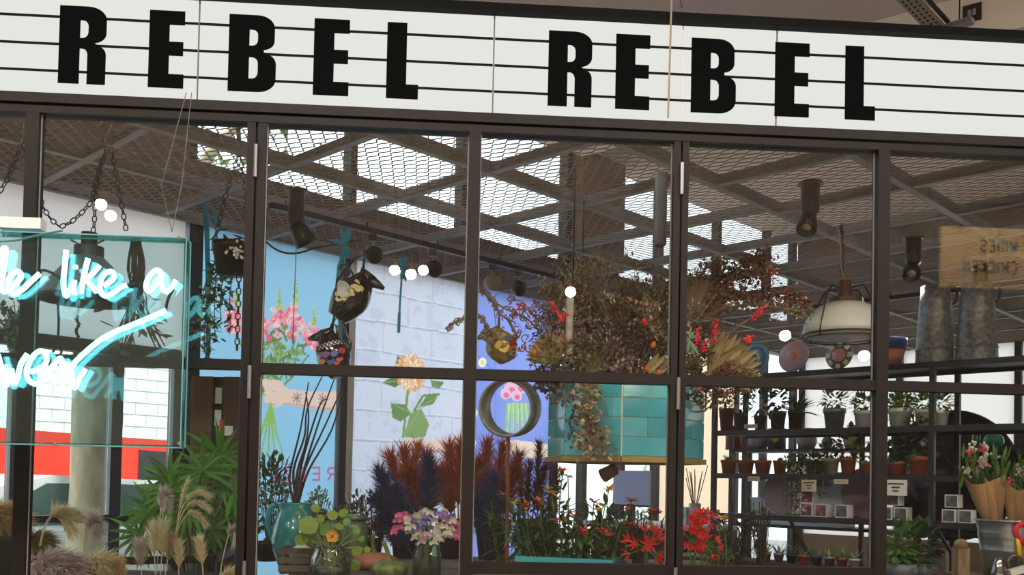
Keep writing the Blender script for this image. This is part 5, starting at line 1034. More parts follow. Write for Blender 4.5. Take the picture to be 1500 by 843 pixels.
for k, (b, h) in enumerate((((770, 780), (762, 690)), ((778, 775), (790, 650)), ((785, 775), (800, 680)), ((775, 780), (776, 680)), ((800, 780), (815, 690)), ((560, 800), (556, 765)), ((572, 800), (570, 770)))):
    plume(b, h, 5.85, 5.85 + uni(-.1, .1), burg, 'burgundy pampas plume %s' % ('under the tiled planter' if k < 5 else 'low beside the pumpkins'), 460, .12, .08, GB)
for k, (x, y, r_, mt, lab) in enumerate(((598, 790, 27, navy, 'dark blue bucket holding the navy and rust pampas'), (662, 795, 24, navy, 'dark blue bucket holding the rust pampas by the second mullion'), (722, 800, 26, navy, 'dark blue bucket holding the rust pampas below the ring mirror'), (785, 800, 25, burg, 'burgundy bucket holding the burgundy pampas'))):
    b = onc(x, 5.8); MB_ = MB().pot(b, pxm(r_ * .8, 5.8), pxm(r_, 5.8), P(x, 762, 5.8)[2] - CZ, .004); t = thing('flower_bucket', lab, 'bucket', b); MB_.build('bucket', mat('bucket_navy', (24, 32, 56), .4) if mt is navy else mat('bucket_burg', (70, 24, 34), .5), t, True); MB().torus(b + V(0, 0, P(x, 762, 5.8)[2] - CZ), ZV, pxm(r_, 5.8) + .004, .005, 24, 6).build('rim', mat('bucket_rim', (40, 44, 60), .4), t, True)
# ring mirror on its stand
rc = P(747, 598, 5.5); t = thing('ring_mirror', 'large tilted grey ring mirror on a stand beside the violet poster', 'mirror', rc - V(0, 0, .3)); ax = nrm(V(-.42, -1, -.12)); x_, y_ = perp(ax); r0 = pxm(43, 5.5); m = MB(); n = 48; vs = []
for (rr, dd) in ((r0, -.03), (r0, .03), (r0 * .9, .03), (r0 * .9, -.03)):
    for k in range(n): a = 2 * math.pi * k / n; vs.append(rc + ax * dd * 2.2 + (x_ * math.cos(a) + y_ * math.sin(a)) * rr)
m.add(vs, [(i * n + k, i * n + (k + 1) % n, ((i + 1) % 4) * n + (k + 1) % n, ((i + 1) % 4) * n + k) for i in range(4) for k in range(n)]); m.build('ring', mat('ring_grey', (150, 150, 142), .45, .3, noise=.4, nscale=15), t, True)
MB().torus(rc + ax * .05, ax, r0 * .96, .006, 48, 6).build('ring_edge', mat('ring_dark', (66, 62, 60), .4), t, True)
MB().tube([rc - V(0, 0, r0 * .9) + ax * .02, V(rc[0], rc[1] + .05, CZ)], .012, 8).build('stand_post', mat('stand_copper', (150, 84, 54), .5), t); MB().lathe(V(rc[0], rc[1] + .05, CZ), [(.09, 0), (.09, .012), (.02, .02), (0, .02)], 20).build('stand_foot', mat('stand_copper', (150, 84, 54), .5), t)
# turquoise trough with alstroemeria
b0, b1 = P(765, 812, 4.75), P(905, 826, 4.62); t = thing('flower_trough', 'turquoise tiled trough of flowering alstroemeria behind the bottom rail', 'trough', onc(830, 4.7)); d = nrm(V(b1[0] - b0[0], b1[1] - b0[1], 0)); x_ = np.cross(d, ZV); c0 = (b0 + b1) / 2; c0[2] = CZ; L = np.linalg.norm((b1 - b0)[:2]) / 2; hz = b0[2] - CZ
for sx in (-1, 1): MB().obox(c0 + x_ * sx * .13 + V(0, 0, hz / 2), d * L, x_ * .01, ZV * hz / 2).build('side', tq, t)
for sx in (-1, 1): MB().obox(c0 + d * sx * (L - .01) + V(0, 0, hz / 2), d * .01, x_ * .12, ZV * hz / 2).build('end', tq, t)
MB().obox(c0 + V(0, 0, hz * .4), d * (L - .02), x_ * .12, ZV * hz * .38).build('soil', mat('soil', (48, 38, 32), .9), t)
alc = {k: mat('bloom_' + k, c, .5, var=.2, trans=.2) for k, c in dict(red=(222, 58, 58), coral=(236, 108, 96), yellow=(240, 206, 70), crimson=(150, 26, 40), pink=(232, 120, 140), orange=(214, 120, 60)).items()}
def bloom_head(t, h, col, n=9, L=.035, w=.018, name='petal', sp=1.0):
    for i in range(n): a = i * 2.4; MB().leaf(h + RNG.normal(0, .004, 3), V(math.cos(a) * sp, math.sin(a) * sp - .4, uni(.1, .9)), L * uni(.8, 1.15), w, bend=uni(.2, .9), seg=3).build(name, alc[col] if isinstance(col, str) else col, t)
ALP = [(752, 735, 'yellow'), (740, 725, 'orange'), (770, 742, 'orange'), (803, 716, 'yellow'), (808, 722, 'yellow'), (825, 690, 'red'), (832, 698, 'crimson'), (790, 735, 'orange'), (815, 762, 'coral'), (834, 752, 'coral'), (841, 757, 'coral'), (770, 765, 'coral'), (856, 782, 'red'), (853, 776, 'coral'), (882, 778, 'coral'), (888, 783, 'coral'), (884, 742, 'yellow'), (876, 748, 'yellow'), (870, 735, 'pink'), (853, 810, 'coral'), (882, 808, 'coral'), (735, 758, 'crimson'), (800, 740, 'orange'), (892, 718, 'yellow'), (762, 772, 'red'), (925, 735, 'orange'), (918, 748, 'red')]
for k, (x, y, cc) in enumerate(ALP):
    h = P(x, y, 4.72 + uni(-.1, .12)); f = thing('alstroemeria', '%s alstroemeria stem in the turquoise trough' % {'yellow': 'bright yellow', 'orange': 'orange', 'red': 'scarlet', 'crimson': 'deep crimson', 'coral': 'coral', 'pink': 'soft pink'}[cc], 'flower', V(h[0] * .7 + c0[0] * .3, h[1] * .3 + c0[1] * .7, CZ + hz * .7), 'alstroemeria in the trough')
    rb = V(h[0] * .7 + c0[0] * .3, h[1] * .3 + c0[1] * .7, CZ + hz * .7); MB().tube(curve(rb, (rb + h) / 2 + RNG.normal(0, .02, 3), h, 6), .003, 5).build('stem', green['mid'], f); bloom_head(f, h, cc, 12, .04, .022)
    mb = MB()
    for i in range(16): q = lerp(rb, h, uni(.15, .92)); mb.leaf(q + RNG.normal(0, .02, 3), nrm(RNG.normal(0, 1, 3) + V(0, -.3, .3)), uni(.06, .10), uni(.016, .03), bend=.6, seg=4)
    mb.build('leaves', green['dark' if k % 3 else 'mid'], f, stuff=True)
for k in range(9):
    x = 730 + k * 21; rb = onc(x, 4.8); f = thing('leafy_stem', 'leafy green filler stem among the alstroemeria', 'foliage', rb, 'filler stems among the alstroemeria'); h = P(x + uni(-12, 12), uni(715, 760), 4.8); MB().tube([rb, h], .003, 5).build('stem', green['mid'], f); mb = MB()
    for i in range(40): q = lerp(rb, h, uni(.2, 1)); mb.leaf(q, nrm(RNG.normal(0, 1, 3) + V(0, 0, .3)), uni(.06, .11), uni(.02, .035), bend=.6, seg=4)
    mb.build('leaves', green['dark'], f, stuff=True)
# scarlet nerines and mixed stems at the centre right
nf = mat('nerine_red', (232, 52, 48), .45, var=.2, trans=.25)
for k, (x, y, r_) in enumerate(((945, 803, 38), (1028, 762, 22), (1012, 792, 26), (1036, 800, 24), (1018, 772, 20))):
    h = P(x, y, 4.6); rb = onc(x, 4.65); f = thing('nerine', ['large scarlet nerine bloom left of the double mullion', 'upper scarlet nerine bloom right of the double mullion', 'left scarlet nerine bloom right of the double mullion', 'lowest scarlet nerine bloom right of the double mullion', 'middle scarlet nerine bloom right of the double mullion'][k], 'flower', rb); MB().tube([rb, h], .005, 6).build('stem', green['fresh'], f)
    for j in range(11):
        d0 = nrm(rdir() + V(0, -.6, .3)); c = h + d0 * pxm(r_, 4.6) * .62; x1, y1 = perp(d0)
        MB().tube([h, c], .0025, 5).build('pedicel', green['fresh'], f)
        for i in range(6): a = i * 1.047 + j; MB().leaf(c, d0 * .8 + (x1 * math.cos(a) + y1 * math.sin(a)) * .8, pxm(r_, 4.6) * uni(.42, .56), .013, up=d0, bend=uni(-.1, .5), seg=4, fold=.3, sh=.5).build('petal', nf, f)
MIX = [(958, 752, 'crimson', 14, 'dark red rose on a long stem behind the large nerine'), (922, 770, 'red', 14, 'red rose bud left of the large nerine'), (1055, 765, 'iris', 16, 'violet blue iris right of the double mullion'), (1058, 760, 'yellow', 12, 'yellow dahlia over the violet iris'), (998, 758, 'iris', 6, 'small violet bloom hard against the double mullion'), (952, 776, 'white', 12, 'cream rose behind the large nerine'), (1015, 812, 'white', 8, 'small pale bloom below the nerines')]
alc['iris'] = mat('bloom_iris', (92, 84, 168), .5, var=.2, trans=.2); alc['white'] = mat('bloom_white', (228, 226, 206), .6, var=.1, trans=.2)
for x, y, cc, r_, lab in MIX:
    h = P(x, y, 4.75); rb = onc(x + uni(-8, 8), 4.75); f = thing('cut_flower', lab, 'flower', rb); MB().tube(curve(rb, (rb + h) / 2 + RNG.normal(0, .03, 3), h, 6), .003, 5).build('stem', green['mid'], f); bloom_head(f, h, cc, 18, pxm(r_, 4.75), pxm(r_, 4.75) * .6)
for k, (x, w, y0, col, n, lab) in enumerate(((935, 22, 745, 'dark', 160, 'dark leafy stems behind the large nerine'), (975, 14, 770, 'mid', 90, 'green stems beside the double mullion'), (1080, 34, 745, 'black', 220, 'mass of dark dried stems right of the nerines'), (1055, 20, 790, 'mid', 140, 'low green stems under the violet iris'), (1115, 16, 730, 'black', 90, 'thin dark seed stems by the rack'), (905, 14, 770, 'dark', 110, 'dark stems at the end of the trough'))):
    rb = onc(x, 4.95); f = thing('stem_bunch', lab, 'stems', rb); s = pxm(1, 4.95); m, l2 = MB(), MB()
    for i in range(26):
        h = P(x + uni(-w, w), y0 + uni(0, 40), 4.95 + uni(-.1, .1)); c = curve(rb + RNG.normal(0, .02, 3) * V(1, 1, 0), (rb + h) / 2, h, 5); m.tube(c, .0022, 4)
        for j in range(n // 26 + 1): l2.leaf(c[int(RNG.integers(1, 5))] + RNG.normal(0, .012, 3), rdir() + V(0, 0, .3), uni(.025, .05), uni(.008, .018), seg=3)
    m.build('stems', MATS['vine_stem'] if col != 'black' else dry['dark'], f); l2.build('leaves', green[col], f, stuff=True)
# ================================================================== left bay: handrail, palm and grasses
hr = thing('handrail', 'black metal handrail among the grasses at the lower left', 'handrail', P(312, 843, 5.0)); pts = [P(100, 824, 4.9), P(312, 819, 5.1), P(352, 801, 5.6)]
MB().bar(pts[0], pts[1], .04, .04).build('rail', black, hr); MB().bar(pts[1], pts[2], .04, .04).build('rail', black, hr)
for p in (pts[0], pts[1]): MB().bar(V(p[0], p[1], 0), p, .035, .035, V(0, 1, 0)).build('post', black, hr)
b = P(285, 800, 5.5); b[2] = 0; pm = thing('palm', 'tall green lady palm with fan fronds at the lower left', 'palm', b); plm = mat('palm_leaf', (92, 146, 66), .4, var=.45, trans=.3)
MB().pot(b, .17, .22, .36, .01).build('pot', mat('black_pot', (36, 36, 38), .5), pm, True)
for k, (x, y, L, n, az) in enumerate(((322, 668, 62, 15, 80), (296, 690, 56, 13, 110), (252, 722, 60, 13, 150), (222, 750, 58, 14, 165), (205, 785, 52, 12, 190), (262, 765, 48, 12, 250), (300, 735, 52, 14, 60), (342, 720, 44, 12, 20), (335, 760, 44, 12, -20), (292, 785, 46, 12, 270), (250, 700, 46, 11, 120), (318, 700, 48, 13, 45), (278, 745, 50, 12, 200), (236, 735, 44, 11, 140), (345, 690, 40, 11, 30), (272, 712, 46, 12, 90), (310, 775, 44, 12, -60))):
    Z = 5.45 + uni(-.2, .25); h = P(x, y, Z); fr = MB().tube(curve(b + V(uni(-.05, .05), uni(-.05, .05), .3), V(b[0], b[1], h[2] - .15), h, 8), .006, 5).build('frond_stalk', mat('palm_cane', (90, 96, 54), .6), pm)
    mb = MB(); Lm = pxm(L, Z)
    for i in range(n): a = R(az + 250 * (i / (n - 1) - .5)); e = V(math.cos(a), uni(-.5, .2), math.sin(a)); mb.leaf(h, e, Lm * uni(.8, 1.1), .026, up=V(.2, -1, .4), bend=.5, seg=5, fold=.25, sh=.4)
    mb.build('frond', plm, pm)
cream_g = mat('grass_cream', (246, 234, 200), .8, var=.2, trans=.3); mauve_g = mat('grass_mauve', (224, 206, 204), .8, var=.2, trans=.3); tan_g = mat('grass_tan', (214, 186, 138), .8, var=.25, trans=.3)
GG = 'feathery grasses at the lower left'
def grass(tip, mid, base, Z, mt, lab, n=420, L=.07, wd=.03):
    h, mm_, b = P(*tip, Z), P(*mid, Z), P(*base, Z); t = thing('feather_grass', lab, 'grass', b, GG); c = curve(b, mm_ * 1.0, h, 20); MB().tube(c, .0025, 5).build('stalk', cream_g, t); mb = MB()
    for i in range(n):
        s = uni(.45, 1); k = s * 19; q = lerp(c[int(k)], c[min(19, int(k) + 1)], k - int(k)); d = nrm(c[min(19, int(k) + 1)] - c[max(0, int(k) - 1)]); mb.blade(q, q + nrm(d + rdir() * .6) * L * uni(.5, 1.1) + V(0, 0, -.02) * uni(0, 1.2), .006)
    mb.build('plume', mt, t, stuff=True)
for tip, mid, base, Z, mt, lab, n, L in (((102, 772), (70, 728), (58, 800), 4.75, cream_g, 'broad cream grass plume drooping right in front of the glass door', 900, .1), ((112, 752), (70, 735), (60, 800), 4.77, cream_g, 'upper cream grass plume in front of the glass door', 600, .08),
    ((142, 772), (130, 735), (122, 843), 4.9, mauve_g, 'rounded mauve grass tuft before the pale car', 800, .08), ((132, 760), (128, 735), (120, 843), 4.92, mauve_g, 'second mauve grass tuft before the pale car', 500, .07), ((243, 735), (236, 690), (230, 843), 4.9, mauve_g, 'mauve grass tuft in front of the palm', 800, .07), ((345, 790), (338, 750), (322, 843), 4.85, mauve_g, 'mauve grass tuft beside the first door post', 600, .07),
    ((305, 725), (268, 705), (256, 790), 4.85, cream_g, 'upper arching cream grass in front of the palm', 300, .05), ((304, 742), (270, 718), (256, 790), 4.84, cream_g, 'middle arching cream grass in front of the palm', 300, .05), ((300, 765), (275, 728), (256, 790), 4.83, cream_g, 'lower arching cream grass in front of the palm', 300, .05), ((276, 704), (262, 730), (256, 800), 4.86, cream_g, 'upright cream grass spike in front of the palm', 300, .04),
    ((225, 775), (226, 800), (228, 860), 4.7, cream_g, 'upright cream grass above the handrail', 500, .08), ((240, 770), (238, 800), (234, 860), 4.7, cream_g, 'second upright cream grass above the handrail', 500, .08), ((252, 790), (246, 810), (240, 860), 4.68, tan_g, 'tan grass beside the upright cream grasses', 500, .07), ((292, 795), (296, 815), (300, 870), 4.66, cream_g, 'cream plume crossing the handrail', 700, .07), ((262, 800), (262, 820), (262, 870), 4.66, cream_g, 'cream grass at the middle of the handrail', 500, .07),
    ((205, 800), (205, 820), (210, 870), 4.7, mauve_g, 'mauve grass under the handrail', 700, .08), ((175, 830), (180, 840), (190, 880), 4.65, tan_g, 'tan grass under the handrail', 500, .08), ((340, 838), (325, 836), (310, 880), 4.62, cream_g, 'cream grass at the foot of the first door post', 500, .06)):
    grass(tip, mid, base, Z, mt, lab, n, L)
def tuft(px, py, r, Z, mt, lab, n=1400, fl=.8):
    c = P(px, py, Z); t = thing('grass_tuft', lab, 'grass', c - V(0, 0, pxm(r, Z)), GG); mb = MB(); rr = pxm(r, Z)
    MB().tube([c - V(0, 0, .25), c], .006, 5).build('stalk', tan_g, t)
    for i in range(n): e = nrm(rdir() + V(0, -.2, .25)); q = c + e * rr * V(1.25, .8, fl) * uni(.45, .95); mb.blade(q, q + nrm(e + V(.9, 0, -.45) + rdir() * .4) * .06, .007)
    mb.build('plume', mt, t, stuff=True)
tuft(85, 838, 40, 4.6, mauve_g, 'big mauve pampas head at the bottom left corner', 2200); tuft(6, 762, 32, 4.85, tan_g, 'fluffy tan dried tuft at the far left edge', 1500); tuft(58, 795, 18, 4.85, mat('grass_olive', (176, 166, 112), .8, var=.25, trans=.3), 'olive tan dried tuft right of the first post', 700); tuft(150, 828, 22, 4.7, cream_g, 'low cream tuft left of the handrail', 700)
for px, lab in ((8, 'dark box planter at the far left edge'), (222, 'dark box planter holding the feathery grasses')):
    p = P(px, 800, 4.85); t = thing('box_planter', lab, 'planter', V(p[0], p[1], 0)); w = .13 if px == 8 else .42; zt2 = EYE - .34 if px == 8 else EYE - .52
    MB().box(V(p[0], p[1], zt2 / 2), w * 2, .34, zt2).build('box', black, t); MB().box(V(p[0], p[1], zt2 + .008), w * 2 + .03, .37, .016).build('rim', mat('planter_rim', (44, 44, 46), .5), t)
# brown wooden door leaf standing open by the posters
p = P(303, 640, 6.0); t = thing('wooden_cabinet', 'brown wooden cabinet front behind the palm with a small label', 'cabinet', V(P(320, 600, 6.05)[0], 6.05, 0)); bw_ = mat('brown_wood', (104, 72, 50), .5, noise=.6, nscale=4, rgb2=(80, 54, 38), stretch=(4, 4, .5))
zt3 = EYE + .62; cx = P(320, 600, 6.05)[0]
MB().box(V(cx - .02, 6.1, zt3 / 2), .30, .09, zt3).build('carcass', mat('brown_dark', (60, 40, 32), .6), t)
MB().box(V(cx - .1, 6.04, zt3 / 2), .135, .025, zt3).build('door', bw_, t); MB().box(V(cx + .085, 6.04, zt3 / 2), .1, .025, zt3).build('door', mat('brown_dark2', (72, 48, 38), .5), t)
for z in (EYE + .36, EYE + .50): MB().box(V(cx + .005, 6.035, z), .04, .02, .1).build('glazed_slot', mat('pale_glass', (224, 226, 216), .2), t)
MB().box(V(cx + .06, 6.02, EYE + .28), .085, .006, .06).build('label_card', mat('white_card', (232, 230, 224), .6), t); MB().box(V(cx + .03, 6.018, EYE + .30), .02, .004, .1).build('red_mark', mat('red_card', (206, 70, 50), .6), t)
# ================================================================== plant rack on the right
AR = 5.93; rk = thing('plant_rack', 'black steel shelf rack crowded with potted plants at the right', 'shelf', AB(AR + .2, 2.95, 0)); rs = mat('rack_steel', (46, 48, 52), .4, .3)
zof = lambda px, py: PA(px, py, AR)[2]
bl_, br_ = float(PA(1047, 620, AR) @ BV), float(PA(1366, 620, AR) @ BV); bext = -.2
ztop, zs1, zs2, zs3 = zof(1359, 531), zof(1359, 624), zof(1359, 697), zof(1359, 765); RD = .42
for b in (bl_, br_, bext):
    for a in (0, RD): MB().obox(AB(AR + a, b, ztop / 2), AV * .016, BV * .016, ZV * ztop / 2).build('post', rs, rk)
for z in (ztop, zs1, zs2, zs3, .35): 
    MB().obox(AB(AR + RD / 2, (bl_ + bext) / 2, z - .012), AV * RD / 2, BV * (bl_ - bext) / 2, ZV * .006).build('shelf_board', rs, rk)
    for a in (0, RD): MB().obox(AB(AR + a, (bl_ + bext) / 2, z - .018), AV * .012, BV * (bl_ - bext) / 2, ZV * .018).build('shelf_rail', rs, rk)
for k, px in enumerate((1180, 1415)):
    b = float(PA(px, 620, AR) @ BV); MB().bar(AB(AR + RD, b + .35, zs3), AB(AR + RD, b - .1, CZ - .45), .02, .02).build('brace', rs, rk)
def sh(px, z, a=.12): b = float(PA(px, 640, AR + a) @ BV); return AB(AR + a, b, z)
zinc = mat('zinc', (150, 156, 160), .4, .6, noise=.6, nscale=14, rgb2=(110, 116, 120)); wpot = mat('white_pot', (214, 210, 202), .7, noise=.4, nscale=9, rgb2=(184, 178, 168)); bpot = mat('beige_pot', (176, 160, 136), .7)
def rpot(px, z, w, h, mt, label, leaf=None, n=60, lh=40, lw=None, L=.05, wd=.02, shape='bush', a=.12, kind='pot plant'):
    c = sh(px, z, a); Z = c[1]; t = thing('potted_plant', label, kind, c); r1 = pxm(w, Z) / 2; hh = pxm(h, Z)
    MB().pot(c, r1 * .76, r1 * .94, hh, r1 * .07).build('pot', mt, t, True); MB().lathe(c + V(0, 0, hh * .74), [(r1 * .85, 0), (0, .006)], 14).build('soil', mat('soil', (48, 38, 32), .9), t)
    if leaf:
        top = c + V(0, 0, hh); lh_ = pxm(lh, Z); lw_ = pxm(lw or w * .6, Z)
        if shape == 'bush': foliage(t, top + V(0, 0, lh_ * .45), (lw_, lw_, lh_ * .55), n, L, wd, green[leaf])
        elif shape == 'rosette':
            for i in range(n): e = rdir(); e[2] = abs(e[2]) + .15; MB().leaf(top - V(0, 0, .01), nrm(e), L * uni(.7, 1.1), wd, bend=.2, seg=3).build('leaf', green[leaf], t)
        elif shape == 'spiky':
            for i in range(n): MB().leaf(top - V(0, 0, .02), V(uni(-1, 1), uni(-.6, .6), uni(.3, 1.3)), lh_ * uni(.8, 1.3), wd, bend=.9, seg=5).build('leaf', green[leaf], t)
        elif shape == 'trail':
            foliage(t, top + V(0, 0, .01), (lw_, lw_ * .7, .04), n, L, wd, green[leaf]); m, l2 = MB(), MB()
            for i in range(22):
                x = uni(-1, 1) * lw_; q0 = top + V(x * .7, -.04, 0); q1 = c + V(x, -r1 - .03, -lh_ * uni(.4, 1)); cc = curve(q0, q0 + V(x * .4, -r1 - .02, .03), q1, 9); m.tube(cc, .0016, 4)
                for j in range(34): l2.leaf(cc[int(RNG.integers(2, 9))] + RNG.normal(0, .008, 3), rdir(), uni(.012, .022), .012, seg=2)
            m.build('stems', MATS['vine_stem'], t); l2.build('trailing_leaves', green[leaf], t, stuff=True)
    return t
bp = mat('black_pot', (36, 36, 38), .5)
# upper shelf
rpot(1064, zs1, 22, 34, mat('maroon_pot', (96, 40, 40), .6), 'maroon pot at the left end of the upper rack shelf', 'dark', 90, 44, 20); rpot(1085, zs1, 20, 26, bp, 'black pot plant second from the left on the upper rack shelf', 'black', 100, 44, 18)
rpot(1113, zs1, 18, 22, bp, 'small black pot plant under the mid rail on the upper rack shelf', 'dark', 100, 46, 17); rpot(1139, zs1, 24, 28, bp, 'black pot with dense glossy leaves on the upper rack shelf', 'black', 120, 46, 20, .06, .03); rpot(1166, zs1, 24, 28, bp, 'black pot with long strappy dark leaves on the upper rack shelf', 'dark', 18, 36, 20, .1, .03, 'spiky')
rpot(1222, zs1, 32, 30, zinc, 'zinc pot with arching straw grass on the upper rack shelf', 'grey', 120, 34, 18); rpot(1264, zs1, 26, 26, wpot, 'white clay pot of small ivy left of the fourth mullion', 'mid', 110, 24, 16); rpot(1318, zs1, 34, 28, wpot, 'white clay pot of clipped green right of the fourth mullion', 'mid', 170, 24, 22, .035, .024); rpot(1353, zs1, 26, 26, wpot, 'white clay pot of clipped green beside the rack post', 'mid', 120, 24, 16, .035, .024); rpot(1378, zs1, 22, 24, wpot, 'white clay pot of greenery right of the rack post', 'mid', 90, 24, 14)
# middle shelf
for k, (x, w) in enumerate(((1068, 23), (1093, 25), (1118, 25), (1143, 20))): rpot(x, zs2, w, 20, terra, ['terracotta pot of grey succulent at the left end of the middle rack shelf', 'terracotta pot of grey succulent second on the middle rack shelf', 'terracotta pot of flat grey succulent third on the middle rack shelf', 'small terracotta pot with green rosette, fourth on the middle rack shelf'][k], 'grey' if k < 3 else 'mid', 26, 16, None, .07 - .012 * k, .02, 'rosette')
rpot(1166, zs2, 26, 18, bp, 'trailing string of pearls plant spilling from the middle rack shelf', 'mid', 150, 74, 24, .03, .018, 'trail'); rpot(1195, zs2, 26, 20, bp, 'dense trailing green plant beside the string of pearls', 'dark', 150, 34, 20, .035, .02, 'trail')
rpot(1217, zs2, 25, 24, bpot, 'beige pot with draping green leaves on the middle rack shelf', 'dark', 90, 26, 20); rpot(1243, zs2, 23, 26, terra, 'terracotta pot of purple leaved plant on the middle rack shelf', 'purple', 90, 44, 22, .05, .03); rpot(1268, zs2, 18, 20, terra, 'small terracotta pot left of the fourth mullion', 'mid', 50, 24, 12); rpot(1314, zs2, 28, 20, terra, 'wide terracotta pot right of the fourth mullion', 'dark', 150, 30, 22); rpot(1346, zs2, 27, 28, terra, 'tall terracotta pot beside the rack post', 'dark', 200, 66, 26, .05, .025)
wb = MB()
t = thing('blossom_spray', 'hanging spray of tiny white blossom below the string of pearls', 'blossom', sh(1166, zs2 - .4)); 
for i in range(130): wb.sphere(sh(1166 + uni(-13, 12), zs2 + .08, .06) + V(0, -.06, -uni(0, .34)), .005, n=5, m=4)
wb.build('blossom', mat('white_petal', (236, 232, 222), .6), t, stuff=True); MB().tube([sh(1164, zs2 + .08, .06) + V(0, -.06, 0), sh(1170, zs2 - .27, .06) + V(0, -.06, 0)], .002, 4).build('stem', MATS['vine_stem'], t)
# boxes, discs and cards on the lower shelf
wcard = mat('white_card', (232, 230, 224), .6); pur = mat('print_purple', (70, 44, 92), .5, noise=1, nscale=22, rgb2=(190, 120, 110)); gry = mat('print_grey', (70, 74, 80), .5, noise=1, nscale=22, rgb2=(120, 124, 126))
def gbox(px, z, s, pm_, label, a=.1):
    c = sh(px, z, a); w = pxm(s, c[1]) / 2; t = thing('gift_box', label, 'box', c); MB().obox(c + V(0, 0, w), AV * w, BV * w, ZV * w).build('box', wcard, t); MB().obox(c + V(0, 0, w) - AV * (w + .001), AV * .001, BV * w * .84, ZV * w * .84).build('printed_face', pm_, t)
s3 = pxm(19, sh(1190, zs3)[1])
for k, (x, lv, pmx, lab) in enumerate(((1187, 0, pur, 'white box with a purple print, bottom left of the small stack'), (1208, 0, pur, 'white box with a purple print, bottom right of the small stack'), (1188, 1, pur, 'white box with a purple print on top of the small stack'), (1238, 0, gry, 'white box with a grey print beside the pink disc'), (1302, 0, gry, 'white box with a grey print right of the fourth mullion'), (1324, 0, gry, 'second white box with a grey print right of the fourth mullion'), (1312, 1, gry, 'white box with a grey print stacked under the price card'), (1394, 0, gry, 'wide white box with a grey print right of the rack post'), (1398, 1, gry, 'upper white box with a grey print right of the rack post'), (1418, 0, gry, 'narrow white box beside the zinc bucket'))): gbox(x, zs3 + lv * (s3 + .002), 19, pmx, lab)
for k, (x, r_, mt, lab) in enumerate(((1148, 31, mat('pink_disc', (200, 168, 182), .5), 'large round pink disc leaning at the left of the lower rack shelf'), (1268, 36, mat('pink_disc2', (190, 150, 168), .5), 'large round pink disc behind the fourth mullion'))):
    c = sh(x, zs3, .32); rr = pxm(r_, c[1]); t = thing('round_board', lab, 'disc', c); MB().lathe(c + V(0, 0, rr) - AV * .008, [(0, 0), (rr, 0), (rr, .014), (0, .014)], 36, axis=AV).build('disc', mt, t); MB().torus(c + V(0, 0, rr), AV, rr, .004, 36, 6).build('edge', mat('disc_edge', (160, 130, 140), .5), t)
c = sh(1222, zs3, .36); t = thing('white_panel_board', 'plain white board standing behind the small purple boxes', 'board', c); MB().obox(c + V(0, 0, .15), AV * .008, BV * .2, ZV * .15).build('board', mat('bright_white', (242, 244, 246), .5), t); MB().obox(c + V(0, 0, .004) - AV * .02, AV * .03, BV * .1, ZV * .004).build('foot', wcard, t)
for k, (px, py, w, h, lab) in enumerate(((1312, 715, 25, 23, 'white price card clipped to the middle shelf right of the fourth mullion'), (1185, 712, 17, 17, 'cream price card clipped to the middle shelf under the trailing plants'), (1104, 702, 14, 7, 'small tag on the middle shelf under the succulents'), (1100, 625, 16, 6, 'small brown tag on the upper shelf edge'), (1232, 706, 16, 7, 'small brown tag on the middle shelf under the purple plant'))):
    c = PA(px, py, AR - .025); Z = c[1]; t = thing('price_card', lab, 'card', c); cm = wcard if k in (0,) else mat('cream_card', (208, 196, 170), .7); hw, hh = pxm(w, Z) / 2, pxm(h, Z) / 2
    MB().obox(c, AV * .001, BV * hw * 1.35, ZV * hh).build('card', cm, t)
    for i in range(3 if k < 2 else 1): MB().obox(c - AV * .002 + V(0, 0, hh * (.5 - .45 * i) if k < 2 else 0), AV * .0006, BV * hw * [.95, .5, .35][i], ZV * hh * .1).build('handwriting', mat('ink', (70, 66, 64), .7), t)
# lower ledge: small pots and toy-like planters, grey buckets
zl = PA(1200, 829, 5.3)[2]
for k in range(8):
    x = 1122 + k * 17; c = PA(x + k * 1.6, 826, 5.3); c[2] = zl; t = thing('mini_pot', ['tiny terracotta pot, leftmost of the row behind the bottom rail', 'tiny grey pot with a rosette in the row behind the bottom rail', 'tiny dark pot with thin leaves in the row behind the bottom rail', 'tiny orange red skull shaped pot in the row behind the bottom rail', 'tiny blue pot in the row behind the bottom rail', 'tiny grey pot with lime blades in the row behind the bottom rail', 'tiny red brown pot toward the right of the row', 'tiny pale pot, rightmost of the row behind the bottom rail'][k], 'pot plant', c, 'tiny pots in a row'); mt = [terra, zinc, bp, mat('orange_pot', (206, 92, 70), .5), mat('blue_pot', (60, 78, 130), .4), zinc, terra, wpot][k]
    MB().pot(c, .022, .03, .055, .002, n=14).build('pot', mt, t, True)
    if k == 3:
        for s in (-.010, .010): MB().sphere(c + V(s, -.026, .034), .006, n=8, m=6).build('eye_hole', black, t, True)
    for i in range(16): MB().leaf(c + V(0, 0, .04), V(uni(-1, 1), uni(-.6, .6), uni(.4, 1.2)), uni(.05, .11), .014, bend=.5, seg=3).build('leaf', green[['mid', 'grey', 'dark', 'mid', 'grey', 'lime', 'mid', 'grey'][k]], t)
lt = thing('low_ledge', 'dark low ledge carrying the row of tiny pots', 'ledge', AB(5.3, 3.0, 0)); 
MB().obox(AB(5.32, 3.05, zl - .015), AV * .14, BV * .66, ZV * .015).build('top', mat('dark_wood', (58, 46, 40), .6), lt)
for b in (2.5, 3.6): MB().obox(AB(5.32, b, (zl - .03) / 2), AV * .1, BV * .03, ZV * (zl - .03) / 2).build('leg', mat('dark_wood', (58, 46, 40), .6), lt)
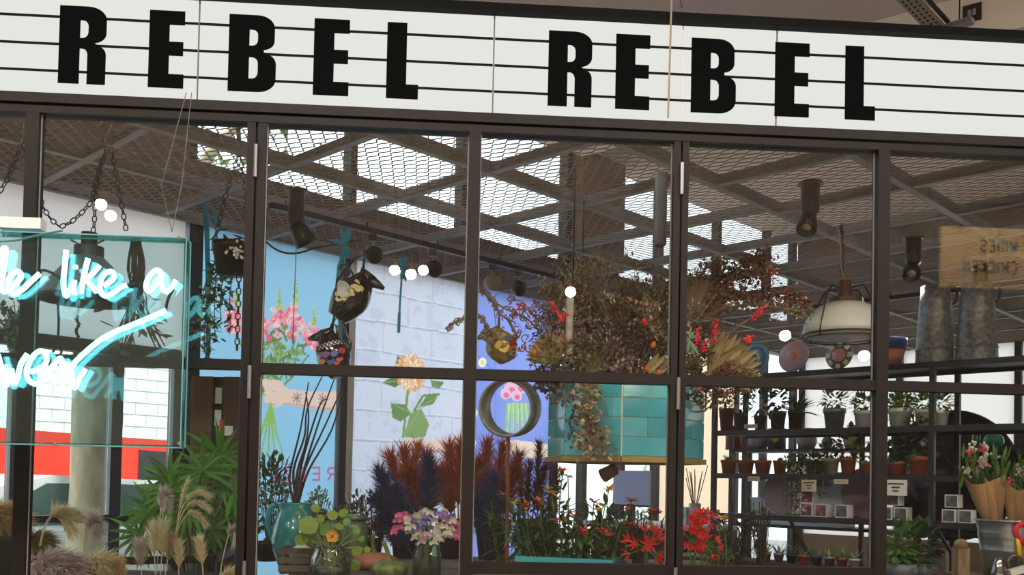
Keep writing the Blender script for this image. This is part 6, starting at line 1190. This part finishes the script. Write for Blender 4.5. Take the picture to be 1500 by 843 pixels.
for k, (x, w, y0, lab) in enumerate(((1320, 46, 824, 'grey plastic bucket of leafy plants right of the fourth mullion'), (1355, 30, 826, 'smaller grey plastic bucket beside the rack post'))):
    Z = 5.06 + .03 * k; c = P(x, 843, Z); base = P(1355, 826, 5.09)[2] - .3; c[2] = base; t = thing('plastic_bucket', lab, 'bucket', c); r1 = pxm(w, Z) / 2; MB().pot(c, r1 * .75, r1, .3, .004).build('bucket', mat('grey_plastic', (108, 114, 120), .5), t, True); foliage(t, c + V(0, 0, .3 + pxm(26, Z)), (r1 * 1.2, r1, pxm(34, Z)), 150, .06, .035, green['mid' if k == 0 else 'dark'])
st_ = thing('side_stand', 'dark low stand under the grey plastic buckets', 'stand', P(1335, 843, 5.0) * V(1, 1, 0)); zb_ = P(1355, 826, 5.09)[2] - .3; p = P(1334, 843, 5.1); MB().box(V(p[0], p[1], zb_ - .015), .38, .28, .03).build('top', MATS['dark_wood'], st_)
for sx in (-.18, .18): MB().box(V(p[0] + sx, p[1], (zb_ - .03) / 2), .03, .26, zb_ - .03).build('leg', MATS['dark_wood'], st_)
# on top of the rack: churns, plates, painted pot
for k, (x0, x1, y0, lab) in enumerate(((1341, 1396, 420, 'left galvanised milk churn on top of the rack'), (1400, 1459, 417, 'right galvanised milk churn on top of the rack behind a spotlight'))):
    c = sh((x0 + x1) / 2, ztop, .2); Z = c[1]; w = pxm(x1 - x0, Z) / 2; h = P((x0 + x1) / 2, y0, Z)[2] - ztop; t = thing('milk_churn', lab, 'churn', c, 'galvanised churns on the rack'); gz = mat('spangled_zinc', (150, 154, 156), .45, .35, noise=.9, nscale=34, rgb2=(100, 106, 110))
    MB().lathe(c, [(0, 0), (w * .98, 0), (w, h * .02), (w * .97, h * .18), (w * .985, h * .19), (w * .96, h * .2), (w * .8, h * .8), (w * .82, h * .81), (w * .78, h * .83), (w * .73, h), (w * .7, h), (w * .72, h * .85), (0, h * .8)], 30).build('body', gz, t, True)
    e = nrm(V(.85, -.5, 0)); MB().tube(smoothline([c + e * w * .74 + V(0, 0, h * .97), c + e * w * 1.0 + V(0, 0, h * .95), c + e * w * 1.02 + V(0, 0, h * .82), c + e * w * .82 + V(0, 0, h * .76)], 4), .009, 8).build('handle', mat('handle_zinc', (90, 84, 80), .5, .5), t, True)
    MB().torus(c + V(0, 0, h * .19), ZV, w * .98, .004, 30, 6).build('hoop', gz, t, True)
def plate(px, py, r_, ring_cols, label, seg=None):
    a = .1; c = sh(px, ztop, a); Z = c[1]; rr = pxm(r_, Z); c = c + V(0, 0, rr + .004); t = thing('painted_plate', label, 'plate', c - V(0, 0, rr)); n = nrm(-AV + V(0, 0, .18)); x_, y_ = perp(n)
    for k, (f, mt, dp) in enumerate(ring_cols): MB().lathe(c + n * (.004 * k + .001), [(rr * f, 0), (rr * f * .96, .005), (0, .004)], 32, axis=n).build('glaze_ring' if k else 'dish', mt, t, True)
    if seg:
        for i in range(8): a_ = i * math.pi / 4; e = x_ * math.cos(a_) + y_ * math.sin(a_); MB().obox(c + e * rr * .8 + n * .008, e * rr * .17, np.cross(n, e) * rr * .17, n * .003).build('rim_patch', seg, t)
pb_, pp_, pw_, pg_ = mat('plate_blue', (96, 176, 214), .2), mat('plate_pink', (214, 160, 168), .2, noise=.9, nscale=7, rgb2=(140, 170, 220)), mat('plate_white', (226, 226, 216), .2), mat('plate_green', (96, 110, 88), .3)
plate(1104, 515, 24, ((1, pb_, 0), (.8, mat('plate_blue2', (60, 136, 186), .2), 0), (.6, pb_, 0), (.42, pw_, 0), (.3, mat('plate_blue2', (60, 136, 186), .2), 0)), 'blue swirled ceramic plate standing at the left end of the rack top')
plate(1161, 515, 24, ((1, pp_, 0), (.52, mat('plate_rose', (224, 170, 160), .2), 0), (.3, mat('plate_rose2', (206, 140, 140), .2), 0)), 'pink and blue marbled ceramic plate standing on the rack top')
plate(1228, 518, 21, ((1, pg_, 0), (.62, mat('plate_green2', (84, 96, 72), .3), 0), (.52, mat('plate_pink3', (224, 150, 164), .2), 0)), 'green and white checkered plate with a pink centre under the pendant lamp', pw_)
c = sh(1302, ztop, .12); t = thing('painted_pot', 'blue and terracotta painted pot behind the fourth mullion on the rack top', 'pot', c); w = pxm(24, c[1]); h = pxm(42, c[1]); MB().pot(c, w * .62, w, h, .003).build('pot', mat('pot_blue', (60, 84, 150), .4), t, True); MB().lathe(c - AV * .01 + V(0, 0, h * .04), [(w * .63, 0), (w * .78, h * .3), (w * .9, h * .55), (w * .6, h * .56)], 24).build('painted_dome', mat('pot_terracotta', (196, 124, 98), .5), t, True); MB().lathe(c + V(0, 0, h * .2), [(w * .735, 0), (w * .76, h * .06)], 24).build('painted_stripe', mat('pot_stripe', (50, 54, 96), .4), t, True)
# things in the depth behind the rack
rm = thing('round_mirror', 'big dark round mirror hanging behind the rack at the right', 'mirror', PA(1392, 760, 7.4)); c = PA(1392, 697, 7.4); rr = .5 * np.linalg.norm(PA(1305, 697, 7.4) - PA(1482, 697, 7.4)) * 1.1
MB().lathe(c, [(0, 0), (rr, 0), (rr, .02), (0, .02)], 56, axis=AV).build('glass', mat('dark_mirror', (44, 46, 46), .12, .3), rm, True); MB().torus(c, AV, rr, .012, 56, 6).build('frame', black, rm, True)
MB().bar(c - V(0, 0, rr) + AV * .03, V(c[0], c[1], 0) + AV * .03, .05, .05, V(0, 1, 0)).build('stand', black, rm)
AR2 = 7.0; r2 = thing('back_rack', 'second dark shelf rack with ornaments behind the plant rack', 'shelf', AB(AR2 + .15, 3.2, 0)); z2 = [zof(1200, 655) + .03, PA(1200, 655, AR2)[2], PA(1200, 760, AR2)[2]]
zb1 = PA(1250, 657, AR2)[2]; zb2 = PA(1250, 560, AR2)[2]; zb3 = PA(1250, 775, AR2)[2]; B0, B1 = float(PA(1072, 640, AR2) @ BV), float(PA(1500, 640, AR2) @ BV)
for z in (zb1, zb3): MB().obox(AB(AR2 + .15, (B0 + B1) / 2, z - .012), AV * .15, BV * (B0 - B1) / 2, ZV * .012).build('shelf_board', rs, r2)
for b in (B0, (B0 + B1) / 2, B1):
    for a in (0, .3): MB().obox(AB(AR2 + a, b, (zb1 + .1) / 2), AV * .015, BV * .015, ZV * (zb1 + .1) / 2).build('post', rs, r2)
def s2(px, z, a=.1): b = float(PA(px, 640, AR2 + a) @ BV); return AB(AR2 + a, b, z)
for k, (x, w, h, mt, lab) in enumerate(((1318, 22, 40, mat('amber_glass', (120, 104, 60), .2), 'amber vase on the back rack right of the fourth mullion'), (1430, 12, 34, mat('emerald', (22, 132, 96), .12, coat=.6), 'tall emerald glass bottle on the back rack'), (1455, 30, 24, mat('emerald', (22, 132, 96), .12, coat=.6), 'round emerald glass bowl on the back rack'), (1248, 26, 34, mat('lime_glass', (150, 190, 120), .15, coat=.5), 'lime green glass vase on the back rack'), (1212, 16, 22, mat('teal_glass', (80, 160, 160), .15), 'small teal vase on the back rack'), (1138, 26, 30, mat('navy_tin', (36, 44, 80), .4), 'navy tin with a sunflower sticker on the back rack'), (1110, 34, 26, mat('swirl_bowl', (190, 140, 150), .3, noise=1, nscale=8, rgb2=(120, 140, 190)), 'pink swirl bowl on the back rack'), (1075, 24, 34, mat('red_tin', (140, 30, 34), .5), 'red tin at the left end of the back rack'), (1182, 30, 30, mat('grey_glass', (150, 160, 156), .15), 'grey glass vase on the back rack'))):
    c = s2(x, zb1); Z = c[1]; r1 = pxm(w, Z) / 2; hh = pxm(h, Z); t = thing('ornament', lab, 'ornament', c); pr = [(0, 0), (r1 * .7, 0), (r1, hh * .35), (r1 * .9, hh * .65), (r1 * .45, hh * .85), (r1 * .6, hh), (r1 * .5, hh), (0, hh * .8)] if k not in (5, 7) else [(0, 0), (r1, 0), (r1, hh), (r1 * .93, hh), (0, hh * .9)]
    MB().lathe(c, pr, 22).build('body', mt, t, True); MB().torus(c + V(0, 0, hh), ZV, r1 * (.55 if k not in (5, 7) else .96), .004, 20, 6).build('rim', mt, t, True)
    if k == 5: MB().lathe(c + V(-.03, -r1 * .95, hh * .45), [(.022, 0), (.02, .004), (0, .005)], 10, axis=V(-.3, -1, 0)).build('sunflower_sticker', alc['yellow'], t)
    if k == 0: foliage(t, c + V(0, 0, hh + .08), (.12, .1, .1), 120, .04, .025, alc['yellow'], 'blooms')
c = s2(1180, zb3, .15); t = thing('white_tray', 'white tray with a blue tin on the lower back shelf', 'tray', c); 
MB().obox(c + V(0, 0, .012), AV * .12, BV * .36, ZV * .012).build('tray', mat('bright_white', (242, 244, 246), .5), t); MB().obox(c + V(0, 0, .055) - AV * .02, AV * .05, BV * .11, ZV * .03).build('blue_tin', mat('tin_blue', (110, 130, 156), .3, .3), t)
c = s2(1175, zb3, .27); t = thing('white_backboard', 'white splash panel behind the tray on the lower back shelf', 'panel', c); MB().obox(c + V(0, 0, .1), AV * .006, BV * .45, ZV * .1).build('panel', mat('splash', (226, 226, 222), .5), t); MB().obox(c + V(0, 0, .205), AV * .01, BV * .46, ZV * .006).build('cap', chrome, t)
# ================================================================== zinc bucket with wrapped bouquets, foreground right
Z = 4.75; zr = P(1475, 763, Z)[2]; c = P(1478, 840, Z); c[2] = zr - .27; t = thing('zinc_bucket', 'ribbed zinc bucket holding kraft wrapped bouquets at the right edge', 'bucket', c); w = pxm(45, Z); zb = mat('bright_zinc', (176, 182, 186), .3, .8)
MB().lathe(c, [(0, 0), (w * .76, 0), (w * .85, .12), (w * .875, .125), (w * .86, .13), (w * .92, .185), (w * .945, .19), (w * .925, .2), (w * .95, .205), (w * .935, .215), (w, .27), (w * 1.03, .272), (w * 1.0, .276), (w * .96, .26), (0, .24)], 36).build('bucket', zb, t, True)
MB().torus(c + V(0, 0, .27), ZV, w * 1.01, .005, 36, 6).build('rim', zb, t, True)
kr = mat('kraft_paper', (178, 140, 98), .85, noise=.3, nscale=6, rgb2=(160, 122, 84)); 
def cone(base, top_l, top_r, tip, label, Zc, side=1):
    b = P(*base, Zc); t = thing('wrapped_bouquet', label, 'bouquet', b, 'kraft wrapped bouquets'); tl, tr_ = P(*top_l, Zc), P(*top_r, Zc); cen = (tl + tr_) / 2; rx = np.linalg.norm(tr_ - tl) / 2; m = MB(); n = 26; vs = []
    for i in range(7):
        s = i / 6; q = lerp(b, cen, s); rr = .035 + (rx - .035) * s ** .9
        for k in range(n): a = 2 * math.pi * k / n; dip = V(0, 0, (.05 * math.cos(a * 2 + .5) + .02 * math.sin(a * 3)) * s ** 2); vs.append(q + V(rr * math.cos(a), rr * .75 * math.sin(a), 0) + dip + (tr_ - tl) * 0)
    m.add(vs, [(i * n + k, i * n + (k + 1) % n, (i + 1) * n + (k + 1) % n, (i + 1) * n + k) for i in range(6) for k in range(n)]); m.build('paper_cone', kr, t, True)
    for x, y in ((0.15, .55), (-.2, .35)): MB().add([lerp(b, cen, .1) + V(rx * x, -rx * .32, 0), lerp(b, cen, .75) + V(rx * (x + .5 * side), -rx * .62, 0), lerp(b, cen, .95) + V(rx * (x - .1), -rx * .78, 0)], [(0, 1, 2)]).build('paper_fold', mat('kraft_dark', (160, 122, 84), .85), t)
    g = np.random.default_rng(int(base[0])); mb, ml = MB(), MB()
    for i in range(70): q = cen + V(g.normal(0, rx * .6), g.normal(0, rx * .4), g.uniform(-.02, .13)); ml.leaf(q - V(0, 0, .05), V(g.normal(0, .4), g.normal(0, .4), 1), .09, .016, seg=3)
    ml.build('greenery', green['mid'], t, stuff=True)
    for i in range(9):
        q = cen + V(g.normal(0, rx * .55), -rx * .3 + g.normal(0, rx * .3), g.uniform(.0, .14)); hm = MB()
        for k in range(14): hm.sphere(q + g.normal(0, .011, 3), .0075, n=6, m=4)
        hm.build('blossom', [alc['white'], pc_['blush'], alc['white'], mat('bloom_rose', (190, 70, 90), .6)][i % 4], t)
cone((1456, 772), (1406, 706), (1472, 690), None, 'kraft paper bouquet of white and pink flowers, left in the zinc bucket', 4.78); cone((1490, 772), (1468, 700), (1545, 715), None, 'kraft paper bouquet at the right edge, right in the zinc bucket', 4.72, -1)
ft = thing('front_table', 'rough wooden tabletop under the zinc bucket at the lower right', 'table', V(c[0], c[1], 0)); MB().box(V(c[0] - .02, c[1] - .02, c[2] - .02), .48, .36, .04).build('top', mat('rough_wood', (128, 106, 84), .8, noise=.8, nscale=7, rgb2=(90, 72, 58)), ft)
for sx in (-.2, .2): MB().box(V(c[0] + sx, c[1], (c[2] - .04) / 2), .05, .36, c[2] - .04).build('leg', MATS['rough_wood'], ft)
p = P(1407, 843, 4.48); zt4 = P(1407, 790, 4.48)[2]; t = thing('wooden_post', 'weathered wooden post end standing before the zinc bucket', 'post', V(p[0], p[1], 0)); MB().obox(V(p[0], p[1], zt4 / 2 - .02), V(.028, .004, 0), V(-.004, .028, 0), ZV * (zt4 / 2 - .02)).build('shaft', mat('weathered', (150, 128, 98), .85, noise=.8, nscale=9, rgb2=(100, 82, 62), stretch=(3, 3, .6)), t); MB().lathe(V(p[0], p[1], zt4 - .042), [(.036, 0), (.03, .03), (.012, .042), (0, .042)], 6).build('rounded_top', MATS['weathered'], t, True)
# small tools on the front table: silver shears and a red and yellow handled tool
Zf = 4.56; p = P(1466, 835, Zf); t = thing('silver_scoop', 'shiny silver metal scoop lying at the lower right', 'scoop', V(p[0], p[1], c[2])); q = P(1464, 822, Zf); MB().lathe(V(q[0], q[1], c[2]), [(.0, 0), (.034, 0), (.036, .03), (.026, .07), (.016, .1), (0, .105)], 16, sx=1, sy=.8).build('bowl', mat('polished', (190, 192, 194), .12, 1), t, True); MB().torus(V(q[0] + .075, q[1], c[2] + .075), V(0, 1, 0), .035, .006, 20, 6).build('loop_handle', mat('pewter', (120, 116, 100), .3, .8), t, True)
MB().obox(V(q[0] + .09, q[1] - .02, c[2] + .045), V(.055, 0, .016), V(0, .02, 0), V(-.004, 0, .014)).build('cloth', mat('white_cloth', (226, 224, 216), .8), t)
p = P(1492, 800, 4.6); t = thing('garden_tool', 'tool with red and yellow handles at the right edge', 'tool', V(p[0], p[1], c[2])); MB().tube([P(1494, 822, 4.6), P(1492, 800, 4.6), P(1490, 787, 4.6)], .011, 8).build('yellow_handle', mat('tool_yellow', (240, 190, 30), .4), t, True); MB().tube(smoothline([P(1506, 800, 4.6), P(1490, 786, 4.6), P(1488, 775, 4.6), P(1496, 768, 4.6), P(1510, 768, 4.6)], 4), .014, 8).build('red_handle', mat('tool_red', (214, 36, 54), .4), t, True); MB().tube([P(1494, 822, 4.6), V(p[0], p[1], c[2])], .012, 8).build('shaft', mat('tool_grey', (70, 74, 84), .5), t)
# counter with till behind the planter, white desk and diffusers
p = AB(7.1, 5.0, 0); t = thing('shop_desk', 'white topped shop desk at the back under the tiled planter', 'desk', p); zd = PH(930, 790, EYE - .4)[2]; MB().obox(AB(7.1, 5.0, EYE - .36), AV * .3, BV * .62, ZV * .02).build('top', mat('bright_white', (242, 244, 246), .5), t); MB().obox(AB(7.15, 5.0, (EYE - .38) / 2), AV * .25, BV * .58, ZV * (EYE - .38) / 2).build('body', mat('desk_dark', (48, 44, 44), .6), t)
zd = EYE - .34; k7 = lambda px: AB(7.0, float(PA(px, 740, 7.0) @ BV), zd)
c = k7(925); t = thing('monitor', 'back of a pale screen on the shop desk under the tiled planter', 'monitor', c); MB().obox(c + V(0, 0, .3), AV * .015, BV * .2, ZV * .16).build('screen', mat('monitor_grey', (196, 204, 216), .4), t); MB().obox(c + V(0, 0, .08), AV * .02, BV * .03, ZV * .08).build('stand', black, t); MB().obox(c + V(0, 0, .145), AV * .017, BV * .2, ZV * .008).build('bezel', black, t)
for k, (x, w, h, mt, lab) in enumerate(((1018, 22, 32, wpot, 'white ceramic reed holder on the shop desk'), (1036, 26, 24, mat('bright_white', (242, 244, 246), .5), 'square white diffuser box on the shop desk'), (1002, 20, 26, mat('bright_white', (242, 244, 246), .5), 'small white box beside the double mullion'))):
    c = k7(x); t = thing('reed_diffuser', lab, 'diffuser', c); r1 = pxm(w, c[1]) / 2; hh = pxm(h, c[1])
    if k == 0: MB().pot(c, r1 * .8, r1 * .8, hh).build('holder', mt, t, True)
    else: MB().obox(c + V(0, 0, hh / 2), AV * r1, BV * r1, ZV * hh / 2).build('box', mt, t); MB().obox(c + V(0, 0, hh / 2) - AV * (r1 + .001), AV * .001, BV * r1 * .6, ZV * hh * .36).build('printed_label', mat('label_dark', (70, 70, 72), .5), t)
    if k == 0:
        for i in range(11): MB().tube([c + V(0, 0, hh * .5), c + V(uni(-.09, .12), uni(-.04, .04), hh + uni(.2, .34))], .004, 5).build('reed', mat('reed', (150, 116, 96), .7), t)
c = P(893, 692, 5.6); t = thing('desk_lamp', 'small copper lamp head hanging under the tiled planter', 'lamp', c); d = nrm(V(-.8, -.2, -.45)); MB().lathe(c - d * .05, [(.02, 0), (.036, .01), (.042, .1), (.036, .1), (0, .03)], 18, axis=d).build('shade', mat('copper_pink', (186, 130, 116), .4, .3), t, True); MB().tube([c - d * .04, V(c[0], c[1], tc[2] - .03)], .006, 6).build('stem', black, t)
# pendant bulbs of the hall behind the viewpoint, mirrored in the panes
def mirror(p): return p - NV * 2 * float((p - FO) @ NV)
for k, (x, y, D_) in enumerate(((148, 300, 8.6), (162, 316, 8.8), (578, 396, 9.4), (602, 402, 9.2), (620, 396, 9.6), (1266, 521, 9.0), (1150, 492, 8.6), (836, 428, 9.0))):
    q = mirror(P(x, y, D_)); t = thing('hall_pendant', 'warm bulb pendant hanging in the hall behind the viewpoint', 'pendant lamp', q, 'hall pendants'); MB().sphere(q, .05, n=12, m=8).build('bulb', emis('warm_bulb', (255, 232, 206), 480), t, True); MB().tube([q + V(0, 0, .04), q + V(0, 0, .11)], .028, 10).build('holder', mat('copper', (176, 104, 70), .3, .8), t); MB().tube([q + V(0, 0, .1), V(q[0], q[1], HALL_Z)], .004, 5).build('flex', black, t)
# wooden menu board on the hall wall, seen reversed in the right-hand panes
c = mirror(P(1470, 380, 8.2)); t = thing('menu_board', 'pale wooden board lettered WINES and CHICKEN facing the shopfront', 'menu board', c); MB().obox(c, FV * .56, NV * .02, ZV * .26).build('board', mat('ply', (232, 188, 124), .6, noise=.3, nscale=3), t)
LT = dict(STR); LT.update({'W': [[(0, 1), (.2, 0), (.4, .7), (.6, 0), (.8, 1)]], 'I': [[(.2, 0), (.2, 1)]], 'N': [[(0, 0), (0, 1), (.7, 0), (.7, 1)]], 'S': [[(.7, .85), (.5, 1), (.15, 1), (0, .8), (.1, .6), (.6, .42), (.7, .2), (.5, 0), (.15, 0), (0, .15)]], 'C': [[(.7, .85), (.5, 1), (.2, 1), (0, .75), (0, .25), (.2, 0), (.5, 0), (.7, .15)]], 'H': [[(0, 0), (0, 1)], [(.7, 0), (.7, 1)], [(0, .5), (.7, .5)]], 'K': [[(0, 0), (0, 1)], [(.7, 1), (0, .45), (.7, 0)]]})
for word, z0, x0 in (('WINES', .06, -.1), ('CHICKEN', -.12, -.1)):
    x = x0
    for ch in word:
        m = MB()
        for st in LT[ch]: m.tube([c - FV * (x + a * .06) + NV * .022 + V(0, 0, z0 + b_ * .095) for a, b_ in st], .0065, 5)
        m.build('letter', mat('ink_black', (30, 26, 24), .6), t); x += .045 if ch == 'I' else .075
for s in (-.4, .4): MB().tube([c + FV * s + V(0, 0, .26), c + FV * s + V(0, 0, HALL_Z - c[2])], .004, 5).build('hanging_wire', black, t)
MB().tube([c + FV * -.45 + NV * .22 + V(0, 0, .4), c + FV * .45 + NV * .22 + V(0, 0, .4)], .018, 8).build('added_lamp_bar', black, t)  # lamp bar and arms added so the board can be lit
for s in (-.4, .4): MB().tube([c + FV * s + V(0, 0, .24), c + FV * s + NV * .22 + V(0, 0, .4)], .006, 6).build('added_lamp_arm', black, t)
l = bpy.data.lights.new('added_board_light', 'AREA'); l.shape = 'RECTANGLE'; l.size = .9; l.size_y = .03; l.energy = 16; l.color = (1, .9, .75)  # extra light added to brighten the board's reflection in the panes
lo = bpy.data.objects.new('added_board_light', l); COL.objects.link(lo); lo.location = tuple(c + NV * .205 + V(0, 0, .375)); lo.rotation_euler = Vector(tuple(-NV * .5 - ZV)).to_track_quat('-Z', 'Y').to_euler()
# ---- things alike in every way but place: say which one, counted from the left
bpy.context.view_layer.update()
def screen_x(o):
    xs = []
    for q in [o] + list(o.children_recursive):
        if q.type == 'MESH':
            for cnr in q.bound_box: p = q.matrix_world @ Vector(cnr); xs.append(p.x / max(p.y, .1) if p.y > .1 else p.x)
    return sum(xs) / max(1, len(xs))
byl = {}
for o in S.objects:
    if o.parent is None and 'label' in o: byl.setdefault(o['label'], []).append(o)
ORDN = ['first', 'second', 'third', 'fourth', 'fifth', 'sixth', 'seventh', 'eighth', 'ninth', 'tenth', 'eleventh', 'twelfth', 'thirteenth', 'fourteenth', 'fifteenth']
for lab, os_ in byl.items():
    if len(os_) > 1:
        for k, o in enumerate(sorted(os_, key=screen_x)): o['label'] = lab + ', ' + ORDN[k] + ' from the left'
